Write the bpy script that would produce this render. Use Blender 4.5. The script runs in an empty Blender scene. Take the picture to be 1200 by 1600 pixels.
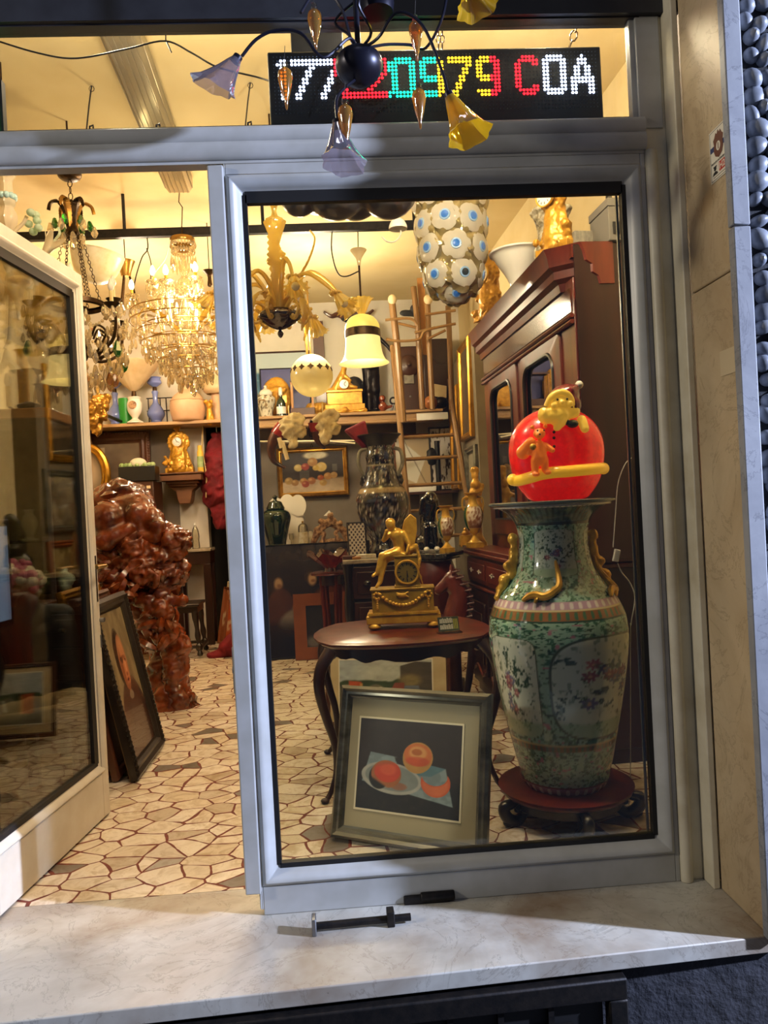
import bpy, math, random
import numpy as np
from mathutils import Matrix, Vector, Euler
random.seed(7); PI=math.pi; R=math.radians
SC=bpy.context.scene; COL=SC.collection
# ---------------------------------------------------------------- camera
YAW,PITCH,ROLL=R(3.334),R(-.288),R(-2.979); FOC=1200.0
CAM=Vector((.271,-2.687,1.393))
def _axes():
    cy,sy=math.cos(YAW),math.sin(YAW); cp,sp=math.cos(PITCH),math.sin(PITCH)
    w=Vector((sy*cp,cy*cp,sp)); r=Vector((cy,-sy,0)); u=r.cross(w)
    return math.cos(ROLL)*r+math.sin(ROLL)*u, -math.sin(ROLL)*r+math.cos(ROLL)*u, w
CR,CU,CW=_axes()
cam=bpy.data.cameras.new('camera'); camo=bpy.data.objects.new('camera',cam); COL.objects.link(camo)
camo.matrix_world=Matrix(((CR.x,CU.x,-CW.x,CAM.x),(CR.y,CU.y,-CW.y,CAM.y),(CR.z,CU.z,-CW.z,CAM.z),(0,0,0,1)))
cam.sensor_fit='HORIZONTAL'; cam.sensor_width=36; cam.lens=36; cam.clip_start=.05
SC.camera=camo
def ray(u,v): return CW+CR*((u-600)/FOC)-CU*((v-800)/FOC)
def P(u,v,Y):                       # the point of the place seen at (u,v) at depth Y behind the shop front
    d=ray(u,v); return CAM+d*((Y-CAM.y)/d.y)
def PZ(u,v,Z=0.):                   # the point of the level Z seen at (u,v)
    d=ray(u,v); return CAM+d*((Z-CAM.z)/d.z)
def mpp(Y): return (Y-CAM.y)/FOC    # metres per pixel at depth Y
# ---------------------------------------------------------------- colour and materials
def lin(c):
    c=np.asarray(c,float); return np.where(c<=.04045,c/12.92,((c+.055)/1.055)**2.4)
def hexc(h): return tuple(int(h[i:i+2],16)/255 for i in (0,2,4))
def lc(h):
    c=hexc(h) if isinstance(h,str) else h
    return tuple(float(x) for x in lin(c))+(1.,)
MATS={}
def _m(name):
    m=bpy.data.materials.new(name); m.use_nodes=True; MATS[name]=m
    nt=m.node_tree; b=nt.nodes['Principled BSDF']; return m,nt,b
def N(nt,t,**k):
    n=nt.nodes.new(t)
    for a,v in k.items(): setattr(n,a,v)
    return n
def setin(n,**k):
    for a,v in k.items(): n.inputs[a.replace('_',' ')].default_value=v
def ramp(nt,fac,stops):
    r=N(nt,'ShaderNodeValToRGB'); e=r.color_ramp.elements
    while len(e)<len(stops): e.new(.5)
    for x,(p,c) in zip(e,stops): x.position=p; x.color=lc(c) if isinstance(c,str) else (c,c,c,1)
    nt.links.new(fac,r.inputs[0]); return r.outputs[0]
def noise(nt,scale,detail=4,rough=.5,dist=0,stretch=None,out='Fac'):
    tc=N(nt,'ShaderNodeTexCoord'); n=N(nt,'ShaderNodeTexNoise'); setin(n,Scale=scale,Detail=detail,Roughness=rough,Distortion=dist)
    src=tc.outputs['Object']
    if stretch:
        mp=N(nt,'ShaderNodeMapping'); mp.inputs['Scale'].default_value=stretch; nt.links.new(src,mp.inputs[0]); src=mp.outputs[0]
    nt.links.new(src,n.inputs['Vector']); return n.outputs[out]
def bump(nt,b,h,strength=.2,dist=.01):
    bp=N(nt,'ShaderNodeBump'); setin(bp,Strength=strength,Distance=dist); nt.links.new(h,bp.inputs['Height']); nt.links.new(bp.outputs[0],b.inputs['Normal'])
def mat(name,c,rough=.5,metal=0,c2=None,ns=8,nd=4,lo=.35,hi=.65,stretch=None,bs=0,bscale=None,bd=.01,coat=0,spec=None,emit=None,estr=0,dist=0,trans=0,sss=0,alpha=None,bstretch=None):
    if name in MATS: return MATS[name]
    m,nt,b=_m(name); setin(b,Roughness=rough,Metallic=metal); b.inputs['Base Color'].default_value=lc(c)
    if c2: nt.links.new(ramp(nt,noise(nt,ns,nd,.6,dist,stretch),[(lo,c),(hi,c2)]),b.inputs['Base Color'])
    if bs: bump(nt,b,noise(nt,bscale or ns,6,.6,0,bstretch or stretch),bs,bd)
    if coat: b.inputs['Coat Weight'].default_value=coat; b.inputs['Coat Roughness'].default_value=.08
    if spec is not None: b.inputs['Specular IOR Level'].default_value=spec
    if emit: b.inputs['Emission Color'].default_value=lc(emit); b.inputs['Emission Strength'].default_value=estr
    if trans: b.inputs['Transmission Weight'].default_value=trans
    if sss: b.inputs['Subsurface Weight'].default_value=sss; b.inputs['Subsurface Radius'].default_value=(.05,.03,.02)
    return m
def glassy(name,tint='ffffff',refl=.12,rough=.02,body=None,bodyfac=0):
    """clear thin glass: lets light through, mirrors at grazing angles, optional milky body"""
    if name in MATS: return MATS[name]
    m,nt,b=_m(name); out=nt.nodes['Material Output']; nt.nodes.remove(b)
    t=N(nt,'ShaderNodeBsdfTransparent'); t.inputs[0].default_value=lc(tint)
    g=N(nt,'ShaderNodeBsdfGlossy'); setin(g,Roughness=rough)
    lw=N(nt,'ShaderNodeLayerWeight'); setin(lw,Blend=.25)
    mth=N(nt,'ShaderNodeMath',operation='MULTIPLY_ADD'); mth.use_clamp=True; nt.links.new(lw.outputs['Fresnel'],mth.inputs[0]); mth.inputs[1].default_value=.75; mth.inputs[2].default_value=refl
    mx=N(nt,'ShaderNodeMixShader'); nt.links.new(mth.outputs[0],mx.inputs[0]); nt.links.new(t.outputs[0],mx.inputs[1]); nt.links.new(g.outputs[0],mx.inputs[2])
    res=mx.outputs[0]
    if body:
        d=N(nt,'ShaderNodeBsdfDiffuse'); d.inputs[0].default_value=lc(body); tl=N(nt,'ShaderNodeBsdfTranslucent'); tl.inputs[0].default_value=lc(body)
        a=N(nt,'ShaderNodeMixShader'); a.inputs[0].default_value=.5; nt.links.new(d.outputs[0],a.inputs[1]); nt.links.new(tl.outputs[0],a.inputs[2])
        mm=N(nt,'ShaderNodeMixShader'); mm.inputs[0].default_value=bodyfac; nt.links.new(res,mm.inputs[1]); nt.links.new(a.outputs[0],mm.inputs[2]); res=mm.outputs[0]
    nt.links.new(res,out.inputs[0]); return m
def vcol(name,rough=.5,metal=0,coat=0,bs=0,bscale=40):
    if name in MATS: return MATS[name]
    m,nt,b=_m(name); a=N(nt,'ShaderNodeAttribute',attribute_name='paint'); nt.links.new(a.outputs['Color'],b.inputs['Base Color'])
    setin(b,Roughness=rough,Metallic=metal); b.inputs['Coat Weight'].default_value=coat
    if bs: bump(nt,b,noise(nt,bscale,4),bs,.003)
    return m
# ---------------------------------------------------------------- numpy value noise
def vn(x,y,seed=0):
    x=np.asarray(x,float); y=np.asarray(y,float)
    def h(i,j):
        n=(i*374761393+j*668265263+seed*974711)&0x7fffffff; n=((n^(n>>13))*1274126177)&0x7fffffff; return ((n^(n>>16))&0xffff)/65535.
    xi=np.floor(x).astype(np.int64); yi=np.floor(y).astype(np.int64); fx=x-xi; fy=y-yi; fx=fx*fx*(3-2*fx); fy=fy*fy*(3-2*fy)
    return (h(xi,yi)*(1-fx)+h(xi+1,yi)*fx)*(1-fy)+(h(xi,yi+1)*(1-fx)+h(xi+1,yi+1)*fx)*fy
def fbm(x,y,o=4,seed=0):
    s=0;a=.5
    for i in range(o): s=s+a*vn(x*2**i,y*2**i,seed+i); a*=.5
    return s/.9375
# ---------------------------------------------------------------- mesh builder
I4=Matrix.Identity(4)
def TR(x=0,y=0,z=0,rx=0,ry=0,rz=0,s=1):
    sc=Matrix.Diagonal((s,s,s,1)) if not hasattr(s,'__len__') else Matrix.Diagonal((*s,1))
    return Matrix.Translation((x,y,z))@Euler((rx,ry,rz)).to_matrix().to_4x4()@sc
def along(a,b):                     # frame whose Z runs from a to b
    a=Vector(a); b=Vector(b); q=(b-a).to_track_quat('Z','Y'); return Matrix.Translation(a)@q.to_matrix().to_4x4()
class MB:
    def __init__(s): s.v=[]; s.f=[]; s.col=None
    def add(s,vs,fs,M=I4):
        o=len(s.v); s.v+= [tuple(M@Vector(p)) for p in vs]; s.f+=[tuple(i+o for i in f) for f in fs]; return s
    def box(s,x0,x1,y0,y1,z0,z1,M=I4,taper=1.):
        cx,cy=(x0+x1)/2,(y0+y1)/2
        t=lambda x,y:(cx+(x-cx)*taper,cy+(y-cy)*taper)
        a=[(x0,y0,z0),(x1,y0,z0),(x1,y1,z0),(x0,y1,z0)]+[(*t(x,y),z1) for x,y in ((x0,y0),(x1,y0),(x1,y1),(x0,y1))]
        return s.add(a,[(3,2,1,0),(4,5,6,7),(0,1,5,4),(1,2,6,5),(2,3,7,6),(3,0,4,7)],M)
    def lathe(s,prof,n=24,M=I4,lob=0,lobn=0,sx=1,sy=1,caps=True,tw=0):
        vs=[];fs=[]
        for k,(r,z) in enumerate(prof):
            for i in range(n):
                a=2*PI*i/n+tw*k; rr=r*(1+lob*math.cos(lobn*(a-tw*k))) if lob else r
                vs.append((rr*math.cos(a)*sx,rr*math.sin(a)*sy,z))
        for k in range(len(prof)-1):
            for i in range(n):
                j=(i+1)%n; fs.append((k*n+i,k*n+j,(k+1)*n+j,(k+1)*n+i))
        if caps:
            if prof[0][0]>1e-6: fs.append(tuple(range(n))[::-1])
            if prof[-1][0]>1e-6: fs.append(tuple((len(prof)-1)*n+i for i in range(n)))
        return s.add(vs,fs,M)
    def tube(s,pts,r,n=8,closed=False,M=I4):
        pts=[Vector(p) for p in pts]; L=len(pts); rs=r if hasattr(r,'__len__') else [r]*L; vs=[];fs=[]; up=None
        for i,p in enumerate(pts):
            t=(pts[(i+1)%L]-pts[i-1]) if closed else (pts[min(i+1,L-1)]-pts[max(i-1,0)])
            if t.length<1e-9: t=Vector((0,0,1))
            t.normalize()
            if up is None: up=t.orthogonal().normalized()
            up=(up-t*up.dot(t)); up=up.normalized() if up.length>1e-6 else t.orthogonal().normalized()
            w=t.cross(up)
            for k in range(n):
                a=2*PI*k/n; vs.append(p+(up*math.cos(a)+w*math.sin(a))*rs[i])
        for i in range(L if closed else L-1):
            for k in range(n):
                j=(k+1)%n; i2=(i+1)%L; fs.append((i*n+k,i*n+j,i2*n+j,i2*n+k))
        if not closed: fs+= [tuple(range(n))[::-1],tuple((L-1)*n+k for k in range(n))]
        return s.add(vs,fs,M)
    def ball(s,c,r,n=12,m=8,M=I4):
        rr=r if hasattr(r,'__len__') else (r,r,r); vs=[(0,0,-1)];fs=[]
        for j in range(1,m):
            a=-PI/2+PI*j/m
            for i in range(n): b=2*PI*i/n; vs.append((math.cos(a)*math.cos(b),math.cos(a)*math.sin(b),math.sin(a)))
        vs.append((0,0,1)); T=len(vs)-1
        for i in range(n):
            j=(i+1)%n; fs.append((0,1+j,1+i)); fs.append((T,1+(m-2)*n+i,1+(m-2)*n+j))
            for k in range(m-2): fs.append((1+k*n+i,1+k*n+j,1+(k+1)*n+j,1+(k+1)*n+i))
        return s.add([(c[0]+rr[0]*x,c[1]+rr[1]*y,c[2]+rr[2]*z) for x,y,z in vs],fs,M)
    def prism(s,poly,y0,y1,M=I4):      # outline in XZ, thickness along Y
        n=len(poly); vs=[(x,y0,z) for x,z in poly]+[(x,y1,z) for x,z in poly]
        fs=[tuple(range(n)),tuple(range(2*n-1,n-1,-1))]+[(i,i+n,(i+1)%n+n,(i+1)%n) for i in range(n)]
        return s.add(vs,fs,M)
    def strip(s,prof,path,M=I4,closed=True):   # sweep a profile (out,up) round a rectangle path of (x,z,nx,nz) corner data
        pass
    def build(s,name,m,parent=None,sharp=38,bevel=0,smooth=True,sub=0):
        me=bpy.data.meshes.new(name); me.from_pydata([tuple(p) for p in s.v],[],s.f); me.update()
        o=bpy.data.objects.new(name,me); COL.objects.link(o)
        if m: me.materials.append(MATS[m] if isinstance(m,str) else m)
        bmfix(me)
        if smooth:
            me.polygons.foreach_set('use_smooth',[True]*len(me.polygons))
            if sharp<180: me.set_sharp_from_angle(angle=R(sharp))
        if parent: o.parent=parent
        if bevel:
            b=o.modifiers.new('bevel','BEVEL'); b.width=bevel; b.segments=2; b.limit_method='ANGLE'; b.angle_limit=R(35)
        if sub: q=o.modifiers.new('sub','SUBSURF'); q.levels=sub; q.render_levels=sub
        return o
import bmesh
def bmfix(me):
    bm=bmesh.new(); bm.from_mesh(me); bmesh.ops.recalc_face_normals(bm,faces=bm.faces); bm.to_mesh(me); bm.free()
def tag(o,label,cat,group=None,kind=None):
    if label: o['label']=label
    if cat: o['category']=cat
    if group: o['group']=group
    if kind: o['kind']=kind
    return o
def thing(name,label,cat,loc=(0,0,0),rz=0,group=None,rx=0,ry=0,s=1):
    o=bpy.data.objects.new(name,None); COL.objects.link(o); o.empty_display_size=.05
    o.location=loc; o.rotation_euler=(rx,ry,rz); o.scale=(s,s,s); return tag(o,label,cat,group)
def struct(o): o['kind']='structure'; return o
def dup(o,loc=None,rz=None,label=None,group=None,parent=None,s=None):
    c=o.copy(); COL.objects.link(c)
    if parent: c.parent=parent
    for ch in list(o.children): dup(ch,parent=c)
    if loc is not None: c.location=loc
    if rz is not None: c.rotation_euler.z=rz
    if s is not None: c.scale=(s,s,s)
    if label: c['label']=label
    if group: c['group']=group
    return c
def grid(name,w,h,nx,ny,fn,m,parent=None,y=0,M=I4):
    """flat painted canvas in XZ, centred in x, base at z=0; fn(X,Y) gives sRGB for 0..1 coordinates"""
    xs,ys=np.meshgrid(np.linspace(0,1,nx),np.linspace(0,1,ny))
    b=MB(); vs=[((x-.5)*w,y,z*h) for x,z in zip(xs.ravel(),ys.ravel())]
    fs=[(j*nx+i,j*nx+i+1,(j+1)*nx+i+1,(j+1)*nx+i) for j in range(ny-1) for i in range(nx-1)]
    b.add(vs,fs,M); o=b.build(name,m,parent,sharp=180); paint(o,fn(xs,ys).reshape(-1,3)); return o
def paint(o,rgb):
    a=o.data.color_attributes.new('paint','FLOAT_COLOR','POINT'); c=np.ones((len(rgb),4),np.float32); c[:,:3]=lin(np.clip(rgb,0,1)); a.data.foreach_set('color',c.ravel())
def lay(img,mask,c,f=1.0):
    m=(np.clip(mask,0,1)*f)[...,None]; return img*(1-m)+np.asarray(hexc(c) if isinstance(c,str) else c)*m
def base(x,c): return np.ones(x.shape+(3,))*np.asarray(hexc(c))
def ell(x,y,cx,cy,a,b,soft=.05,rot=0):
    dx,dy=x-cx,y-cy; c,s=math.cos(rot),math.sin(rot); u=(dx*c+dy*s)/a; v=(-dx*s+dy*c)/b
    return np.clip((1-np.sqrt(u*u+v*v))/soft+.5,0,1)
def pol(x,y,pts):
    m=np.ones(x.shape); n=len(pts)
    for i in range(n):
        (x0,y0),(x1,y1)=pts[i],pts[(i+1)%n]; m=np.minimum(m,np.clip(((x1-x0)*(y-y0)-(y1-y0)*(x-x0))/(math.hypot(x1-x0,y1-y0)*.008)+.5,0,1))
    return m
# ---------------------------------------------------------------- organic solids: overlapping rounds fused into one skin
def organic(name,shapes,m,parent=None,voxel=.01,disp=0,dscale=.1,smooth=2,seed=0,ridge=0,M=I4,dfine=0):
    b=MB()
    for s in shapes:
        if s[0]=='c':                      # tapered limb between two points
            p,q,r0,r1=Vector(s[1]),Vector(s[2]),s[3],s[4]; L=(q-p).length; n=max(2,int(L/max(.6*min(r0,r1),.003))+1); n=min(n,14)
            pts=[p.lerp(q,i/(n-1)) for i in range(n)]; rs=[r0+(r1-r0)*i/(n-1) for i in range(n)]
            b.tube(pts,rs,12); b.ball(p,r0,12,8); b.ball(q,r1,12,8)
        elif s[0]=='b': b.ball(s[1],s[2],14,10)
        elif s[0]=='x': b.box(*s[1])
        elif s[0]=='l': b.lathe(s[1],s[2] if len(s)>2 else 24,s[3] if len(s)>3 else I4)
        elif s[0]=='t': b.tube(s[1],s[2],10)
    o=b.build(name,m,None,sharp=180)
    r=o.modifiers.new('r','REMESH'); r.mode='VOXEL'; r.voxel_size=voxel; r.use_smooth_shade=True
    if smooth: q=o.modifiers.new('s','SMOOTH'); q.iterations=smooth; q.factor=.5
    dg=bpy.context.evaluated_depsgraph_get(); me=bpy.data.meshes.new_from_object(o.evaluated_get(dg)); old=o.data; o.modifiers.clear(); o.data=me; bpy.data.meshes.remove(old)
    if disp or dfine:
        n=len(me.vertices); co=np.empty(n*3); me.vertices.foreach_get('co',co); co=co.reshape(-1,3); no=np.empty(n*3); me.vertices.foreach_get('normal',no); no=no.reshape(-1,3)
        def n3(k,sd): q=co/k; return (fbm(q[:,0]+q[:,1]*.7,q[:,2]+q[:,1]*.4,3,sd)+fbm(q[:,1]+3.1,q[:,2]-q[:,0]*.6,3,sd+9))/2
        d=n3(dscale,seed)-.5
        if ridge: d=.25-np.abs(d)*2.2
        d=d*disp*2
        if dfine: d=d+(n3(dscale*.28,seed+5)-.5)*dfine*2
        co+=no*d[:,None]; me.vertices.foreach_set('co',co.ravel()); me.update()
    if M is not I4: me.transform(M)
    me.polygons.foreach_set('use_smooth',[True]*len(me.polygons))
    if m and not me.materials: me.materials.append(MATS[m])
    if parent: o.parent=parent
    return o
def arc(p0,p1,p2,n=12):               # quadratic curve through control p1
    p0,p1,p2=Vector(p0),Vector(p1),Vector(p2); return [(p0*(1-t)**2+p1*2*t*(1-t)+p2*t*t) for t in [i/(n-1) for i in range(n)]]
def spline(pts,n=8):
    pts=[Vector(p) for p in pts]; o=[]
    for i in range(len(pts)-1):
        a=pts[max(i-1,0)];b=pts[i];c=pts[i+1];d=pts[min(i+2,len(pts)-1)]
        for k in range(n):
            t=k/n; o.append(.5*((2*b)+(c-a)*t+(2*a-5*b+4*c-d)*t*t+(3*b-a-3*c+d)*t**3))
    return o+[pts[-1]]
def sprof(pts,n=5): return [(max(p.x,0),p.y) for p in spline([(a,b,0) for a,b in pts],n)]
def light(name,loc,power,color,radius=.05,kind='POINT'):
    l=bpy.data.lights.new(name,kind); l.energy=power; l.color=lc(color)[:3]; l.shadow_soft_size=radius
    o=bpy.data.objects.new(name,l); COL.objects.link(o); o.location=loc; return o
def chainlinks(b,p,q,r=.004,ln=.03):
    p,q=Vector(p),Vector(q); n=max(1,int((q-p).length/(ln*.8))); F=along(p,q); L=(q-p).length
    for i in range(n):
        z=L*(i+.5)/n; a=ln/2; w=ln*.3
        pts=[(w*math.cos(t),0,z+a*math.sin(t)) for t in [2*PI*k/8 for k in range(8)]]
        b.tube(pts,r*.5,5,True,F@Matrix.Rotation(PI/2*(i%2),4,'Z') if False else F@TR(0,0,z)@Matrix.Rotation(PI/2*(i%2),4,'Z')@TR(0,0,-z))
def text(s,size,m,parent,M,name='lettering',ext=.0004,bold=False):
    c=bpy.data.curves.new('t','FONT'); c.body=s; c.size=size; c.align_x='CENTER'; c.extrude=ext
    if bold: c.offset=size*.02
    t=bpy.data.objects.new('t',c); COL.objects.link(t); dg=bpy.context.evaluated_depsgraph_get(); me=bpy.data.meshes.new_from_object(t.evaluated_get(dg)); bpy.data.objects.remove(t)
    me.transform(M); o=bpy.data.objects.new(name,me); COL.objects.link(o); me.materials.clear(); me.materials.append(MATS[m]); o.parent=parent; return o
# ================================================================ materials
mat('paint_white','b4b6b5',.34,0,'a6a7a3',6,3,bs=.05,bscale=30,bd=.003)
mat('paint_old','cfc9b4',.45,0,'b3a88c',5,5,.4,.75,bs=.08,bscale=60,bd=.003)
mat('door_paint','d8d2c2',.35,0,'cdc4b0',6,4,bs=.04,bscale=40,bd=.003)
mat('gasket','111113',.55); mat('black_iron','19191b',.5,.6,'2a2624',30,5,bs=.2,bscale=60,bd=.004)
mat('lintel_dark','24262c',.5,0,'1b1c22',8,3)
mat('ceiling_paint','e2d0a2',.9,0,'d4bf8c',1.3,5,bs=.03,bscale=12)
mat('wall_cream','dccba0',.85,0,'cdb888',1.5,5)
mat('wall_white','d9d3c6',.85,0,'cbc3b2',2,5)
mat('wall_taupe','7d7266',.85,0,'70665a',3,4)
mat('wall_dark','2a2420',.8); mat('wall_beige','7c705a',.8,0,'6a5f4c',3,4)
mat('mahogany','6a2614',.32,0,'3c140b',9,5,.3,.7,(1,1,.12),coat=.15,bs=.03)
mat('mahogany_dark','2f120c',.34,0,'1c0a07',9,5,.3,.7,(1,1,.12),coat=.12)
mat('walnut_polished','5a321c',.14,0,'3c2012',7,5,.3,.7,(1,1,.15),coat=.8); mat('walnut','4a2a1a',.35,0,'331a10',8,5,.3,.7,(1,1,.15),coat=.2)
mat('blackwood','17110f',.3,0,'0e0a09',8,4,coat=.25)
mat('pine','a8672f',.45,0,'8a4d20',6,5,.3,.7,(1,1,.12)); mat('light_wood','c08a48',.45,0,'a06c34',8,5,.3,.7,(1,1,.1))
mat('root_wood','8c3e17',.24,0,'45190b',7,6,.35,.65,coat=.45,bs=.45,bscale=28,bd=.008)
mat('gilt','dca63a',.3,.35,'b07c22',25,4,bs=.25,bscale=70,bd=.003); mat('gilt_smooth','dcae3e',.28,.35,'bd8c28',20,3)
mat('gilt_wood','b98a35',.35,.75,'7d5520',18,5,bs=.35,bscale=50,bd=.004)
mat('brass','a88445',.3,.9); mat('bronze_dark','241c17',.3,.7,'120e0c',10,4); mat('antique_brass','4f3a22',.38,.85,'2c2014',30,4)
mat('chrome','b8b8b8',.15,1); mat('steel','8a8d92',.35,.9)
mat('enamel_white','f1efe6',.25); mat('ink','141414',.5); mat('porcelain','e6dfd2',.18,0,coat=.4); mat('porcelain_blue','7f8fd0',.15,0,'6f80c4',4,2,coat=.5)
mat('stone_grey','8d8778',.6,0,'6c675c',14,5); mat('granite','3a3835',.12,0,'1c1b1a',60,3,coat=.5); mat('marble_top','b6a892',.25,0,'8d7e68',12,6)
mat('red_cloth','7c1220',.85,0,'5d0c18',10,3,bs=.3,bscale=40); mat('cream_cloth','d9c79c',.9,0,'b9a274',14,4,bs=.3,bscale=50)
mat('leather_dark','16171b',.6,0,'0d0e11',12,4,bs=.2,bscale=30); mat('linen','b9ab8c',.9,0,'9a8c6e',10,4,bs=.3,bscale=30)
mat('horn','5a2f1a',.3,0,'2a140b',6,4,coat=.3); mat('horn_red','8c1c14',.3,coat=.3)
mat('green_glaze','0f2a14',.08,0,'0a1c0d',4,2,coat=.8); mat('green_empire','1c5230',.12,coat=.6)
mat('ceramic_white','ded6c4',.2,0,'cabd9f',30,4,.45,.62,coat=.3,bs=.4,bscale=40,bd=.01); mat('ceramic_carved','e4dcc4',.3,0,'8d7f5e',22,4,.42,.6,bs=.6,bscale=28,bd=.02)
mat('terracotta_pot','d9b491',.5,0,'c89e78',3,4)
mat('candle','d8bd7c',.5,sss=.2); mat('candle_yellow','e0b840',.5)
mat('bulb_lit','fff2c8',.3,emit='ffd890',estr=28); mat('bulb_off','e8e2d0',.15,coat=.5); mat('bulb_amber','f2d890',.3,emit='ffc860',estr=5)
mat('rope','c9b27c',.8); mat('wire_black','1b1714',.5); mat('wire_white','d8d2c4',.5)
mat('bamboo','8c6c42',.4,0,'7c5628',12,4,.3,.7,(1,1,.1)); mat('bone','dcc9a0',.5); 
mat('parchment','cdb98c',.8,0,'bda678',8,4); mat('mat_board','a79f84',.8); mat('fillet','e2dabd',.6); mat('frame_silver','86857a',.3,.6,'4a4a44',14,5,.3,.7,(.2,1,1))
mat('frame_dark','241d18',.35,0,'140f0c',20,5,coat=.2,bs=.2,bscale=40,bd=.003); mat('frame_walnut','5a3320',.4,0,'3d2014',10,5,.3,.7,(.3,1,.3),coat=.15)
mat('frame_pine','8a4a22',.5,0,'6e3617',8,5,.3,.7,(.25,1,.4)); mat('frame_gold','c9973a',.3,.8,'a3741f',12,4)
mat('canvas_back','6e5536',.85); mat('black_plastic','0c0c0e',.4); mat('green_leaf','3d8a2a',.6,0,'2c6a20',20,3); mat('pale_leaf','a9bd86',.55,0,'7e9a5a',14,3)
mat('pink_petal','c8788c',.6,0,'a54c68',20,3); mat('white_petal','d2cbb4',.6); mat('plaster','cfc8ba',.7)
mat('santa_red','8c0c12',.25,0,'d01a1a',22,4,.4,.62,coat=.4,emit='ff1008',estr=.36)
mat('santa_yellow','e8b838',.3,coat=.4,emit='ffb020',estr=.3); mat('santa_orange','e08028',.3,coat=.4,emit='ff6a10',estr=.25); mat('santa_dark','6a0c1a',.25,coat=.4); mat('santa_green','3a3a1c',.35,coat=.2); mat('santa_beard','d8b548',.3,coat=.4,emit='ffb838',estr=.3)
mat('cardboard','6f6a62',.8); mat('water_clear','c9cfc8',.1)
glassy('window_glass','f4f8f6',.03,.0); glassy('clear_glass','f5f2e6',.16,.03); glassy('crystal','fdf2d6',.30,.05,'fff0cc',.20)
glassy('crystal_amber','d9962c',.28,.06,'e8b850',.25); glassy('crystal_green','3c9a3c',.25,.05,'50b050',.2); glassy('amber_glass','fff0b8',.34,.06,'ffdc66',.5)
glassy('amber_dark','6a3c1c',.3,.08,'50300f',.5); glassy('smoke_glass','55555a',.1,.06,'4a4a4e',.55); glassy('opal','f4ecd8',.15,.1,'eadfc4',.75); glassy('opal_green','d2e4cc',.15,.1,'cfe0c8',.7)
glassy('milk','f6f2e4',.15,.1,'f2ecd8',.9); glassy('red_glass','7a1808',.3,.05,'5a1408',.55); glassy('tulip_glass','cfc8d8',.25,.06,'b8b0c4',.22); glassy('tulip_yellow','f0c030',.22,.06,'e8b820',.5)
glassy('clear_edge','efe2b4',.25,.05,'e8d8a0',.35); glassy('vitrine_glass','eef2e4',.06,.01); glassy('shelf_glass','cfe0cf',.15,.02)
mat('eye_blue','2f6fd0',.15,0,coat=.5); mat('eye_pale','8fb4e0',.2,coat=.4); mat('eye_dark','26303a',.15,coat=.5)
# palladiana paving: broken marble shards in red cement
def _pal():
    m,nt,b=_m('palladiana'); tc=N(nt,'ShaderNodeTexCoord'); mp=N(nt,'ShaderNodeMapping'); mp.inputs['Scale'].default_value=(7.6,9.2,0); mp.inputs['Rotation'].default_value=(0,0,.3)
    nt.links.new(tc.outputs['Object'],mp.inputs[0])
    w=N(nt,'ShaderNodeTexNoise'); setin(w,Scale=.6,Detail=0); nt.links.new(mp.outputs[0],w.inputs['Vector'])
    ad=N(nt,'ShaderNodeVectorMath',operation='ADD'); sc=N(nt,'ShaderNodeVectorMath',operation='SCALE'); sc.inputs['Scale'].default_value=.5; nt.links.new(w.outputs['Color'],sc.inputs[0]); nt.links.new(mp.outputs[0],ad.inputs[0]); nt.links.new(sc.outputs[0],ad.inputs[1])
    ve=N(nt,'ShaderNodeTexVoronoi',feature='DISTANCE_TO_EDGE',voronoi_dimensions='2D'); vc=N(nt,'ShaderNodeTexVoronoi',feature='F1',voronoi_dimensions='2D')
    for q in (ve,vc): setin(q,Scale=1.0,Randomness=1.0); nt.links.new(ad.outputs[0],q.inputs['Vector'])
    nj=noise(nt,9,2); th=N(nt,'ShaderNodeMath',operation='MULTIPLY_ADD'); nt.links.new(nj,th.inputs[0]); th.inputs[1].default_value=-.15; th.inputs[2].default_value=.042
    sm=N(nt,'ShaderNodeMath',operation='ADD'); nt.links.new(ve.outputs['Distance'],sm.inputs[0]); nt.links.new(th.outputs[0],sm.inputs[1])
    sep=N(nt,'ShaderNodeSeparateColor'); nt.links.new(vc.outputs['Color'],sep.inputs[0])
    cr=ramp(nt,sep.outputs[0],[(0,'6d675e'),(.075,'77706a'),(.08,'dacfba'),(.35,'e2d8c6'),(.6,'cfc1a6'),(.85,'e4dccd'),(.93,'b9aa92')])
    veins=ramp(nt,noise(nt,11,6,.6,1.5),[(.35,'d8ccb8'),(.55,'ffffff'),(.75,'efe6d6')])
    mul=N(nt,'ShaderNodeMix',data_type='RGBA',blend_type='MULTIPLY'); mul.inputs[0].default_value=1; nt.links.new(cr,mul.inputs[6]); nt.links.new(veins,mul.inputs[7])
    jm=ramp(nt,sm.outputs[0],[(0,0.),(.012,1.)]); cem=ramp(nt,noise(nt,40,3),[(.3,'58241a'),(.7,'78382a')])
    mx=N(nt,'ShaderNodeMix',data_type='RGBA'); nt.links.new(jm,mx.inputs[0]); nt.links.new(cem,mx.inputs[6]); nt.links.new(mul.outputs[2],mx.inputs[7]); nt.links.new(mx.outputs[2],b.inputs['Base Color'])
    rr=ramp(nt,jm,[(0,.8),(1,.34)]); nt.links.new(rr,b.inputs['Roughness']); bump(nt,b,jm,.35,.003)
_pal()
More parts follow.
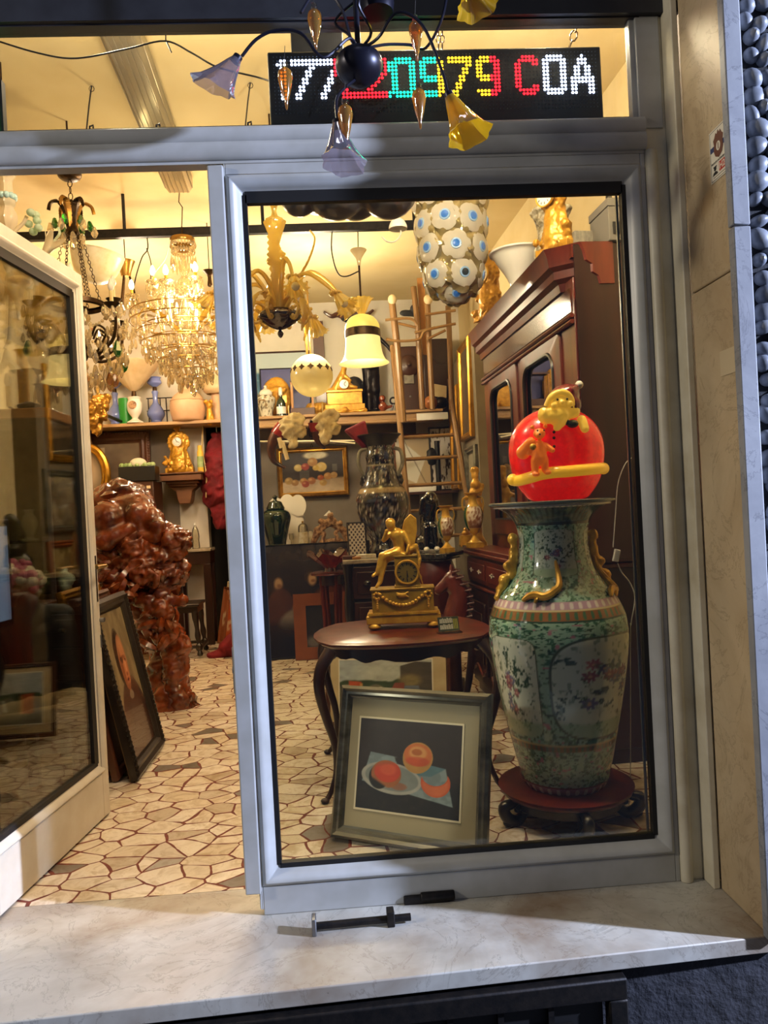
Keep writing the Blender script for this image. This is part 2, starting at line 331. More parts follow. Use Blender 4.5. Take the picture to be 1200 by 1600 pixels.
def _marble(name,base1,base2,vein,stain,sfac,rough):
    m,nt,b=_m(name); c=ramp(nt,noise(nt,2.2,7,.62,.8),[(.3,base2),(.55,base1),(.8,base2)])
    v=noise(nt,3.1,8,.66,2.2); vm=ramp(nt,v,[(.485,0.),(.499,.55),(.501,.55),(.515,0.)])
    mx=N(nt,'ShaderNodeMix',data_type='RGBA'); nt.links.new(vm,mx.inputs[0]); nt.links.new(c,mx.inputs[6]); mx.inputs[7].default_value=lc(vein)
    st=ramp(nt,noise(nt,1.7,5,.6,.4),[(.42,0.),(.72,sfac)]); m2=N(nt,'ShaderNodeMix',data_type='RGBA'); nt.links.new(st,m2.inputs[0]); nt.links.new(mx.outputs[2],m2.inputs[6]); m2.inputs[7].default_value=lc(stain)
    sp=ramp(nt,noise(nt,75,3,.7),[(.24,0.),(.3,1.)]); m3=N(nt,'ShaderNodeMix',data_type='RGBA'); nt.links.new(sp,m3.inputs[0]); m3.inputs[6].default_value=lc('3a342c'); nt.links.new(m2.outputs[2],m3.inputs[7]); nt.links.new(m3.outputs[2],b.inputs['Base Color']); setin(b,Roughness=rough); bump(nt,b,noise(nt,25,5),.12,.004)
_marble('sill_marble','c2c1b8','a5a49c','85837b','73542f',.78,.4); _marble('jamb_marble','c0ad8c','ab9674','8c795c','7a6042',.45,.5); _marble('jamb_front','9a9da2','7f828a','5c5e66','50525a',.5,.6)
mat('pebble','8f959f',.45,0,'6a6f78',9,4,bs=.15,bscale=40,bd=.004); mat('pebble_bed','2a2c31',.9,0,'191a1e',20,4,bs=.5,bscale=30)
mat('basalt','23242a',.75,0,'34353c',14,6,bs=.6,bscale=22,bd=.02); mat('pavement_stone','2b2c31',.7,0,'1c1d21',7,5,bs=.3,bscale=25)
# ================================================================ room shell
def bx(name,m,*a,parent=None,bevel=0,kind=None,M=I4):
    o=MB().box(*a,M=M).build(name,m,parent,bevel=bevel)
    if kind: o['kind']=kind
    return o
XL,XR,YB,ZC=-2.75,2.05,6.1,3.77
o=bx('floor','palladiana',XL-.2,XR+.2,.205,8.2,-.12,0,kind='structure')
o=bx('ceiling','ceiling_paint',XL-.2,XR+.2,.12,8.2,ZC,ZC+.12,kind='structure')
bx('wall_left','wall_cream',XL-.15,XL,.1,8.2,0,ZC,kind='structure'); struct(MB().add([(2.03,.1,0),(2.2,.1,0),(2.2,8.2,0),(1.66,8.2,0),(2.03,.1,ZC),(2.2,.1,ZC),(2.2,8.2,ZC),(1.66,8.2,ZC)],[(3,2,1,0),(4,5,6,7),(0,1,5,4),(1,2,6,5),(2,3,7,6),(3,0,4,7)]).build('wall_right','wall_cream'))
# back wall: white plaster above the shelf, taupe paint panels below it, an opening to a dark passage
w=struct(bx('wall_back','wall_white',XL,-1.21,YB,YB+.15,0,ZC)); bx('wall_section','wall_white',-.62,XR,YB,YB+.15,0,ZC,parent=w); bx('wall_section','wall_white',-1.21,-.62,YB,YB+.15,2.42,ZC,parent=w)
bx('painted_panel','wall_taupe',-2.74,-1.52,YB-.004,YB,1.08,2.42,parent=w); bx('painted_panel','wall_taupe',-.62,1.2,YB-.004,YB,0,2.4,parent=w)
w=struct(bx('wall_passage','wall_dark',-1.5,-.3,7.6,7.7,0,ZC)); bx('side_wall','wall_dark',-1.36,-1.21,YB+.15,7.6,0,ZC,parent=w); bx('side_wall','wall_dark',-.62,-.47,YB+.15,7.6,0,ZC,parent=w)
# front wall above and beside the shop front
w=struct(bx('wall_front','lintel_dark',-3.2,1.57,-.02,.05,3.1,4.6)); bx('wall_section','lintel_dark',-3.2,-1.12,-.02,.12,-.3,3.1,parent=w); bx('wall_section','lintel_dark',1.6,2.25,-.02,.12,-.3,4.6,parent=w)
# threshold slab and the marble sill in front of the shop front
b=MB(); fr=[(-2.2,-.525),(1.57,-.372)]
b.add([(fr[0][0],fr[0][1],-.052),(fr[1][0],fr[1][1],-.052),(1.57,.205,-.052),(-2.2,.205,-.052),(fr[0][0],fr[0][1],0),(fr[1][0],fr[1][1],0),(1.57,.205,0),(-2.2,.205,0)],[(3,2,1,0),(4,5,6,7),(0,1,5,4),(1,2,6,5),(2,3,7,6),(3,0,4,7)])
struct(b.build('trim_sill','sill_marble',bevel=.004))
b=MB(); b.box(-2.2,2.6,-.35,.2,-.5,-.052); struct(b.build('wall_plinth','basalt'))
bx('ground_pavement','pavement_stone',-4,4,-6,-.2,-.5,-.38,kind='structure')
t=thing('basement_vent','black iron basement vent frame set under the marble sill','vent',(.3,-.40,-.06),rz=R(2.3))
b=MB(); W_=1.16; bars=[(-.85,W_*.66,-.07,-.005),(-.85,W_*.66,-.32,-.22)]
for x0,x1,z0,z1 in bars: b.box(x0,x1,-.045,.0,z0,z1)
b.box(W_*.66-.06,W_*.66,-.045,0,-.22,-.07); b.box(-.85,-.79,-.045,0,-.22,-.07); b.build('vent_frame','black_iron',t,bevel=.006)
b=MB(); b.box(-.79,W_*.6,-.01,.0,-.22,-.07)
b.build('dark_recess','gasket',t); b=MB()
for k in range(9): x=-.72+k*.155; b.box(x,x+.018,-.03,-.012,-.22,-.07)
b.box(-.74,.6,-.02,-.012,-.15,-.14); b.build('grille','black_iron',t)
# right-hand marble reveal, its face to the street and the pebble-dashed wall
struct(bx('trim_jamb','jamb_marble',1.535,1.573,-.372,-.075,.0,2.08,bevel=.006)); struct(bx('trim_jamb_upper','jamb_marble',1.535,1.573,-.372,-.075,2.083,4.2,bevel=.006))
struct(bx('trim_edge','jamb_front',1.52,1.575,-.40,-.366,.0,2.2,bevel=.004)); struct(bx('trim_edge_upper','jamb_front',1.52,1.575,-.40,-.366,2.204,4.2,bevel=.004))
w=struct(bx('wall_street','pebble_bed',1.575,2.6,-.36,-.02,-.4,4.2)); b=MB(); rr=random.Random(3)
z=0.02
while z<3.6:
    if abs((z%.62)-.31)>.29: z+=.04; continue
    x=1.585+rr.uniform(0,.02)
    while x<2.05:
        a=rr.uniform(.020,.044); c=rr.uniform(.018,.036); b.ball((0,0,0),(a,rr.uniform(.022,.036),c),12,8,TR(x+a*.8,-.365,z+rr.uniform(-.014,.014),ry=rr.uniform(-.7,.7))); x+=a*1.7
    z+=.056
b.build('pebbles','pebble',w)
# security notice on the reveal (faces the doorway)
def onjamb(u,v): 
    d=ray(u,v); t=(1.534-CAM.x)/d.x; return CAM+d*t
tl=onjamb(1108,210); br=onjamb(1140,262); y0,y1=tl.y,br.y; z1=onjamb(1124,194).z; z0=onjamb(1127,276).z; cy=(y0+y1)/2; wd=abs(y1-y0); ht=z1-z0
t=thing('security_sticker','white security notice reading H24 stuck on the marble reveal','sticker',(1.5338,cy,z0),rz=-PI/2)
MATS['st_white']=mat('st_white','d9d4c4',.4); mat('st_brown','6a4030',.5); mat('st_blue','2c3a66',.5); mat('st_red','b8392c',.5)
# local x runs toward the street (-Y), z up, facing -X
bx('sheet','st_white',-wd/2,wd/2,-.0008,.0,0,ht,parent=t)
b=MB(); e=.004
for a in ((-wd/2+e,-wd/2+e+.0015,e,ht-e),(wd/2-e-.0015,wd/2-e,e,ht-e),(-wd/2+e,wd/2-e,e,e+.0015),(-wd/2+e,wd/2-e,ht-e-.0015,ht-e)): b.box(a[0],a[1],-.0012,-.0008,a[2],a[3])
b.build('border','ink',t); bx('blue_band','st_blue',-wd/2+.006,wd/2-.006,-.0012,-.0008,ht*.58,ht*.68,parent=t)
sh=[(0,.40),(.2,.46),(.28,.56),(.26,.68),(.30,.78),(.22,.82),(.14,.90),(.07,.86),(0,.93)]; poly=[(x*wd*.9,z*ht) for x,z in sh]+[(-x*wd*.9,z*ht) for x,z in sh[::-1][1:-1]]
MB().prism(poly,-.002,-.0012).build('shield_emblem','st_brown',t); ov=[(.11*wd*math.cos(a),ht*.62+.09*ht*math.sin(a)) for a in [2*PI*i/16 for i in range(16)]]; MB().prism(ov,-.0024,-.002).build('shield_centre','st_white',t); bx('shield_mark','st_brown',-.02*wd,.02*wd,-.0028,-.0024,ht*.56,ht*.68,parent=t)
MT=lambda x,z,y=-.0014: TR(x,y,z,rx=PI/2)
text('PRONTO INTERVENTO',wd*.082,'ink',t,MT(0,ht*.335),ext=.0002)
bx('red_box','st_red',-.02*wd,.44*wd,-.0012,-.0008,ht*.13,ht*.31,parent=t); text('H24',wd*.24,'st_white',t,MT(.21*wd,ht*.165),bold=True,ext=.0002)
b=MB(); b.prism([(-.24*wd+.07*wd*math.cos(a),ht*.24+.045*ht*math.sin(a)) for a in [2*PI*i/12 for i in range(12)]],-.0012,-.0008); b.prism([(-.4*wd,ht*.12),(-.09*wd,ht*.12),(-.14*wd,ht*.17),(-.24*wd,ht*.19),(-.34*wd,ht*.17)],-.0012,-.0008); b.box(-.33*wd,-.15*wd,-.0013,-.0008,ht*.265,ht*.29); b.build('guard_figure','ink',t)
bx('small_print','ink',-.35*wd,.35*wd,-.0012,-.0008,ht*.075,ht*.085,parent=t)
a=onjamb(1125,550);c=onjamb(1152,580); t=bx('blank_sticker','st_white',1.5325,1.5338,min(a.y,c.y),max(a.y,c.y),c.z,a.z); mat('st_old','c4b493',.6); t.data.materials[0]=MATS['st_old']; tag(t,'blank old paper square stuck on the reveal below the notice','sticker')
# ================================================================ shop window, transom and joinery
def mould(b,x0,x1,z0,z1,w,y0=0,d=.03,bead=.012):
    """moulded frame round an opening x0..x1,z0..z1: mitred sloping bead of width w"""
    ins=[(0,y0+d),(w*.35,y0+d*.55),(w*.55,y0-.004),(w*.8,y0-bead),(w,y0)]
    rings=[]
    for o_,y in ins: rings.append([(x0-o_,y,z0-o_),(x1+o_,y,z0-o_),(x1+o_,y,z1+o_),(x0-o_,y,z1+o_)])
    vs=[p for r_ in rings for p in r_]; fs=[]
    for k in range(len(rings)-1):
        for i in range(4): j=(i+1)%4; fs.append((k*4+i,k*4+j,(k+1)*4+j,(k+1)*4+i))
    b.add(vs,fs)
t=struct(thing('window_1',None,None,(0,0,0)))
b=MB(); gx0,gx1,gz0,gz1=0.,1.346,.163,2.51; mw=.062
b.box(-.068,gx0-mw,.0,.055,.02,2.612); b.box(gx1+mw,1.425,.0,.055,.0,2.612); b.box(gx0-mw,gx1+mw,.0,.055,.0,gz0-mw); b.box(gx0-mw,gx1+mw,.0,.055,gz1+mw,2.612)
mould(b,gx0,gx1,gz0,gz1,mw); b.build('frame','paint_white',t,bevel=.003)
b=MB()
for x0,x1,z0,z1 in ((gx0-.01,gx0+.005,gz0,gz1),(gx1-.004,gx1+.02,gz0,gz1),(gx0,gx1,gz1-.028,gz1+.02),(gx0,gx1,gz0-.02,gz0+.004)): b.box(x0,x1,.022,.05,z0,z1)
b.build('gasket','gasket',t); bx('pane','window_glass',gx0-.01,gx1+.01,.034,.038,gz0-.01,gz1+.01,parent=t)
bx('glazing_strip','steel',gx1-.012,gx1-.004,.06,.068,gz0,gz1,parent=t)
b=MB(); b.box(-.12,-.066,-.02,.05,.084,2.6); b.box(-.075,-.066,0,.05,.02,.1)
q=struct(b.build('trim_door_stop','paint_white',bevel=.014))
b=MB()
for z,x in ((.79,-.1),(.93,-.1)): b.box(x-.012,x+.012,-.022,-.019,z-.02,z+.02)
MB().lathe([(.0,0),(.014,0),(.014,.008),(.0,.008)],12,TR(-.118,.0,.86,ry=-PI/2)).box(-.124,-.118,-.012,.012,.78,.94).build('strike_plate','steel',q,bevel=.002)
b=MB(); b.lathe([(.022,0),(.022,2.62)],16,TR(1.447,.0,.0)); b.box(1.43,1.51,.004,.05,0,3.1)
struct(b.build('trim_jamb_post','paint_old',bevel=.003)); b=MB(); b.box(1.51,1.534,-.075,.05,-.0,3.3); struct(b.build('trim_reveal_strip','paint_old',bevel=.004))
# transom bar
b=MB(); b.box(-1.9,1.43,-.005,.05,2.683,2.70); b.lathe([(.034,0),(.034,3.33)],16,TR(-1.9,.0,2.655,ry=PI/2)@TR(s=(1,.55,1))); b.box(-1.9,1.425,.0,.05,2.612,2.685)
b.lathe([(.03,0),(.03,3.33)],16,TR(-1.9,.0,2.71,ry=PI/2)@TR(s=(1,.55,1)))
struct(b.build('trim_transom','paint_white',sharp=50))
t=struct(thing('window_2',None,None)); b=MB(); b.box(1.414,1.50,.0,.05,2.70,3.1); b.box(1.395,1.416,.012,.05,2.72,3.1); b.box(-1.9,1.5,.03,.06,2.70,2.745); b.build('frame','paint_white',t,bevel=.003)
bx('top_rail','lintel_dark',-1.9,1.43,.0,.06,3.095,3.12,parent=t); b=MB(); b.box(-1.9,1.41,.05,.058,2.735,2.768); b.build('gasket','gasket',t); bx('pane','window_glass',-1.9,1.41,.038,.042,2.74,3.1,parent=t)
b=MB()
for x in (-.53,-.30,.02,.35): b.tube([(x,.062,2.765),(x,.062,2.782),(x+.012,.062,2.786),(x+.012,.062,2.776)],.0035,6)
b.build('hook','black_iron',t)
# glazed door leaf, standing open into the shop
hx,hy,fx,fy=-1.035,.07,-.915,1.055; ang=math.atan2(fy-hy,fx-hx); L=math.hypot(fx-hx,fy-hy)
t=struct(thing('door_1',None,None,(hx,hy,0),rz=ang)); b=MB(); z0,z1=.012,2.575; T=.022
s0,s1,r0,r1=.085,.085,.27,.1; op=(s0,L-s1,r0,z1-r1)
b.box(0,s0-.03,-T,T,z0,z1); b.box(L-s1+.02,L,-T,T,z0,z1); b.box(s0-.03,L-s1+.02,-T,T,z0,r0-.05); b.box(s0-.03,L-s1+.02,-T,T,z1-r1+.03,z1)
c=MB(); mould(c,op[0],op[1],op[2],op[3],.05,y0=-T,d=.018,bead=.01); b.add(c.v,c.f); b.add(c.v,c.f,TR(0,0,0,s=(1,-1,1))); b.build('frame','door_paint',t,bevel=.003)
b=MB(); g=.03
for x0,x1,z0_,z1_ in ((op[0]-.005,op[0]+.012,op[2],op[3]),(op[1]-g,op[1]+.01,op[2],op[3]),(op[0],op[1],op[3]-g,op[3]+.01),(op[0],op[1],op[2]-.01,op[2]+.012)): b.box(x0,x1,-.012,.012,z0_,z1_)
b.build('gasket','gasket',t); bx('pane','window_glass',op[0]-.01,op[1]+.01,-.003,.003,op[2]-.01,op[3]+.01,parent=t)
b=MB(); b.box(L-.05,L-.02,-T-.006,-T,1.02,1.24); b.box(L-.04,L-.03,-T-.008,-T-.004,1.06,1.09); b.build('lock_plate','antique_brass',t,bevel=.002)
MB().tube([(L-.035,-T,1.19),(L-.035,-T-.05,1.19),(L-.04,-T-.06,1.19),(L-.15,-T-.065,1.19)],.009,8).build('handle','brass',t)
MB().box(L-.012,L+.002,-T-.003,-T+.01,.80,.86).lathe([(.0,0),(.012,0),(.012,.02),(0,.02)],10,TR(L-.0,-T,.93,rx=PI/2)).build('bolt_keep','steel',t)
# padlock bar on the sill
c=PZ(565,1440,.02); t=thing('sliding_bolt','rusty iron sliding bolt lying on the marble sill against the window frame','bolt',(c.x,c.y,0),rz=R(1.5))
MB().lathe([(.012,-.16),(.012,.165)],10,TR(0,0,.02,ry=PI/2)).build('rod','black_iron',t); b=MB(); b.box(-.165,-.15,-.03,.02,0,.055); b.build('end_plate','steel',t,bevel=.003); b=MB(); b.box(.085,.11,-.02,.025,0,.05); b.build('bracket','black_iron',t,bevel=.003)
t2=MB().box(-.0,.16,-.012,.012,0,.03).lathe([(.018,0),(.018,.12)],10,TR(.06,0,.02,ry=PI/2)).build('iron_wedge','black_iron',bevel=.005); t2.location=PZ(640,1412,.0)-Vector((.02,-.0,0)); t2.rotation_euler.z=R(-1); tag(t2,'black iron wedge pushed against the window frame, right of the bolt','wedge')
# ================================================================ the big famille vase, its stand and the lamp on it
vcol('vase_paint',.12,0,coat=.7)
VX,VY=P(872,1000,.66).x,.66
def zz(v,u=872,Y=.66): return P(u,v,Y).z
t=thing('vase_stand','low carved dark wood stand with scrolled feet under the big green vase','stand',(VX,VY,0),rz=.25)
SH=.14; b=MB(); b.lathe(sprof([(0,SH-.03),(.25,SH-.03),(.285,SH-.02),(.285,SH-.006),(.27,SH),(0,SH)],3),40); b.build('stand_top','mahogany',t)
b=MB(); b.lathe([(.21,.05),(.24,.06),(.24,SH-.03),(.21,SH-.03),(.21,.05)],32,caps=False); b.build('apron','blackwood',t,bevel=.003)
for k in range(5):
    F=TR(rz=2*PI*k/5+PI*1.02)
    pts=spline([(.235,0,SH-.03),(.275,0,SH-.045),(.315,0,.085),(.30,0,.04),(.255,0,.017),(.22,0,.045),(.235,0,.075),(.255,0,.065)],5); n=len(pts)
    b=MB(); b.tube(pts,[.016+.010*math.sin(PI*min(1,i/(n-1)*1.2)) for i in range(n)],10); b.ball((.29,0,.02),(.032,.022,.02)); b.ball((.25,0,.066),.015,8,6)
    b2=MB(); b2.add(b.v,b.f,F); b2.build('scroll_foot','blackwood',t)
def vase_img(u,v):
    """u round the body, v up: green scroll ground, white reserve panels of flowers, ruby and gilt bands"""
    n=fbm(u*90,v*120,3,3); n2=vn(u*150,v*200,8); fl=fbm(u*40,v*60,3,11)
    g=base(u,'8fb09c'); g=lay(g,np.clip((n-.5)*12,0,1),'2f5c44',.9); g=lay(g,np.clip((n2-.72)*10,0,1),'1c3a2c',.9); g=lay(g,np.clip((fl-.66)*20,0,1),'8fb8a0'); g=lay(g,np.clip((vn(u*60,v*80,5)-.86)*20,0,1),'b0657c',.8)
    def panel(u0,u1,v0,v1,seed,arch,col='c8d0c4'):
        nonlocal g
        x=(u-u0)/(u1-u0); y=(v-v0)/(v1-v0); cx=np.abs(x-.5)*2; cy=np.abs(y-.5)*2
        m=np.clip((1-(cx**3.5+cy**(3.5 if arch else 14)))*14,0,1); mo=np.clip((1.14-(cx**3.5+cy**(3.5 if arch else 14)))*14,0,1)
        g=lay(g,mo,'3a4a34'); g=lay(g,m,col)
        f=fbm(x*7,y*9,4,seed); r=np.hypot((x-.52)*1.1,(y-.48)*1.2); d=np.clip((f-.40-r*.32)*26,0,1)*m
        # flowers and leaves painted over the reserve
        leaf=np.clip((fbm(x*22,y*26,3,seed+2)-.47)*14,0,1); g=lay(g,d*leaf,'2c4636',.95); 
        for q in range(9):
            a=vn(np.array([q*1.7]),np.array([seed*.9]),q)[0]; c_=vn(np.array([q*2.3]),np.array([seed*1.3]),q+40)[0]; px,py=.24+.55*a,.2+.6*c_; rad=.05+.04*vn(np.array([q*.7]),np.array([1.3]),seed)[0]
            an=np.arctan2(y-py,x-px); rr_=np.hypot(x-px,(y-py)*1.3); pet=np.clip((rad*(1+.25*np.cos(an*7))-rr_)*90,0,1)*m; g=lay(g,pet,['7a3848','5a5a84','934a5c','3a3f68'][q%4],.85); g=lay(g,np.clip((rad*.35-rr_)*90,0,1)*m,'c9a088',.9)
        gr=np.clip((.16-y+.05*fbm(x*6,y*0,2,seed))*30,0,1)*m; g=lay(g,gr,'8fae8c',.7); g=lay(g,np.clip((vn(x*30,y*26,seed+7)-.74)*12,0,1)*m*np.clip((y-.1)*8,0,1)*np.clip((r-.2)*6,0,1),'4a6450',.5)
    for a,(w_,ar) in enumerate(((.30,True),(.14,False),(.30,True),(.14,False))):
        c_=[.0,.25,.5,.75][a]+.03; panel(c_-w_/2,c_+w_/2,.21,.555,20+a,ar)
        if a==0: panel(c_-w_/2+1,c_+w_/2+1,.21,.555,20+a,ar)
        panel(c_+.035,c_+.215,.755,.915,40+a,False,'b6c2b8')
        if a==0: panel(c_+.035-1,c_+.215-1,.755,.915,40+a,False,'b6c2b8')
    def band(v0,v1,c,c2=None,f=30,k=1.):
        nonlocal g
        m=((v>v0)&(v<v1)).astype(float); g=lay(g,m,c,k)
        if c2: g=lay(g,m*np.clip((np.sin(u*2*PI*f)*np.sin((v-v0)/(v1-v0)*PI)-.1)*4,0,1),c2,.9)
    band(.165,.185,'7a5a34','46603f',60); band(.185,.19,'b9a878'); band(.0,.028,'9a7a8c','e2dcd0',30); band(.028,.034,'6a3a34'); band(.615,.645,'8a5c34','3c6a4a',50); band(.645,.65,'c9b98a'); band(.65,.675,'b493a4','ded4cc',44); band(.61,.615,'2a4a38'); band(.93,.94,'2c3a30'); band(.94,1.,'41584e','2f463c',50,.8)
    return g
prof=[(.0,1235),(62,1235),(68,1225),(72,1205),(80,1170),(92,1110),(102,1050),(108,1000),(107,970),(102,950),(90,925),(74,905),(62,885),(56,860),(54,835),(57,812),(66,796),(80,785),(90,780)]
mp_=mpp(.66); z0=zz(1236); S_=(1.375-SH)/(zz(778)-z0)
pp=[(0,SH)]+[(r_*mp_*1.0,SH+(zz(v_)-z0)*S_) for r_,v_ in prof[1:]]
VTOP=pp[-1][1]
pr=sprof(pp[1:],5); NU=460
dense=[]
for i in range(len(pr)-1):
    for k in range(4): f=k/4; dense.append((pr[i][0]*(1-f)+pr[i+1][0]*f,pr[i][1]*(1-f)+pr[i+1][1]*f))
dense.append(pr[-1]); t=thing('floor_vase','large green porcelain floor vase with flower panels and gilt lizards','vase',(VX,VY,0),rz=-PI*.5+.35)
b=MB(); b.lathe(dense,NU,caps=False); o=b.build('vase_body','vase_paint',t,sharp=180)
us=np.tile(np.arange(NU)/NU,len(dense)); vs_=np.repeat((np.array([d[1] for d in dense])-SH)/(VTOP-SH),NU); paint(o,vase_img(us,vs_))
MB().lathe([(0,VTOP-.05),(.16,VTOP-.05),(.19,VTOP-.03),(dense[-1][0]-.004,VTOP-.001),(dense[-1][0]+.004,VTOP+.002),(dense[-1][0]+.004,VTOP-.006)],60,caps=False).build('vase_lip','porcelain',t)
def vr(z):
    for i in range(len(dense)-1):
        if dense[i][1]<=z<=dense[i+1][1]: return dense[i][0]
    return dense[-1][0]
for k in range(4):                     # gilt chilong lizards sprawled on the shoulder
    a0=PI/2*k+.92; pts=[]
    for da,zf in ((-.52,.68),(-.42,.695),(-.3,.70),(-.15,.695),(.0,.71),(.1,.73),(.1,.77),(.06,.81)):
        z=SH+zf*(VTOP-SH); r_=vr(z)+.012; pts.append((r_*math.cos(a0+da),r_*math.sin(a0+da),z))
    pts=spline(pts,5); n=len(pts); b=MB(); b.tube(pts,[.004+.014*math.sin(PI*(i/(n-1))**.8)**.7 for i in range(n)],8)
    for j,dz in ((int(n*.35),-.05),(int(n*.5),.045),(int(n*.62),.05),(int(n*.7),-.05)):
        p=pts[j]; a=math.atan2(p.y,p.x)+dz*1.2; r_=vr(p.z+dz*.5)+.01; b.tube([p,((p.x+r_*math.cos(a))/2*1.03,(p.y+r_*math.sin(a))/2*1.03,p.z+dz*.3),(r_*math.cos(a),r_*math.sin(a),p.z+dz*.55)],[.01,.008,.006],7)
    b.build('gilt_lizard','gilt_smooth',t)
for k in range(2):                     # lion handles either side of the neck
    a=PI*k+PI/2-.35; F=TR(rz=a); sh=[('c',(vr(SH+.78*(VTOP-SH))+.02,0,SH+.755*(VTOP-SH)),(vr(SH+.86*(VTOP-SH))+.025,0,SH+.87*(VTOP-SH)),.025,.018),('b',(vr(SH+.87*(VTOP-SH))+.03,0,SH+.885*(VTOP-SH)),.026),('b',(vr(SH+.77*(VTOP-SH))+.035,0,SH+.79*(VTOP-SH)),.024),('b',(vr(SH+.75*(VTOP-SH))+.04,0,SH+.74*(VTOP-SH)),.026),('c',(vr(SH+.74*(VTOP-SH))+.03,.0,SH+.73*(VTOP-SH)),(vr(SH+.69*(VTOP-SH))+.02,.0,SH+.675*(VTOP-SH)),.022,.012)]
    organic('lion_handle',sh,'gilt_smooth',t,voxel=.006,disp=.008,dscale=.02,M=F)
# square tray laid over the mouth of the vase
c=(VX,VY,VTOP+.003); tr=MB().lathe([(0,0),(.272,0),(.276,.004),(.276,.012),(.27,.016),(0,.016)],44).build('glass_tray','smoke_glass'); tr.location=c; mat('tray_dark','4a5250',.25,coat=.4); tr.data.materials[0]=MATS['tray_dark']; tag(tr,'dark grey round plate covering the mouth of the green vase','plate')
# Santa lamp
ZS=VTOP+.026; SX=P(871,740,.60).x; t=thing('santa_lamp','lit red round Santa lamp with bear standing on the green vase','lamp',(SX,VY-.06,ZS),rz=.06)
k_=mpp(.60); 
def sp(u,v,y=0): return ((u-871)*k_,y,(775-v)*k_)
sh=[]
bp=[(0,-2),(40,-2),(54,8),(68,30),(75,58),(76,80),(72,100),(60,120),(42,134),(20,142),(0,144)]
b=MB(); b.lathe(sprof([(r_*k_,z_*k_) for r_,z_ in bp],4),40,TR(s=(1,.72,1))); b.build('body','santa_red',t)
sq=lambda x: math.sqrt(max(0,1-x*x))
def front(u,v,extra=0):
    x=(u-871)*k_; z=(775-v)*k_
    rad=float(np.interp(z/k_,[p[1] for p in bp],[p[0] for p in bp]))*k_; return (x,-.72*math.sqrt(max(rad*rad-x*x,0))-extra,z)
band=[front(u,v,.008) for u,v in ((797,742),(803,744),(815,741),(830,737),(850,735),(865,735),(885,734),(905,733),(925,732),(940,731),(946,731))]
b=MB(); b.tube(spline(band,4),k_*9,10); b.ball(band[0],k_*9.5); b.ball(band[-1],k_*9.5); b.build('fur_band','santa_yellow',t)
def so(u,v,e=0):                       # a point on the front of the body, e metres proud of it
    x=(u-871)*k_; z=(775-v)*k_; rad=float(np.interp(z/k_,[p[1] for p in bp],[p[0] for p in bp]))*k_; return (x,-.72*math.sqrt(max(rad*rad-x*x,.0009))-e,z)
hy=-.115
organic('beard',[('b',sp(858,648,hy-.01),(.062,.045,.040)),('b',sp(840,648,hy-.01),(.032,.032,.036)),('b',sp(880,643,hy),(.048,.038,.034)),('c',sp(862,655,hy-.02),sp(857,668,hy-.015),.034,.018),('b',sp(866,630,hy),(.05,.045,.035))],'santa_beard',t,voxel=.006,disp=.008,dscale=.025)
organic('face',[('b',sp(864,630,hy-.012),(.050,.036,.040)),('b',sp(862,631,hy-.056),.011),('b',sp(850,635,hy-.045),.014),('b',sp(876,633,hy-.042),.014)],'santa_beard',t,voxel=.004)
for u in (856,871): MB().ball(sp(u,626,hy-.047),.0052,8,6).build('eye','ink',t)
b=MB(); b.tube(spline([sp(844,634,hy-.01),sp(849,622,hy-.025),sp(858,616,hy-.03),sp(869,616,hy-.035),sp(878,624,hy-.03),sp(884,640,hy-.015)],5),.0155,10); b.build('hat_brim','santa_beard',t)
organic('hat',[('c',sp(876,624,hy+.03),sp(882,618,hy+.03),.066,.054),('c',sp(881,614,hy),sp(894,606,hy+.01),.030,.016),('b',sp(882,632,hy+.015),.052)],'santa_dark',t,voxel=.006)
MB().ball(sp(899,602,hy+.01),.0175).build('pompom','wire_white',t)
YB0=so(826,700)[1]-.02; e=lambda u,v,d=0: so(u,v,.018+d) if u>845 or u<812 else ((u-871)*k_,YB0-d,(775-v)*k_)
def lift(p,d): return (p[0],p[1]-d,p[2])
organic('bear',[('c',e(826,712),e(826,695),.033,.027),('b',lift(e(826,676),.012),(.026,.022,.023)),('b',lift(e(822,679),.032),.012),('b',lift(e(816,666),.01),.010),('b',lift(e(836,665),.01),.010),('c',e(819,715),e(818,733),.019,.015),('c',e(833,715),e(834,732),.019,.015),('b',lift(e(818,737),.01),(.017,.02,.010)),('b',lift(e(836,735),.01),(.017,.02,.010)),('c',e(816,692),lift(e(811,704),.02),.014,.011),('c',e(836,694),lift(e(844,702),.02),.014,.012)],'santa_orange',t,voxel=.004)
for u,v,d in ((823,678,.045),(821,672,.034),(831,672,.034)): MB().ball(lift(e(u,v),d),.004,6,5).build('bear_feature','ink',t)
organic('left_arm',[('c',e(806,702),e(814,688),.03,.022)],'santa_orange',t,voxel=.006); MB().ball(lift(e(813,696),.03),(.014,.012,.014)).build('gold_cup','gilt_smooth',t)
organic('mitten',[('b',e(880,663),(.026,.018,.018)),('b',e(871,660),(.013,.012,.013))],'santa_green',t,voxel=.004); organic('cuff',[('c',e(897,657),e(899,671),.021,.019)],'santa_beard',t,voxel=.005)
for u,v in ((851,674),(850,683),(849,696)): MB().ball(so(u,v,.002),.0066,8,6).build('button','antique_brass',t)

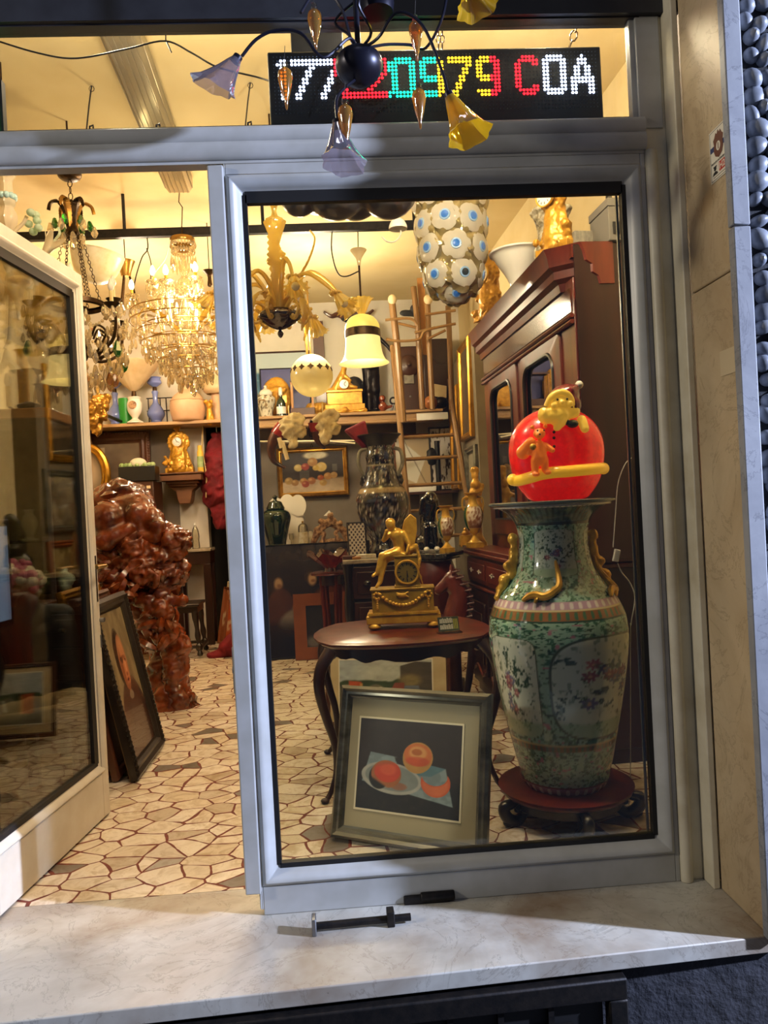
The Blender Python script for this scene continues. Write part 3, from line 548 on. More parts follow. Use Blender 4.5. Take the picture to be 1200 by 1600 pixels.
# flex with switch behind the glass
pts=[P(989,714,.35),P(977,725,.36),P(966,755,.4),P(962,800,.42),P(958,855,.42)]; b=MB(); b.tube(spline(pts,6),.0022,6); b.tube(spline([P(965,880,.42),P(972,895,.42),P(985,912,.42),P(992,935,.42),P(986,975,.44),P(985,1000,.6),P(984,1250,.7),P(970,1290,.62)],6),.0022,6)
t=thing('lamp_flex','thin white electric flex with inline switch hanging beside the green vase','cable',(0,0,0)); b.build('flex','wire_white',t); a=P(963,868,.42); MB().box(-.012,.012,-.008,.008,-.026,.026,TR(a.x,a.y,a.z,ry=.25)).build('switch','wire_white',t,bevel=.003)
# ================================================================ oval table and what is on it
TC=P(642,985,1.30); A_,B_=.455,.41; TX,TY,TZ=P(491,985,1.30).x+A_,1.36,.755
t=thing('oval_table','mahogany oval side table with scalloped apron and slender cabriole legs','table',(TX,TY,0))
def sup(c): return math.copysign(abs(c)**.68,c)
def scal(a,k=1.): return 1+.011*math.cos(8*a)*k+.006*math.cos(16*a)
b=MB(); vs=[];fs=[];n=96
for r_,z in ((0,TZ),(.93,TZ),(.95,TZ-.004),(1.0,TZ-.010),(1.0,TZ-.020),(.97,TZ-.026),(.955,TZ-.034),(0,TZ-.034)):
    for i in range(n): a=2*PI*i/n; vs.append((A_*r_*scal(a)*sup(math.cos(a)),B_*r_*scal(a)*sup(math.sin(a)),z))
for k in range(7):
    for i in range(n): j=(i+1)%n; fs.append((k*n+i,k*n+j,(k+1)*n+j,(k+1)*n+i))
b.add(vs,fs); b.build('table_top','mahogany',t)
b=MB(); vs=[];fs=[]
for q,(ra,rb) in enumerate(((.395,.35),(.38,.335))):
    for i in range(n):
        a=2*PI*i/n; dz=.038+.020*abs(math.cos(2*a))**.7+.009*math.cos(16*a); vs+= [(ra*sup(math.cos(a)),rb*sup(math.sin(a)),TZ-.034),(ra*sup(math.cos(a)),rb*sup(math.sin(a)),TZ-.045-dz)]
for q in range(2):
    for i in range(n): j=(i+1)%n; o_=q*2*n; fs.append((o_+2*i,o_+2*j,o_+2*j+1,o_+2*i+1))
for i in range(n): j=(i+1)%n; fs.append((2*i+1,2*j+1,2*n+2*j+1,2*n+2*i+1))
b.add(vs,fs); b.build('apron','mahogany_dark',t)
for a in (PI*1.22,PI*1.78,PI*.22,PI*.78):
    ux,uy=math.copysign(1.02,math.cos(a)),math.copysign(1.04,math.sin(a)); b=MB(); pts=[]
    for r_,z in ((.345,TZ-.04),(.39,TZ-.12),(.40,TZ-.22),(.375,TZ-.36),(.345,.26),(.345,.14),(.37,.05),(.395,.012)): pts.append((r_*1.06*ux,r_*.9*uy,z))
    pts=spline(pts,5); n2=len(pts); b.tube(pts,[.034-.021*min(1,(i/n2)*1.35) for i in range(n2)],10); b.ball((.40*1.06*ux,.40*.9*uy,.013),(.022,.022,.013)); b.build('cabriole_leg','mahogany_dark',t)
# mantel clock with winged figure
CX,CY=P(632,978,1.38).x,1.40; s_=mpp(1.3); t=thing('mantel_clock','gilt mantel clock with a winged figure seated above the dial, on the oval table','clock',(CX,CY,TZ),rz=-.08)
def cp(u,v,y=0): return ((u-632)*s_,y,(984-v)*s_)
b=MB(); b.box(-.195,.195,-.085,.085,.03,.075); b.build('plinth','gilt_smooth',t,bevel=.005)
b=MB(); n=30
for k in range(n): x=-.175+.35*k/(n-1); b.lathe([(0,0),(.0065,0),(.0065,.012),(0,.012)],8,TR(x,-.078,.082,rx=PI/2))
b.box(-.185,.185,-.078,.078,.075,.09); b.build('beaded_moulding','gilt_smooth',t)
b=MB(); b.box(-.162,.162,-.066,.066,.09,.205); b.box(-.17,.17,-.072,.072,.205,.214); mat('gilt_body','b08c30',.32,.35,'987620',14,3); b.build('base_box','gilt_body',t,bevel=.002)
for x in (-.155,.155):
    for y in (-.06,.06): MB().lathe(sprof([(.012,0),(.03,.008),(.034,.018),(.026,.032)],3),14,TR(x,y,0)).build('foot','gilt_smooth',t)
b=MB(); pts=[(x,-.072,.185-.06*(1-(x/.12)**2)) for x in np.linspace(-.12,.12,15)]
for p in pts: b.ball(p,(.011,.009,.010),8,6)
for x in (-.135,.135):
    for a in np.linspace(0,2*PI,8)[:-1]: b.ball((x+.016*math.cos(a),-.07,.178+.016*math.sin(a)),.008,7,5)
    for z in (.15,.138,.126,.114): b.ball((x,-.07,z),.007+.02*(z-.114)/3,7,5)
b.build('garland','gilt_smooth',t); organic('trophy_mount',[('b',(0,-.07,.176),(.02,.01,.012)),('b',(-.02,-.07,.18),(.014,.008,.008)),('c',(-.03,-.07,.19),(.03,-.07,.168),.005,.005),('c',(.03,-.07,.192),(-.02,-.07,.168),.005,.005)],'gilt_smooth',t,voxel=.004)
b=MB(); b.box(-.04,.10,-.055,.055,.214,.225); b.box(-.034,.094,-.05,.05,.225,.375); b.box(-.04,.1,-.055,.055,.375,.385); b.build('dial_block','gilt_body',t,bevel=.002)
dx,dz,dr=.03,.295,.062; MB().lathe([(dr-.008,.0),(dr,.004),(dr+.004,.010),(dr,.014),(dr-.008,.012)],36,TR(dx,-.05,dz,rx=PI/2),caps=False).build('bezel','gilt_smooth',t)
mat('dial_gold','8c7638',.4,.6); MB().lathe([(0,0),(dr-.006,0),(dr-.006,.005),(0,.005)],32,TR(dx,-.05,dz,rx=PI/2)).build('dial','dial_gold',t)
b=MB(); 
for k in range(12): a=2*PI*k/12; b.box(-.0022,.0022,-.0575,-.055,dr*.58,dr*.82,TR(dx,0,dz,ry=a))
b.build('numerals','ink',t); b=MB(); b.box(-.002,.002,-.06,-.058,-.045,.008,TR(dx,0,dz,ry=.05)); b.box(-.002,.002,-.059,-.057,-.006,.028,TR(dx,0,dz,ry=3.0)); b.build('hands','ink',t)
def figure(parent,F,m,vox=.005):
    # seated winged youth: head bowed, torso leaning on the dial, legs hanging to the left
    sh=[('c',(-.01,0,.395),(.0,0,.44),.036,.032),('c',(.0,0,.44),(-.012,-.006,.49),.034,.040),('c',(-.012,-.006,.50),(-.035,-.012,.53),.018,.016),('b',(-.045,-.016,.548),(.026,.026,.03)),
        ('b',(-.045,-.010,.562),(.028,.027,.022)),('c',(.02,-.02,.50),(.05,-.035,.44),.017,.013),('c',(.05,-.035,.44),(.035,-.055,.40),.013,.009),('c',(-.045,-.01,.505),(-.085,-.035,.47),.017,.013),('c',(-.085,-.035,.47),(-.07,-.05,.51),.012,.009),('b',(-.066,-.05,.518),.011),
        ('c',(-.015,-.02,.40),(-.095,-.045,.385),.030,.022),('c',(-.095,-.045,.385),(-.125,-.05,.30),.022,.014),('c',(-.125,-.05,.30),(-.15,-.06,.285),.011,.010),('c',(-.01,.015,.395),(-.085,-.03,.365),.03,.022),('c',(-.085,-.03,.365),(-.115,-.05,.25),.021,.013),('c',(-.115,-.05,.25),(-.135,-.065,.225),.011,.009),
        ('b',(-.03,0,.385),(.05,.045,.028)),('c',(-.05,-.03,.395),(.03,-.03,.38),.02,.02)]
    organic('figure',sh,m,parent,voxel=vox,disp=.003,dscale=.012,M=F)
figure(t,TR(.0,0,0),'gilt_smooth')
for sgn,yy in ((1,.03),(1,-.005)):
    b=MB(); o_=[(.0,.0),(.02,.07),(.055,.10),(.085,.075),(.085,.01),(.07,-.06),(.045,-.10),(.02,-.06)]; b.prism([(x+.01,z+.50) for x,z in o_],yy+.012,yy+.022); b.build('wing','gilt_smooth',t,bevel=.004)
organic('drapery',[('c',(.05,-.03,.40),(.085,-.045,.43),.02,.012),('c',(.085,-.05,.43),(.1,-.055,.36),.012,.009),('c',(.1,-.055,.36),(.09,-.06,.30),.009,.007),('c',(.09,-.06,.30),(.11,-.06,.23),.007,.006),('b',(.07,-.04,.415),(.03,.02,.02))],'gilt_smooth',t,voxel=.005,disp=.008,dscale=.015)
# card holder on the table
c=P(703,985,1.10); c.z=TZ; t=thing('card_holder','clear acrylic stand with a green printed card beside the mantel clock','card holder',(c.x,1.12,TZ),rz=.1)
MB().box(-.06,.06,-.03,.03,0,.006).build('acrylic_foot','clear_glass',t); F=TR(0,-.0,.006,rx=-.3); MB().box(-.055,.055,0,.002,0,.075,F).build('acrylic_back','clear_glass',t); mat('card_green','22301f',.5); mat('card_yellow','b9b83a',.5); MB().box(-.052,.052,-.002,0,.003,.073,F).build('card','card_green',t)
b=MB(); q=random.Random(4)
for k in range(13):
    for z in (.012,.043): x=-.044+k*.0052; b.box(x,x+.0026,-.0026,-.002,z,z+.02+q.uniform(0,.006),F)
b.build('white_strokes','st_white',t); b=MB()
for x in (.026,.034,.042): b.box(x,x+.003,-.0026,-.002,.012,.062,F)
b.build('yellow_strokes','card_yellow',t)
# ================================================================ framed pictures
def picture(name,label,fn,w,h,fw,fm,nx=90,ny=90,fd=.035,matw=0,matm='mat_board',cat='painting',fillet=None,group=None,glass=False,step=True,canvas_m=None,ornate=None):
    """frame of outside size w x h, face toward -Y, base on z=0"""
    t=thing(name,label,cat,group=group); b=MB(); ins=[(0,.0),(0,-fd*.7),(fw*.25,-fd),(fw*.5,-fd*.72),(fw*.7,-fd*.8),(fw*.85,-fd*.45),(fw,-fd*.35),(fw,0)]
    if not step: ins=[(0,0),(0,-fd),(fw,-fd*.8),(fw,0)]
    rings=[[(-w/2+o_,y,o_),(w/2-o_,y,o_),(w/2-o_,y,h-o_),(-w/2+o_,y,h-o_)] for o_,y in ins]; vs=[p for r_ in rings for p in r_]; fs=[]
    for k in range(len(rings)-1):
        for i in range(4): j=(i+1)%4; fs.append((k*4+i,k*4+j,(k+1)*4+j,(k+1)*4+i))
    b.add(vs,fs)
    b.build('frame',fm,t,sharp=25)
    if ornate:
        bb=MB(); rq=random.Random(5); per=[]
        for i in range(int((w)/.03)): per+=[(-w/2+.015+i*.03,.012),(-w/2+.015+i*.03,h-.012)]
        for i in range(int(h/.03)): per+=[(-w/2+.012,.015+i*.03),(w/2-.012,.015+i*.03)]
        for x,z in per: bb.ball((x,-fd*.9,z),(.016,.010,.016),7,5)
        bb.build('carved_edge',ornate,t)
    bx('backing','canvas_back',-w/2+.004,w/2-.004,-.004,.006,.004,h-.004,parent=t)
    iw,ih=w-2*fw,h-2*fw; y=-fd*.3
    if matw:
        m4=matw if hasattr(matw,'__len__') else (matw,)*4   # left,right,bottom,top
        b=MB(); b.box(-iw/2,iw/2,y,y+.003,fw,h-fw); b.build('mount_board',matm,t); cx=(m4[0]-m4[1])/2; cw,ch=iw-m4[0]-m4[1],ih-m4[2]-m4[3]
        if fillet: b=MB(); e=.008; b.box(cx-cw/2-e,cx+cw/2+e,y-.003,y,fw+m4[2]-e,fw+m4[2]+ch+e); b.build('fillet',fillet,t)
        o=grid('canvas',cw,ch,nx,ny,fn,canvas_m or 'canvas_paint',t,0,TR(cx,y-.0035,fw+m4[2]))
    else: o=grid('canvas',iw,ih,nx,ny,fn,canvas_m or 'canvas_paint',t,0,TR(0,y,fw))
    if glass: bx('glazing','window_glass',-iw/2,iw/2,y-.010,y-.008,fw,h-fw,parent=t)
    return t
vcol('canvas_paint',.45,0,bs=.15,bscale=120); vcol('canvas_gloss',.25,0,coat=.3)
def melon(x,y):
    n=fbm(x*14,y*14,4,2); im=base(x,'2c2624'); im=lay(im,np.clip((.42-y)*8,0,1),'1e2024'); im=lay(im,np.clip((n-.55)*5,0,1),'332b28',.5)
    im=lay(im,pol(x,y,[(.05,.30),(.94,.13),(.86,.52),(.36,.60),(.12,.63)])*np.clip(1-pol(x,y,[(.36,.6),(.42,.45),(.62,.45),(.6,.6)]),0,1),'76868a'); im=lay(im,np.clip((n-.48)*8,0,1)*pol(x,y,[(.05,.30),(.94,.13),(.86,.52),(.36,.60),(.12,.63)]),'8fa0a2',.5); im=lay(im,pol(x,y,[(.58,.42),(.72,.42),(.86,.52),(.62,.56)]),'4f7480',.8)
    im=lay(im,ell(x,y,.34,.36,.30,.17,.03,-.12),'a6a79e'); im=lay(im,ell(x,y,.345,.365,.265,.14,.05,-.12),'7f8885'); im=lay(im,ell(x,y,.22,.36,.10,.13,.1),'20211f'); im=lay(im,ell(x,y,.42,.28,.08,.04,.3),'9a5a3c',.7)
    im=lay(im,ell(x,y,.29,.40,.15,.15,.05)*np.clip((x*.6+y-.42)*30,0,1),'a0633a'); im=lay(im,ell(x,y,.30,.43,.13,.12,.08)*np.clip((.55-y+.2*(x-.3))*14,0,1),'c4462c'); im=lay(im,ell(x,y,.31,.45,.08,.06,.4),'d8603c',.8)
    im=lay(im,ell(x,y,.59,.61,.145,.17,.03,-.15),'b88a48'); im=lay(im,ell(x,y,.59,.64,.135,.125,.05,-.1),'c8703a'); im=lay(im,ell(x,y,.59,.665,.085,.07,.3),'d89a58'); im=lay(im,ell(x,y,.58,.67,.05,.035,.3),'a85a2a',.8); im=lay(im,ell(x,y,.59,.57,.12,.05,.3),'c0452c',.6)
    im=lay(im,ell(x,y,.77,.36,.14,.15,.03,.1)*np.clip(1-ell(x,y,.76,.43,.12,.10,.03),0,1)*(y<.45),'c85c36'); im=lay(im,ell(x,y,.77,.34,.12,.12,.2,.1)*np.clip(1-ell(x,y,.76,.43,.13,.11,.03),0,1)*(y<.44),'d4754a',.8)
    return im*(.93+.14*n[...,None])
# painting of melons propped against the vase stand
pl=PZ(527,1316); pr_=PZ(752,1330); tl=P(548,1090,.93); tr_=P(778,1110,.80)
def propped(t,bl,br,h,lean):
    d=(br-bl); d.z=0; t.location=(bl+br)/2; t.location.z=.0; a=math.atan2(d.y,d.x); t.rotation_euler=(-lean,0,a)
t=picture('melon_painting','painting of cut melons in a grey silver frame with cream mount, under the table',melon,.69,.63,.052,'frame_silver',170,170,.04,(.05,.07,.078,.082),fillet='fillet',canvas_m='canvas_paint')
t.rotation_mode='XYZ'; t.location=(.476,.43,.006); t.rotation_euler=(-.27,0,R(-29))
def landsc(x,y):
    n=fbm(x*12,y*12,4,4); im=base(x,'b9bcae'); im=lay(im,np.clip((.35-x)*4,0,1),'9aa7b0',.6); im=lay(im,np.clip((.58+.1*fbm(x*9,x*0,3,7)-y)*30,0,1)*(x<.75),'39492f'); im=lay(im,np.clip((.5-y+.05*np.sin(x*20))*30,0,1),'6a6650'); im=lay(im,pol(x,y,[(.02,0),(.1,0),(.12,.52),(.02,.5)]),'5e6a72')
    im=lay(im,pol(x,y,[(.10,.2),(.24,.2),(.24,.58),(.10,.6)]),'b8532f'); im=lay(im,pol(x,y,[(.22,.2),(.25,.2),(.25,.55),(.22,.55)]),'d49a52'); im=lay(im,pol(x,y,[(.66,.25),(1,.2),(1,.95),(.82,.96),(.66,.88)]),'4d473c'); im=lay(im,ell(x,y,.76,.6,.12,.12,.6),'8a7a4c',.8)
    im=lay(im,pol(x,y,[(.45,.22),(.88,.2),(.86,.5),(.72,.5),(.48,.36)]),'66707a'); im=lay(im,pol(x,y,[(.56,.44),(.7,.44),(.7,.56),(.6,.56)]),'8a4a38'); im=lay(im,pol(x,y,[(.40,.25),(.44,.25),(.46,.48),(.43,.48)]),'c9c7bc'); im=lay(im,np.clip((.2-y)*20,0,1),'3f3f38'); im=lay(im,ell(x,y,.15,.36,.05,.1,.5),'8f2f22',.8)
    return im*(.85+.3*n[...,None])
t=picture('landscape_painting','painting of a town with a tower, cream mount, leaning behind the melon painting',landsc,.80,.48,.03,'frame_walnut',110,90,.03,(.06,.09,.06,.035),'parchment',fillet='fillet'); t.location=(P(604,1080,2.2).x,2.16,.012); t.rotation_euler=(-.16,R(1.5),R(-8))
# ================================================================ LED sign in the transom
t=thing('led_sign','long black LED message board lit in white, red, green and yellow digits','sign',(0,0,0))
X0,X1,Z0,Z1=.098,1.322,2.775,3.055; b=MB(); b.box(X0,X1,.10,.16,Z0,Z1); mat('board_black','15161c',.5); b.build('housing','board_black',t,bevel=.006)
for nm,c,e,s in (('led_white','e8ecff','cdd6ff',9),('led_red','ff3030','ff1420',7),('led_teal','30e0b0','10d8a0',6),('led_yellow','ffd040','ffb818',7),('led_idle','6a7a8c','000000',0)): mat(nm,c,.4,emit=e,estr=s)
GL={'1':['.##','###','.##','.##','.##','.##','.##','.##','.##','.##','.##'],
'7':['#######','#######','.....##','....##.','....##.','...##..','...##..','..##...','..##...','.##....','.##....'],
'2':['.#####.','##...##','.....##','.....##','....##.','...##..','..##...','.##....','##.....','#######','#######'],
'0':['.#####.','#######','##...##','##...##','##...##','##...##','##...##','##...##','##...##','#######','.#####.'],
'9':['.#####.','#######','##...##','##...##','##...##','#######','.######','.....##','.....##','#######','.#####.'],
'C':['..####.','.######','##...##','##.....','##.....','##.....','##.....','##.....','##...##','.######','..####.'],
'A':['...#...','..###..','..###..','.##.##.','.##.##.','.##.##.','#######','#######','##...##','##...##','##...##'],
'O':['.#####.','#######','##...##','##...##','##...##','##...##','##...##','##...##','##...##','#######','.#####.']}
lit={}
for ch,c0 in (('1',1),('7',5),('7',12),('2',19),('2',26),('0',33),('9',41),('7',49),('9',57),('C',68),('O',76),('A',84)):
    for r_,row in enumerate(GL[ch]):
        for k,p in enumerate(row):
            if p=='#': lit[(c0+k,r_+1)]=1
parts={k:MB() for k in ('led_white','led_red','led_teal','led_yellow','led_idle')}; pt=(X1-X0-.03)/92
for c_ in range(92):
    for r_ in range(16):
        x=X0+.015+(c_+.5)*pt; z=Z1-.014-(r_+.5)*.0135
        if (c_,r_) in lit:
            k='led_white' if c_<17 or c_>75 else 'led_red' if c_<32 or 61<=c_ else 'led_teal' if c_<46 else 'led_yellow'; rd=.0054
        else: k='led_idle'; rd=.0018
        parts[k].lathe([(rd,0),(rd*.7,.003)],6,TR(x,.10,z,rx=PI/2))
for k,n in (('led_white','white_lit_dots'),('led_red','red_lit_dots'),('led_teal','green_lit_dots'),('led_yellow','yellow_lit_dots'),('led_idle','unlit_dots')): parts[k].build(n,k,t,smooth=False)
b=MB()
for u in (691,): chainlinks(b,P(u,78,.14),P(u,10,.14),.0045,.03); chainlinks(b,P(u-6,78,.14),P(u-6,10,.14),.0045,.03)
chainlinks(b,P(888,78,.14),P(910,20,.14),.006,.045); b.build('hanging_chain','antique_brass',t)
# finned power supply hung above the sign
a=P(495,62,.3); t=thing('finned_box','dark finned metal box hanging behind the lit message board','box',(a.x,.3,a.z-.06)); MB().box(-.10,.10,-.03,.03,-.06,.085).build('body','lintel_dark',t,bevel=.004); b=MB()
for k in range(13): b.box(-.098+k*.016,-.092+k*.016,-.03,.03,.085,.1)
b.build('fins','lintel_dark',t); b=MB()
for x in (-.08,.08): b.tube([(x,0,.1),(x,0,ZC-a.z+.06)],.004,6)
b.build('hanger','black_iron',t)
# small wrought chandelier hanging in the street in front of the sign
Yc=-.28; c=P(561,104,Yc); m_=mpp(Yc); t=thing('glass_flower_chandelier','small dark metal chandelier with glass flower shades hanging before the lit sign','chandelier',(c.x,Yc,c.z))
def q_(u,v,y=0): w=P(u,v,Yc+y); return (w.x-c.x,y,w.z-c.z)
mat('dark_blue_metal','1c1d2c',.35,.5); MB().lathe(sprof([(0,-.062),(.02,-.06),(.058,-.035),(.074,0),(.066,.03),(.035,.052),(.012,.06),(.010,.07)],4),28).build('hub','dark_blue_metal',t)
b=MB(); b.tube([(0,0,.05),(0,0,.75)],.009,10); b.build('stem','dark_blue_metal',t); MB().lathe([(0,.0),(.05,.0),(.055,.03),(.04,.1),(0,.1)],20,TR(*q_(590,20,.06))).build('rose','dark_blue_metal',t)
arms=[([(0,0,.05),q_(545,60,-.05),q_(505,90,-.08),q_(470,52,-.1),q_(430,48,-.1),q_(400,62,-.1),q_(378,88,-.1)],'tulip_glass',(370,92),(340,138),-.1),
([(0,0,.05),q_(548,60,.02),q_(532,10,.05),q_(500,-20,.06),q_(470,20,.0)],None,None,None,0),
([(0,0,-.03),q_(528,150,-.1),q_(527,190,-.14)],'tulip_glass',(527,193),(532,248),-.14),
([(0,0,.05),q_(590,60,-.1),q_(620,20,-.14),q_(660,40,-.15),q_(690,110,-.15),q_(700,148,-.15)],'tulip_yellow',(702,150),(728,205),-.15),
([(0,0,.05),q_(600,70,.1),q_(640,70,.15),q_(665,75,.15),q_(690,30,.1),q_(700,-20,.1)],None,None,None,0),
([(0,0,.05),q_(580,50,-.05),q_(560,0,-.1),q_(610,-40,-.12),q_(690,-40,-.14),q_(728,-28,-.14)],'tulip_yellow',(729,-25),(742,6),-.14),
([(0,0,.05),q_(545,55,.1),q_(525,30,.12),q_(585,-20,.1)],None,None,None,0)]
for pts,gm,p0,p1,y in arms:
    b=MB(); b.tube(spline(pts,6),.0048,7)
    o=b.build('arm','dark_blue_metal',t)
    if gm:
        A=Vector(q_(*p0,y)); B=Vector(q_(*p1,y)); F=along(A,B); Ln=(B-A).length; MB().lathe([(0,-.012),(.014,-.01),(.015,.012),(0,.014)],12,F).build('socket','dark_blue_metal',t)
        b=MB(); n=28; vs=[];fs=[]
        pr2=[(.014,.005),(.022,.2),(.030,.45),(.040,.7),(.050,.92),(.064,1.08)]
        for k,(r_,z) in enumerate(pr2):
            for i in range(n):
                a=2*PI*i/n; f=k/5; rr_=r_*(1+.10*f*math.cos(7*a))*(1+.22*f*math.cos(a-.8)); vs.append((rr_*math.cos(a),rr_*math.sin(a),Ln*z*(1+.16*f*f*math.cos(a-.8))))
        for k in range(5):
            for i in range(n): j=(i+1)%n; fs.append((k*n+i,k*n+j,(k+1)*n+j,(k+1)*n+i))
        b.add(vs,fs,F); b.build('flower_shade',gm,t)
for u,v,y in ((492,38,-.05),(650,56,-.02),(655,162,-.05),(446,130,-.12),(540,188,-.16)):
    F=TR(*q_(u,v,y)); b=MB(); b.lathe([(0,.066),(.008,.062),(.010,.05),(.006,.046)],10,F); b.build('drop_cap','clear_glass',t); b=MB(); b.lathe([(.006,.046),(.018,.034),(.0205,.018),(.0195,.010),(.012,-.03),(.005,-.055),(.003,-.075),(0,-.08)],10,F,lob=.08,lobn=10); b.build('glass_drop','crystal_amber',t); b=MB(); b.tube([Vector(q_(u,v,y))+Vector((0,0,.064)),Vector(q_(u,v,y))+Vector((0.004,0,.11))],.001,5); b.build('drop_wire','wire_black',t)

a=P(3,180,.35); t=thing('green_reflection_box','green lit sign at the far left edge of the transom window','sign',(a.x-.06,.35,a.z-.13)); MB().box(-.10,.07,-.015,.02,0,.26).build('housing','board_black',t); mat('green_reflection_glow','20a040',.4,emit='20d050',estr=1.6); MB().box(-.10,.055,-.02,-.015,.02,.16).build('green_face','green_reflection_glow',t); MB().box(-.10,.05,-.02,-.015,.17,.24).build('white_face','st_white',t); b=MB(); b.tube([(0,0,.26),(0,0,ZC-a.z+.13)],.004,6); b.build('hanger','black_iron',t)  # glowing box added in place of another sign's reflection
# ================================================================ tall glazed cabinet on its sideboard, right-hand wall
F0=(1.497,1.1,0); ra=math.atan2(1.9,-.097)
t=thing('sideboard','dark mahogany sideboard with carved drawers below the glazed cabinet','sideboard',F0,rz=ra); H1=1.075
b=MB(); b.box(.10,1.98,-.40,.17,.08,H1-.05); b.box(.12,1.96,-.38,.14,0,.08); b.build('carcase','mahogany_dark',t,bevel=.006)
b=MB(); b.box(.06,2.0,-.40,.215,H1-.05,H1-.025); b.box(.07,1.99,-.40,.20,H1-.025,H1); b.build('board_top','mahogany',t,bevel=.006)
mat('inlay','d8cfc0',.4)
for k,x in enumerate((.18,.78,1.38)):
    b=MB(); b.box(x-.04,x+.56,.17,.19,.83,1.0); b.box(x,x+.52,.19,.2,.86,.97); d=b.build('drawer','mahogany',t,bevel=.006); b=MB()
    for dx in (.14,.38): b.tube([(x+dx+.015*math.cos(a),.203,.915+.015*math.sin(a)) for a in np.linspace(0,2*PI,12)[:-1]],.003,5,True); b.box(x+dx-.06,x+dx-.03,.2,.203,.912,.918); b.box(x+dx+.03,x+dx+.06,.2,.203,.912,.918)
    b.build('inlay','inlay',d); b=MB(); b.box(x-.03,x+.55,.17,.188,.12,.78); b.box(x+.03,x+.49,.188,.205,.2,.70); b.box(x+.09,x+.43,.205,.215,.27,.63); b.build('panel_door','mahogany_dark',t,bevel=.012); 
    b=MB(); b.tube(spline([(x+.06,.21,.24),(x+.12,.21,.2),(x+.26,.212,.25),(x+.40,.21,.2),(x+.46,.21,.24)],5),.012,8); b.build('carved_swag','mahogany',t)
for z in (.81,): 
    b=MB(); b.box(.10,1.98,.17,.20,z-.02,z); b.build('moulding','mahogany',t,bevel=.006)
t=thing('display_cabinet','tall mahogany glazed cabinet with stepped cornice, behind the Santa lamp','cabinet',F0,rz=ra)
b=MB(); b.box(0,1.9,-.42,-.40,H1,2.5); b.box(0,.025,-.42,-.02,H1,2.5); b.box(1.875,1.9,-.42,-.02,H1,2.5); b.box(0,1.9,-.42,-.0,2.33,2.5); b.box(0,1.9,-.42,0,H1,H1+.09); b.box(0,.2,-.03,0,H1,2.4); b.box(1.75,1.9,-.03,0,H1,2.4); b.box(.94,1.02,-.03,0,H1,2.4); b.build('carcase','mahogany',t,bevel=.004)
bx('side_panel','mahogany_dark',-.012,.002,-.42,-.01,H1,2.66,parent=t)
b=MB(); st=[(.02,2.46),(.03,2.50),(.06,2.52),(.06,2.56),(.09,2.58),(.10,2.63),(.12,2.67),(-.05,2.67),(-.05,2.46)]
# cornice swept along the front with a canted near corner
path=[(-.02,-.16),(.14,0),(1.9,0),(1.9,-.4)]; vs=[];fs=[]; n=len(st)
dirs=[(-.0,1.),(-.38,.92),(.7,.7),(1,0)]
for (x,y),(dx,dy) in zip(path,dirs):
    for o_,z in st: vs.append((x+dx*o_,y+dy*o_,z))
for k in range(3):
    for i in range(n): j=(i+1)%n; fs.append((k*n+i,k*n+j,(k+1)*n+j,(k+1)*n+i))
fs+=[tuple(range(n)),tuple(3*n+i for i in range(n))[::-1]]; b.add(vs,fs); b.box(0,1.9,-.42,0,2.6,2.668); b.build('cornice','mahogany',t,sharp=20)
b=MB()
for z in (2.28,2.31): b.tube([(.0,.012,z),(1.9,.012,z)],.012,8)
b.build('frieze_moulding','mahogany',t); bx('figured_frieze','walnut_polished',.03,1.87,.0,.006,2.335,2.455,parent=t)
def rrect(x0,x1,z0,z1,r,n=6):
    o=[]
    for cx,cz,a0 in ((x1-r,z1-r,0),(x0+r,z1-r,PI/2)): o+=[(cx+r*math.cos(a0+PI/2*k/n),cz+r*math.sin(a0+PI/2*k/n)) for k in range(n+1)]
    return [(x1,z0)]+o+[(x0,z0)]
for x0,x1 in ((.2,.94),(1.02,1.75)):
    A=rrect(x0,x1,H1+.09,2.27,.04); B=rrect(x0+.1,x1-.1,H1+.20,2.19,.10); n=len(A); b=MB(); vs=[(x,y,z) for y in (.012,-.015) for x,z in A]+[(x,y,z) for y in (.022,-.015) for x,z in B]; fs=[]
    for i in range(n): j=(i+1)%n; fs+=[(i,j,2*n+j,2*n+i),(n+i,3*n+i,3*n+j,n+j),(i,n+i,n+j,j),(2*n+i,2*n+j,3*n+j,3*n+i)]
    b.add(vs,fs); d=b.build('glazed_door','mahogany',t,bevel=.006); b=MB(); b.tube([(x,.02,z) for x,z in B],.012,7,True); b.build('pane_moulding','blackwood',d); glassy('cabinet_glass','e8e4d8',.45,.015); bx('pane','cabinet_glass',x0+.09,x1-.09,.0,.004,H1+.19,2.2,parent=d); MB().ball(((x1-.045) if x0<.5 else x0+.045,.03,1.6),.014).build('knob','antique_brass',d)
b=MB()
for z in (1.45,1.82): b.box(.03,1.87,-.38,-.05,z,z+.012)
b.build('shelf','mahogany',t)
Mc=Matrix.Translation(F0)@Matrix.Rotation(ra,4,'Z')
def incab(x,y,z): return Mc@Vector((x,y,z))
rq=random.Random(11)
GP=[(0,0),(.04,0),(.042,.01),(.02,.02),(.03,.05),(.045,.09),(.035,.13),(.02,.15),(.03,.17),(0,.17)]
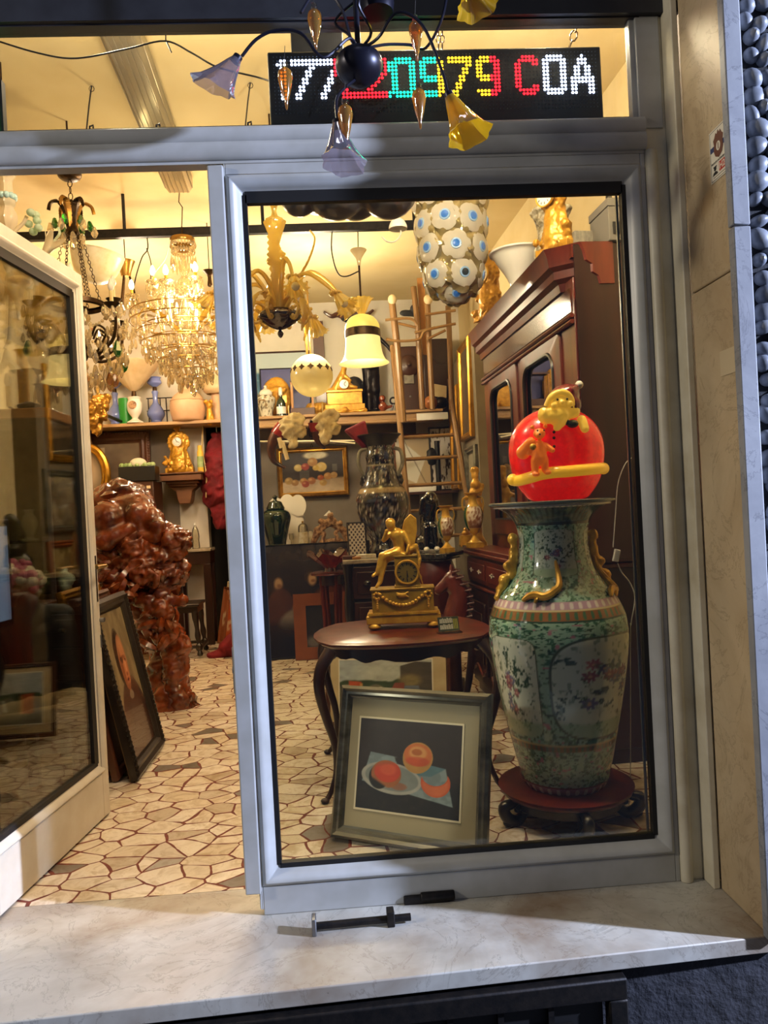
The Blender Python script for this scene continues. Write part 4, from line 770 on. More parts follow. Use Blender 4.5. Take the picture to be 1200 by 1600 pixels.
for k,(x,z,mm,lb) in enumerate(((.42,1.832,'gilt','gilt vase on the top shelf inside the near cabinet door'),(.68,1.832,'porcelain','white porcelain vase on the top shelf behind the near cabinet door'),(1.2,1.832,'gilt','gilt vase on the top shelf inside the far cabinet door'),(1.48,1.832,'gilt','second gilt vase on the top shelf inside the far cabinet door'),(.42,1.462,'porcelain','white porcelain vase on the middle shelf behind the near cabinet door'),(.66,1.462,'gilt','gilt vase on the middle shelf behind the near cabinet door'),(1.25,1.462,'ceramic_white','white jar on the middle shelf behind the far cabinet door'),(1.5,1.462,'gilt','gilt vase on the middle shelf behind the far cabinet door'))):
    s=1.3+rq.random()*.4; o=MB().lathe(sprof([(r_*s,z_*s) for r_,z_ in GP],3),20).build('display_vase',mm); o.location=incab(x,-.2,z); tag(o,lb,'vase',None)
# things on top of the cabinet
def ornate_clock(name,label,loc,rz,w=.3,h=.45,d=.10,dial=.07,seed=1,m='gilt',dialz=.66,s=1):
    t=thing(name,label,'clock',loc,rz,s=s); q=random.Random(seed); sh=[('x',(-w*.45,w*.45,-d*.45,d*.45,.0,h*.10)),('c',(0,0,h*.1),(0,0,h*.55),w*.30,w*.22),('b',(0,0,h*dialz),(w*.30,d*.55,w*.30)),('c',(-w*.36,0,h*.08),(-w*.20,0,h*.42),.03,.022),('c',(w*.36,0,h*.08),(w*.20,0,h*.42),.03,.022)]
    for k in range(16): a=2*PI*k/16; sh.append(('b',(w*.30*math.cos(a),-.01,h*dialz+w*.30*math.sin(a)),w*.075))
    for k in range(14): sh.append(('b',(q.uniform(-w*.45,w*.45),q.uniform(-d*.5,0),q.uniform(.02,h*.35)),q.uniform(.015,.03)))
    for k in range(7): sh.append(('b',(q.uniform(-w*.12,w*.12),q.uniform(-d*.2,d*.2),h*(.86+.13*k/6)),q.uniform(.018,.03)))
    organic('case',sh,m,t,voxel=.0075,disp=.012,dscale=.02,seed=seed); MB().lathe([(0,0),(dial,0),(dial,.006),(dial*.8,.01),(0,.011)],28,TR(0,-d*.62,h*dialz,rx=PI/2)).build('dial','enamel_white',t)
    MB().lathe([(dial*.95,0),(dial*1.12,.004),(dial*1.08,.014),(dial*.95,.012)],28,TR(0,-d*.6,h*dialz,rx=PI/2),caps=False).build('bezel','gilt_smooth',t)
    b=MB(); y=-d*.62-.012
    for k in range(12): b.box(-dial*.03,dial*.03,y-.001,y,dial*.66,dial*.86,TR(0,0,h*dialz,ry=2*PI*k/12))
    b.build('numerals','ink',t); b=MB(); b.box(-.0025,.0025,y-.003,y-.001,-.005,dial*.55,TR(0,0,h*dialz,ry=1.9)); b.box(-.002,.002,y-.004,y-.002,-.006,dial*.7,TR(0,0,h*dialz,ry=-.5)); b.build('hands','ink',t); return t
c=P(851,368,1.28); ornate_clock('gilt_clock','gilt encrusted clock with white oval dial at the near end of the cabinet top','clock' and (1.48,1.28,2.672),R(-60),.25,.46,.10,.06,2)
c=P(772,470,2.55); ornate_clock('gilt_clock','gilt encrusted clock at the far end of the cabinet top, beyond the white bowl',(1.40,2.62,2.672),R(-60),.3,.46,.1,.06,5)
c=P(808,395,1.75); b=MB(); b.lathe(sprof([(.0,.0),(.06,.0),(.07,.03),(.10,.09),(.15,.17),(.18,.22),(.205,.235),(.20,.245),(.16,.20),(.05,.03),(0,.02)],4),44); o=b.build('white_bowl','milk'); mat('bowl_white','f2efe4',.2,coat=.4); o.data.materials[0]=MATS['bowl_white']; o.location=(1.42,1.86,2.672); o.scale=(.85,.85,.85); tag(o,'large white flared bowl on the cabinet top between the two gilt clocks','bowl')
o=organic('white_vase',[('l',sprof([(0,0),(.07,0),(.09,.05),(.105,.12),(.085,.18),(.075,.24),(.095,.33),(.115,.36),(0,.36)],3),30)],'ceramic_carved',None,voxel=.008,disp=.014,dscale=.035,ridge=1); o.location=(1.56,1.62,2.672); tag(o,'white vase carved with leaves, standing on the cabinet top behind the gilt clock','vase')
t=thing('gilt_statuette','gilt standing figure on the cabinet top behind the white bowl','statuette',(1.62,2.36,2.672)); organic('figure',[('b',(0,0,.03),(.07,.06,.03)),('c',(0,0,.04),(0,0,.16),.05,.035),('c',(0,0,.16),(0,0,.26),.035,.038),('b',(0,0,.31),.026),('c',(.03,0,.25),(.07,-.02,.18),.014,.012),('c',(-.03,0,.25),(-.06,-.03,.30),.014,.01)],'gilt',t,voxel=.007,disp=.01,dscale=.025)
bx_=MB(); bx_.box(-.14,.14,-.1,.1,0,.10); o=bx_.build('marble_block','stone_grey',bevel=.004); o.location=(1.58,1.22,2.672); o.rotation_euler.z=.1; o.scale=(.35,.6,.8); tag(o,'small grey stone block at the near edge of the cabinet top','block')
t=thing('grey_box','grey cardboard box with a black lid stored on the cabinet top by the window','box',(1.80,1.2,2.67),rz=.05); MB().box(-.12,.12,-.12,.12,0,.17).build('carton','cardboard',t,bevel=.003); MB().box(-.125,.125,-.125,.125,.17,.21).build('lid','cardboard',t,bevel=.003); MB().box(-.1,.06,-.126,-.121,.03,.09).build('dark_side','gasket',t)
t=thing('stored_board','pale board leaning against dark frames above the cabinet near the window','board',(1.88,1.32,2.67)); 
MB().prism([(-.02,0),(.12,0),(.13,.28),(.02,.16)],.0,.012).build('board','parchment',t)
t=picture('empty_picture','tall empty dark frame leaning above the cabinet against the right wall',lambda x,y: base(x,'3a3430'),.5,.62,.05,'frame_dark',8,8); t.location=(1.955,1.52,2.67); t.rotation_euler=(-.05,0,-PI/2+.05)
# ================================================================ panelling and pictures on the right past the cabinet
w=struct(bx('wall_panelling','wall_beige',1.58,1.86,4.3,6.1,0,2.9)); 
abst=lambda a,b_,s: (lambda x,y: lay(lay(base(x,a),np.clip((fbm(x*5,y*5,4,s)-.5)*6,0,1),b_),ell(x,y,.5,.45,.25,.3,.5),b_,.5))
for nm,lb,fn,w_,h_,fm,Yp,zp in (('gilt_picture','gilt framed dark picture hung highest on the panelling past the cabinet',abst('4a4034','2a241e',3),.62,.95,'frame_gold',4.75,2.02),('silver_picture','silver framed picture hung in the middle of the panelling past the cabinet',abst('8d8672','5c5648',5),.55,.62,'frame_silver',4.62,1.32),('pine_picture','pine framed picture hung low on the panelling past the cabinet',abst('a89668','6a5c38',7),.55,.62,'frame_pine',4.62,.62),('oak_picture','gilt framed tall picture hung at the back end of the panelling',abst('54483a','2d261f',9),.5,1.1,'frame_gold',5.55,1.55)):
    t=picture(nm,lb,fn,w_,h_,.07,fm,40,50,.05); t.location=(1.575,Yp,zp); t.rotation_euler=(-.02,0,-PI/2)
# ================================================================ chest with the black vase, plinth with empire vases
cL=P(537,872,3.5); CXm,CW_=cL.x+.38,.76
t=thing('marble_chest','dark carved chest of drawers with a pale marble top behind the mantel clock','chest',(CXm,3.75,0)); b=MB(); b.box(-CW_/2+.03,CW_/2-.03,-.22,.25,.06,.955); b.box(-CW_/2,CW_/2,-.24,.25,0,.08); b.build('carcase','blackwood',t,bevel=.01); b=MB(); b.box(-CW_/2-.01,CW_/2+.01,-.26,.26,.955,.99); b.build('marble_slab','marble_top',t,bevel=.006)
for k,z in enumerate((.1,.385,.67)):
    b=MB(); b.box(-CW_/2+.06,CW_/2-.06,-.25,-.22,z,z+.26); b.box(-CW_/2+.1,CW_/2-.1,-.262,-.25,z+.04,z+.22); d=b.build('drawer','mahogany_dark',t,bevel=.012)
    for x in (-.2,.2): MB().ball((x,-.285,z+.13),(.03,.022,.022)).build('knob','blackwood',d)
b=MB()
for x in (-CW_/2+.03,CW_/2-.03): b.lathe(sprof([(.03,.06),(.05,.12),(.03,.4),(.045,.6),(.03,.8),(.05,.955)],3),12,TR(x,-.23,0))
b.build('column','blackwood',t)
vcol('cloisonne',.2,0,coat=.5)
def clo(u,v):
    n=fbm(u*60,v*70,3,7); n2=vn(u*120,v*120,2); g=base(u,'17161c'); g=lay(g,np.clip((n-.56)*14,0,1),'6f6a66',.9); g=lay(g,np.clip((n2-.82)*14,0,1),'c9c2b4',.9); g=lay(g,np.clip((fbm(u*24,v*30,3,17)-.62)*14,0,1),'4a2028',.9); g=lay(g,np.clip((fbm(u*20,v*26,3,27)-.64)*14,0,1),'3a4460',.9)
    for v0,v1,c in ((.52,.56,'a8916a'),(.565,.575,'0c0c10'),(.74,.75,'8d8778'),(.0,.12,'0f1013')): g=lay(g,((v>v0)&(v<v1)).astype(float),c,.85)
    return g
BV=P(602,870,3.75); t=thing('cloisonne_vase','tall black enamelled vase with coiled handles on the marble chest','vase',(BV.x,3.75,.992)); k_=mpp(3.75); pv=[(0,868),(24,868),(25,858),(20,845),(27,830),(38,808),(42,785),(38,768),(31,755),(24,735),(22,722),(23,712),(20,700),(21,690),(28,682),(34,679)]
pp=sprof([((r_)*k_,(868-v)*k_) for r_,v in pv[1:]],5); b=MB(); b.lathe(pp,120,caps=False); o=b.build('vase_body','cloisonne',t,sharp=180); n=len(pp); paint(o,clo(np.tile(np.arange(120)/120,n),np.repeat(np.array([p[1] for p in pp])/pp[-1][1],120)))
b=MB(); b.lathe([(0,pp[-1][1]-.1),(.1,pp[-1][1]-.1),(pp[-1][0]-.003,pp[-1][1]),(pp[-1][0]+.004,pp[-1][1]+.003),(pp[-1][0]+.003,pp[-1][1]-.006)],40,caps=False); b.build('vase_lip','blackwood',t)
for sg in (-1,1):
    b=MB(); pts=spline([(sg*22*k_,0,(868-700)*k_),(sg*32*k_,-.02,(868-705)*k_),(sg*34*k_,-.03,(868-725)*k_),(sg*26*k_,-.02,(868-742)*k_)],6); b.tube(pts,.016,8); b.build('coiled_handle','stone_grey',t)
    o=organic('lion_mask',[('b',(sg*27*k_,-.03,(868-752)*k_),.04),('b',(sg*29*k_,-.05,(868-745)*k_),.022)],'blackwood',t,voxel=.008,disp=.012,dscale=.02)
t=thing('paper_roll','rolled dark red cloth standing in the mouth of the black vase','cloth roll',(BV.x-.1,3.76,.992+pp[-1][1]-.09),ry=-.5); b=MB()
b.prism([(-.04,0),(.03,0),(.10,.20),(-.10,.22)],-.03,.03); b.build('cloth','red_cloth',t,bevel=.02)
for u,v,w_,lb in ((555,872,.12,'small framed tile propped on the marble chest left of the black vase'),):
    a=P(560,868,3.56); t=picture('tile_frame',lb,lambda x,y: lay(base(x,'cfc4b4'),np.clip((np.sin(x*26)*np.sin(y*40)-.1)*4,0,1),'3a3040'),.16,.30,.012,'frame_dark',50,80,.015); t.location=(a.x,3.62,.992); t.rotation_euler=(-.12,0,.15)
for k,(u,w_,h_,mm,lb) in enumerate(((572,.16,.035,'ceramic_white','white marble slab lying on the chest beside the black vase'),(545,.10,.03,'frame_walnut','flat brown box on the left edge of the marble chest'),(557,.07,.02,'light_wood','small wooden card block on the front of the marble chest'))):
    a=P(u,872,3.56); o=MB().box(-w_/2,w_/2,-.04,.04,0,h_).build('small_block',mm,bevel=.003); o.location=(a.x,3.54 if k==2 else 3.56,.992); tag(o,lb,'block')
# granite topped bombe plinth
a=P(690,850,3.0); t=thing('bombe_plinth','dark red bombe plinth with a polished granite top beside the marble chest','plinth',(.93,2.95,0),rz=-.5); H2=1.05; b=MB(); b.box(-.19,.19,-.19,.19,H2-.035,H2); b.box(-.17,.17,-.17,.17,H2-.055,H2-.035); b.build('granite_top','granite',t,bevel=.006); MB().lathe(sprof([(.13,.1),(.12,.5),(.13,.66),(.17,.78),(.18,.88),(.15,.995)],4),28).build('bombe_body','mahogany',t); MB().box(-.16,.16,-.16,.16,0,.1).build('base','mahogany_dark',t,bevel=.01)
def empire(name,label,loc,s,rz):
    t=thing(name,label,'vase',loc,rz,s=s); MB().box(-.045,.045,-.045,.045,0,.035).lathe(sprof([(.05,.035),(.035,.045),(.016,.07),(.014,.085),(.03,.10),(.035,.115)],3),20).build('gilt_foot','gilt_smooth',t); vcol('empire_paint',.12,0,coat=.6)
    pp=sprof([(.034,.115),(.05,.14),(.062,.185),(.064,.225),(.055,.26),(.035,.285)],5); b=MB(); b.lathe(pp,60,caps=False); o=b.build('painted_body','empire_paint',t,sharp=180); n=len(pp); u=np.tile(np.arange(60)/60,n); v=np.repeat(np.linspace(0,1,n),60)
    g=base(u,'1c4a2c'); d=np.abs(((u-.72+.5)%1)-.5); pan=np.clip((.15-d)*60,0,1)*np.clip((v-.12)*20,0,1)*np.clip((.92-v)*20,0,1); g=lay(g,np.clip((.165-d)*80,0,1),'c9a040'); g=lay(g,pan,'d8c6a8'); g=lay(g,pan*np.clip((fbm(u*30,v*9,3,5)-.45)*8,0,1),'8a5a3c'); g=lay(g,pan*np.clip((.35-v)*8,0,1),'7a5030'); paint(o,g)
    MB().lathe(sprof([(.035,.285),(.03,.30),(.028,.325),(.04,.35),(.055,.36),(.054,.366),(.0,.36)],3),28).build('gilt_neck','gilt_smooth',t)
    for sg in (-1,1): b=MB(); b.tube(spline([(sg*.03,0,.335),(sg*.065,0,.33),(sg*.075,0,.29),(sg*.066,0,.25)],5),.006,7); b.build('gilt_handle','gilt_smooth',t)
    return t
a=P(697,842,3.2); empire('empire_vase','small green and gilt vase with painted scene, on the granite plinth',(P(698,842,2.83).x,2.83,H2+.001),.92,.3)
empire('empire_vase','larger green and gilt vase with painted scene, right of the smaller one',(P(735,842,2.78).x+.03,2.78,H1+.001),1.08,.2)
t=thing('black_statue','black glazed spaniel statue with white feet on the granite plinth','statue',(P(672,842,3.02).x,3.04,H2+.001),s=.86); organic('dog_body',[('c',(.0,0,.1),(0,.02,.30),.085,.075),('c',(0,-.0,.30),(.03,-.02,.44),.07,.055),('b',(.02,-.04,.47),(.06,.06,.055)),('c',(.02,-.08,.46),(.02,-.11,.445),.026,.02),('c',(-.05,-.04,.45),(-.06,-.03,.33),.026,.03),('c',(.07,-.02,.45),(.085,-.01,.35),.022,.026),('c',(.04,-.07,.22),(.045,-.10,.05),.026,.022),('c',(-.04,-.07,.22),(-.045,-.10,.05),.026,.022),('b',(.06,.02,.08),(.07,.09,.07)),('b',(-.06,.02,.08),(.07,.09,.07))],'black_glaze' if 'black_glaze' in MATS else mat('black_glaze','0e0e10',.12,coat=.6) and 'black_glaze',t,voxel=.012,disp=.012,dscale=.03)
for x in (-.045,.045): MB().ball((x,-.115,.025),(.026,.036,.024)).build('white_paw','porcelain',t)
t=thing('gilt_candlestick','gilt twisted figure candlestick standing against the cabinet behind the green vases','candlestick',(P(743,775,3.0).x,2.98,H1+.001)); organic('figure',[('c',(0,0,0),(0,0,.06),.07,.045),('c',(0,0,.05),(.01,0,.25),.03,.03),('c',(.01,0,.25),(-.01,0,.40),.045,.04),('b',(.0,-.01,.46),.04),('c',(-.01,0,.38),(-.08,-.02,.36),.02,.016),('c',(.03,0,.38),(.05,-.02,.45),.018,.016),('c',(0,0,.48),(0,0,.56),.025,.035)],'gilt',t,voxel=.009,disp=.014,dscale=.03)
t=thing('gilt_casket','small gilt casket between the two green vases','casket',(P(718,842,2.95).x+.05,2.97,H2+.001)); 
t.location.z=H1+.001; MB().box(-.05,.05,-.04,.04,.012,.085,taper=.85).build('body','gilt_smooth',t,bevel=.004); organic('finial',[('b',(0,0,.10),(.03,.02,.02)),('b',(0,0,.125),.016)],'gilt',t,voxel=.005); b=MB()
for x in (-.04,.04):
    for y in (-.03,.03): b.ball((x,y,.008),.009,7,5)
b.build('feet','gilt_smooth',t)
a=P(707,930,2.1); t=thing('horse_head_carving','carved dark wood horse head post standing behind the oval table','carving',(P(704,930,2.35).x,2.35,0)); MB().lathe(sprof([(.14,0),(.14,.05),(.06,.1),(.05,.4),(.07,.6),(.09,.66)],4),20).build('turned_post','mahogany_dark',t)
organic('horse_head',[('c',(.03,0,.66),(.06,0,.80),.085,.07),('c',(.06,0,.80),(.01,0,.90),.07,.055),('c',(.01,0,.90),(-.07,0,.84),.048,.034),('b',(-.08,0,.83),(.03,.032,.03)),('c',(.02,-.02,.93),(.015,-.03,1.0),.02,.006),('c',(.02,.02,.93),(.015,.03,1.0),.02,.006)],'mahogany',t,voxel=.008,disp=.004,dscale=.03)
b=MB()
for k in range(8): a=k/7; x=.045+.085*math.sin(a*2.2); z=.95-.3*a; b.tube([(x-.035,-.05,z),(x+.01,-.06,z+.01),(x+.02,0,z+.012),(x+.01,.06,z+.01),(x-.035,.05,z)],.007,6)
b.build('mane','mahogany',t)
# round plant stand with red glass bowl
a=P(515,905,3.5); t=thing('round_stand','round red wood plant stand left of the marble chest','stand',(P(516,895,4.2).x,4.25,0)); ZS2=.85; b=MB(); b.lathe(sprof([(0,ZS2-.03),(.16,ZS2-.03),(.175,ZS2-.015),(.16,ZS2),(0,ZS2)],3),32); b.build('stand_top','mahogany',t)
for k in range(4): aa=PI/2*k+.5; b=MB(); b.tube(spline([(.10*math.cos(aa),.10*math.sin(aa),ZS2-.03),(.085*math.cos(aa),.085*math.sin(aa),.6),(.08*math.cos(aa),.08*math.sin(aa),.3),(.14*math.cos(aa),.14*math.sin(aa),.015)],5),.02,8); b.build('leg','mahogany',t)
b=MB(); b.lathe([(.08,ZS2-.12),(.105,ZS2-.12),(.105,ZS2-.03),(.08,ZS2-.03)],24); b.build('apron','mahogany_dark',t)
b=MB(); n=48; vs=[];fs=[]
for k,(r_,z) in enumerate(((0,.0),(.06,.0),(.05,.03),(.07,.06),(.12,.10),(.18,.15),(.20,.17))):
    for i in range(n): aa=2*PI*i/n; f=(k/6)**2; vs.append((r_*(1+.10*f*math.cos(7*aa))*math.cos(aa),r_*(1+.10*f*math.cos(7*aa))*math.sin(aa)*.8,z+.035*f*math.sin(7*aa+.5)))
for k in range(6):
    for i in range(n): j=(i+1)%n; fs.append((k*n+i,k*n+j,(k+1)*n+j,(k+1)*n+i))
b.add(vs,fs); o=b.build('red_glass_bowl','red_glass'); o.location=(P(516,895,4.2).x,4.25,ZS2+.001); tag(o,'dark red wavy glass bowl on the round plant stand','bowl')
# ================================================================ hanging rail, chandeliers and lamps
a=P(85,366,3.0); c=P(668,345,3.0); zr=(a.z+c.z)/2-.02; o=MB().box(a.x-.9,c.x,2.98,3.03,zr-.03,zr+.03).build('hanging_rail','black_iron',bevel=.003); tag(o,'long dark iron rail under the ceiling from which the lamps hang','rail')
b=MB()
for x in (a.x-.6,a.x+.5,a.x+1.5,c.x-.1): b.tube([(x,3.0,zr),(x,3.0,ZC)],.012,8)
b.build('rail_hanger','black_iron',o)
# clear plastic lamp channels on the ceiling
glassy('channel_plastic','f2ead6',.25,.15,'d8ccb0',.35)
t=thing('ceiling_light_channel','long clear plastic lamp channel fixed on the ceiling above the door','ceiling light',(-.60,.0,ZC-.075),rz=R(2.6)); MB().prism([(-.09,0),(-.07,-.03),(.07,-.03),(.09,0),(.09,.072),(-.09,.072)],.35,2.75).build('diffuser','channel_plastic',t); b=MB()
for x in (-.06,-.03,0,.03,.06): b.box(x-.004,x+.004,.36,2.74,-.037,-.03)
b.box(-.095,-.085,.35,2.75,0,.075); b.box(.085,.095,.35,2.75,0,.075); b.build('ribs','channel_plastic',t); MB().box(-.03,.03,.4,2.7,.03,.07).build('tray','stone_grey',t)
a=P(318,275,2.2); 
# cable slung over the doorway, little hooks
b=MB(); b.tube(spline([P(-10,62,.3),P(60,83,.32),P(120,91,.34),P(200,76,.34),P(258,64,.34),P(300,83,.3),P(340,105,.25),P(400,120,.2),P(425,128,.15)],6),.0035,6); b.tube([P(260,10,.34),P(259,62,.34),P(268,82,.34)],.003,6); o=b.build('slung_cable','wire_black'); tag(o,'black cable slung across under the ceiling toward the lit sign','cable')
for u,v,lb in ((143,140,'thin hooked wire hanging from the ceiling above the door'),(391,135,'thin hooked wire hanging left of the lit sign')):
    w=PZ(u,v-6,ZC); b=MB(); b.tube([w,P(u-4,v+25,w.y),P(u-8,v+64,w.y)],.004,5); b.tube([w+Vector((.014*math.cos(q),0,-.016+.016*math.sin(q))) for q in np.linspace(0,2*PI,9)[:-1]],.002,5,True); o=b.build('hook_wire','wire_black'); tag(o,lb,'hook')
def leafmesh(b,pts,w,M=I4,ser=9,sera=.25,flat=.003):
    pts=spline(pts,9); n=len(pts); vs=[];fs=[]
    for i,p in enumerate(pts):
        t=(pts[min(i+1,n-1)]-pts[max(i-1,0)]).normalized(); side=t.cross(Vector((p.x,p.y,0.0)).normalized() if Vector((p.x,p.y,0)).length>1e-4 else Vector((1,0,0)))
        if side.length<1e-3: side=Vector((0,1,0))
        side.normalize(); nn=side.cross(t); f=i/(n-1); ww=w*math.sin(PI*min(1,f*.92+.08))**.7*(1+sera*(1 if i%2 else -1))
        vs+=[p-side*ww,p+nn*flat*3,p+side*ww,p-nn*flat]
    for i in range(n-1):
        for k in range(4): j=(k+1)%4; fs.append((i*4+k,i*4+j,(i+1)*4+j,(i+1)*4+k))
    fs+=[(3,2,1,0),tuple((n-1)*4+k for k in range(4))]; b.add(vs,fs,M)
def tulip(b,F,L,r0,r1,n=24,ribs=12,flare=.1,tw=.05):
    vs=[];fs=[]; pr=[(r0*.6,0),(r0,.12),(r0+(r1-r0)*.35,.4),(r0+(r1-r0)*.65,.75),(r1,1.0),(r1*1.18,1.04)]
    for k,(r_,z) in enumerate(pr):
        for i in range(n): a=2*PI*i/n+tw*k; rr_=r_*(1+.07*math.cos(ribs*(a-tw*k))+(flare*math.cos(ribs*(a-tw*k)) if k==5 else 0)); vs.append((rr_*math.cos(a),rr_*math.sin(a),L*z))
    for k in range(5):
        for i in range(n): j=(i+1)%n; fs.append((k*n+i,k*n+j,(k+1)*n+j,(k+1)*n+i))
    b.add(vs,fs,F)
# --- amber blown-glass chandelier
GY=1.92; gb=P(437,497,GY); m_=mpp(GY); t=thing('amber_chandelier','amber blown glass chandelier with leaves and ribbed flower cups, dark bowl below','chandelier',(gb.x,GY,gb.z),s=.92)
MB().lathe(sprof([(0,-.075),(.03,-.07),(.08,-.045),(.135,.0),(.125,.03),(.07,.055),(0,.06)],4),32,lob=.03,lobn=12).build('bowl','amber_dark',t); MB().lathe(sprof([(0,-.13),(.012,-.12),(.02,-.10),(.01,-.08),(0,-.07)],3),14).build('finial','amber_dark',t)
b=MB(); b.lathe(sprof([(.022,.03),(.02,.15),(.025,.30),(.02,.38),(.05,.40),(.055,.42),(.03,.44),(.022,.48),(.06,.60),(.065,.63),(.02,.66),(.018,.72),(.07,.78),(.085,.82),(.02,.84)],2),18,lob=.1,lobn=8); b.build('stem','amber_glass',t); MB().tube([(0,0,.0),(0,0,(ZC-gb.z)/.92)],.006,8).build('rod','antique_brass',t)
b=MB()
for k in range(12): aa=2*PI*k/12; b.ball((.05*math.cos(aa),.05*math.sin(aa)-.02,.36),.018,8,6)
b.build('flower_knop','amber_glass',t)
for k in range(8):                      # arms ending in ribbed cups, some turned down
    aa=2*PI*k/8+.28; ca,sa=math.cos(aa),math.sin(aa); up=k%2; pts=[(.04*ca,.04*sa,.03),(.10*ca,.10*sa,.20),(.22*ca,.22*sa,.31-.06*up),(.35*ca,.35*sa,.24-.08*up),(.42*ca,.42*sa,.14-.05*up)]
    b=MB(); b.tube(spline(pts,5),[.017-.006*i/20 for i in range(21)],9); arm=b.build('glass_arm','amber_glass',t); A=Vector(pts[-1]); B=A+Vector((ca*.07,sa*.07,-.09)); b=MB(); tulip(b,along(A,B),.12,.022,.062); b.build('flower_cup','amber_glass',arm); MB().ball(A+(B-A)*.8,.026,10,8).build('bulb','bulb_off',arm)
    b=MB()
    for q in range(8): an=2*PI*q/8; b.ball(A+Vector((.03*math.cos(an),.03*math.sin(an),0)),.014,7,5)
    b.build('ruffle','amber_glass',arm)
for k in range(8):
    aa=2*PI*k/8; ca,sa=math.cos(aa),math.sin(aa); b=MB(); leafmesh(b,[(.03*ca,.03*sa,.03),(.10*ca,.10*sa,.2),(.20*ca,.20*sa,.36),(.25*ca,.25*sa,.50),(.22*ca,.22*sa,.56)] if k%2==0 else [(.03*ca,.03*sa,.03),(.12*ca,.12*sa,.14),(.2*ca,.2*sa,.10),(.24*ca,.24*sa,-.02),(.20*ca,.20*sa,-.12)],.036,ser=9,sera=.18); b.build('glass_leaf','amber_glass',t)
for k in range(6):
    aa=2*PI*k/6+.2; ca,sa=math.cos(aa),math.sin(aa); b=MB(); pts=spline([(.04*ca,.04*sa,.02),(.14*ca,.14*sa,.10),(.20*ca,.20*sa,.04),(.16*ca,.16*sa,-.03),(.11*ca,.11*sa,.0),(.13*ca,.13*sa,.04)],5); b.tube(pts,.012,8)
    for p in pts[::3]: b.ball(p+Vector((ca*.012,sa*.012,.008)),.012,6,5)
    b.build('scroll','amber_glass',t)
# --- drop meshes shared by the crystal chandeliers
def dropmesh(h,r,n=6):
    b=MB(); b.lathe([(0,0),(r*.45,-.10*h),(r,-.62*h),(r*.55,-.88*h),(0,-h)],n); return b
def lay_drops(parent,pts,sizes,m,name,limit=100,seed=1):
    """hang shared-mesh crystal drops; the first `limit` are single parts, the rest one part"""
    me={}; rest=MB(); q=random.Random(seed)
    for i,(p,s) in enumerate(zip(pts,sizes)):
        if i<limit:
            if s not in me: o=dropmesh(*s).build(name,m,parent,smooth=False); me[s]=o.data; o.location=p
            else: o=bpy.data.objects.new(name,me[s]); COL.objects.link(o); o.parent=parent; o.location=p
            o.rotation_euler=(q.uniform(-.15,.15),q.uniform(-.15,.15),q.uniform(0,3))
        else: d=dropmesh(*s); rest.add(d.v,d.f,TR(*p,rz=q.uniform(0,3)))
    if rest.v: o=rest.build('small_drops',m,parent,smooth=False); o['kind']='stuff'
def candle(parent,p,h=.07,lit=True,m='candle_yellow',dish=None,dm='crystal'):
    p=Vector(p); b=MB(); b.lathe([(.011,0),(.0105,h)],12,Matrix.Translation(p)); cd=b.build('candle',m,parent); b=MB(); b.lathe(sprof([(.008,h),(.018,h+.02),(.017,h+.04),(.006,h+.066),(0,h+.072)],3),12,Matrix.Translation(p)); b.build('bulb','bulb_lit' if lit else 'bulb_off',cd)
    if dish: b=MB(); b.lathe(sprof([(0,-.012),(.02,-.012),(dish*.6,-.004),(dish,.012),(dish*.95,.014),(.02,-.002)],2),20,Matrix.Translation(p)); b.build('drip_pan',dm,parent)
# --- large lit crystal chandelier
CY_=2.95; cc=P(288,430,CY_); m_=mpp(CY_); zt=P(288,372,CY_).z; t=thing('crystal_chandelier','large lit crystal chandelier with candle bulbs and hanging drops','chandelier',(cc.x,CY_,0)); Z=lambda v: P(288,v,CY_).z
MB().tube([(0,0,zt),(0,0,zr+.02)],.005,6).tube([(.0,.0,zr+.02),(.012,.0,zr+.16),(-.012,.0,zr+.2),(0,0,zr+.3)],.004,6).build('hook_rod','antique_brass',t)
b=MB(); b.lathe(sprof([(.012,Z(400)),(.03,Z(425)),(.02,Z(432)),(.05,Z(440)),(.055,Z(450)),(.02,Z(462)),(.03,Z(475)),(.05,Z(500)),(.02,Z(515)),(.03,Z(530)),(.07,Z(545)),(.08,Z(555)),(0,Z(575))][::-1],3),18,lob=.06,lobn=9); b.build('glass_stem','crystal',t)
MB().lathe([(.085,Z(372)),(.09,Z(374)),(.09,Z(378)),(.085,Z(380))],24,caps=False).build('crown_ring','brass',t); MB().lathe([(.0,Z(388)),(.05,Z(388)),(.053,Z(392)),(0,Z(393))],20).build('lower_ring','brass',t)
pts=[];sz=[]
for k in range(24): aa=2*PI*k/24; pts.append((.088*math.cos(aa),.088*math.sin(aa),Z(400)-.02*(k%2))); sz.append((.10,.009))
for k in range(24): aa=2*PI*k/24+.1; pts.append((.088*math.cos(aa),.088*math.sin(aa),Z(378))); sz.append((.045,.011))
for k in range(24): aa=2*PI*k/24; pts.append((.078*math.cos(aa),.078*math.sin(aa),Z(388))); sz.append((.045,.011))
NA=10
rr=random.Random(2); armends=[]
for k in range(NA):
    aa=2*PI*k/NA+.16; ca,sa=math.cos(aa),math.sin(aa); ro=.37 if k%2 else .26; zc=Z(462) if k%2 else Z(450); zb=Z(530)
    b=MB(); b.tube(spline([(.04*ca,.04*sa,zb),(ro*.35*ca,ro*.35*sa,zb-.07),(ro*.75*ca,ro*.75*sa,zb-.03),(ro*ca,ro*sa,zc-.03)],5),.009,8); arm=b.build('crystal_arm','crystal',t); candle(arm,(ro*ca,ro*sa,zc-.015),.055,True,'candle_yellow',.05,'crystal'); armends.append((ro,aa,zc))
    for q in range(7): an=2*PI*q/7; pts.append((ro*ca+.046*math.cos(an),ro*sa+.046*math.sin(an),zc-.012)); sz.append((.085,.011))
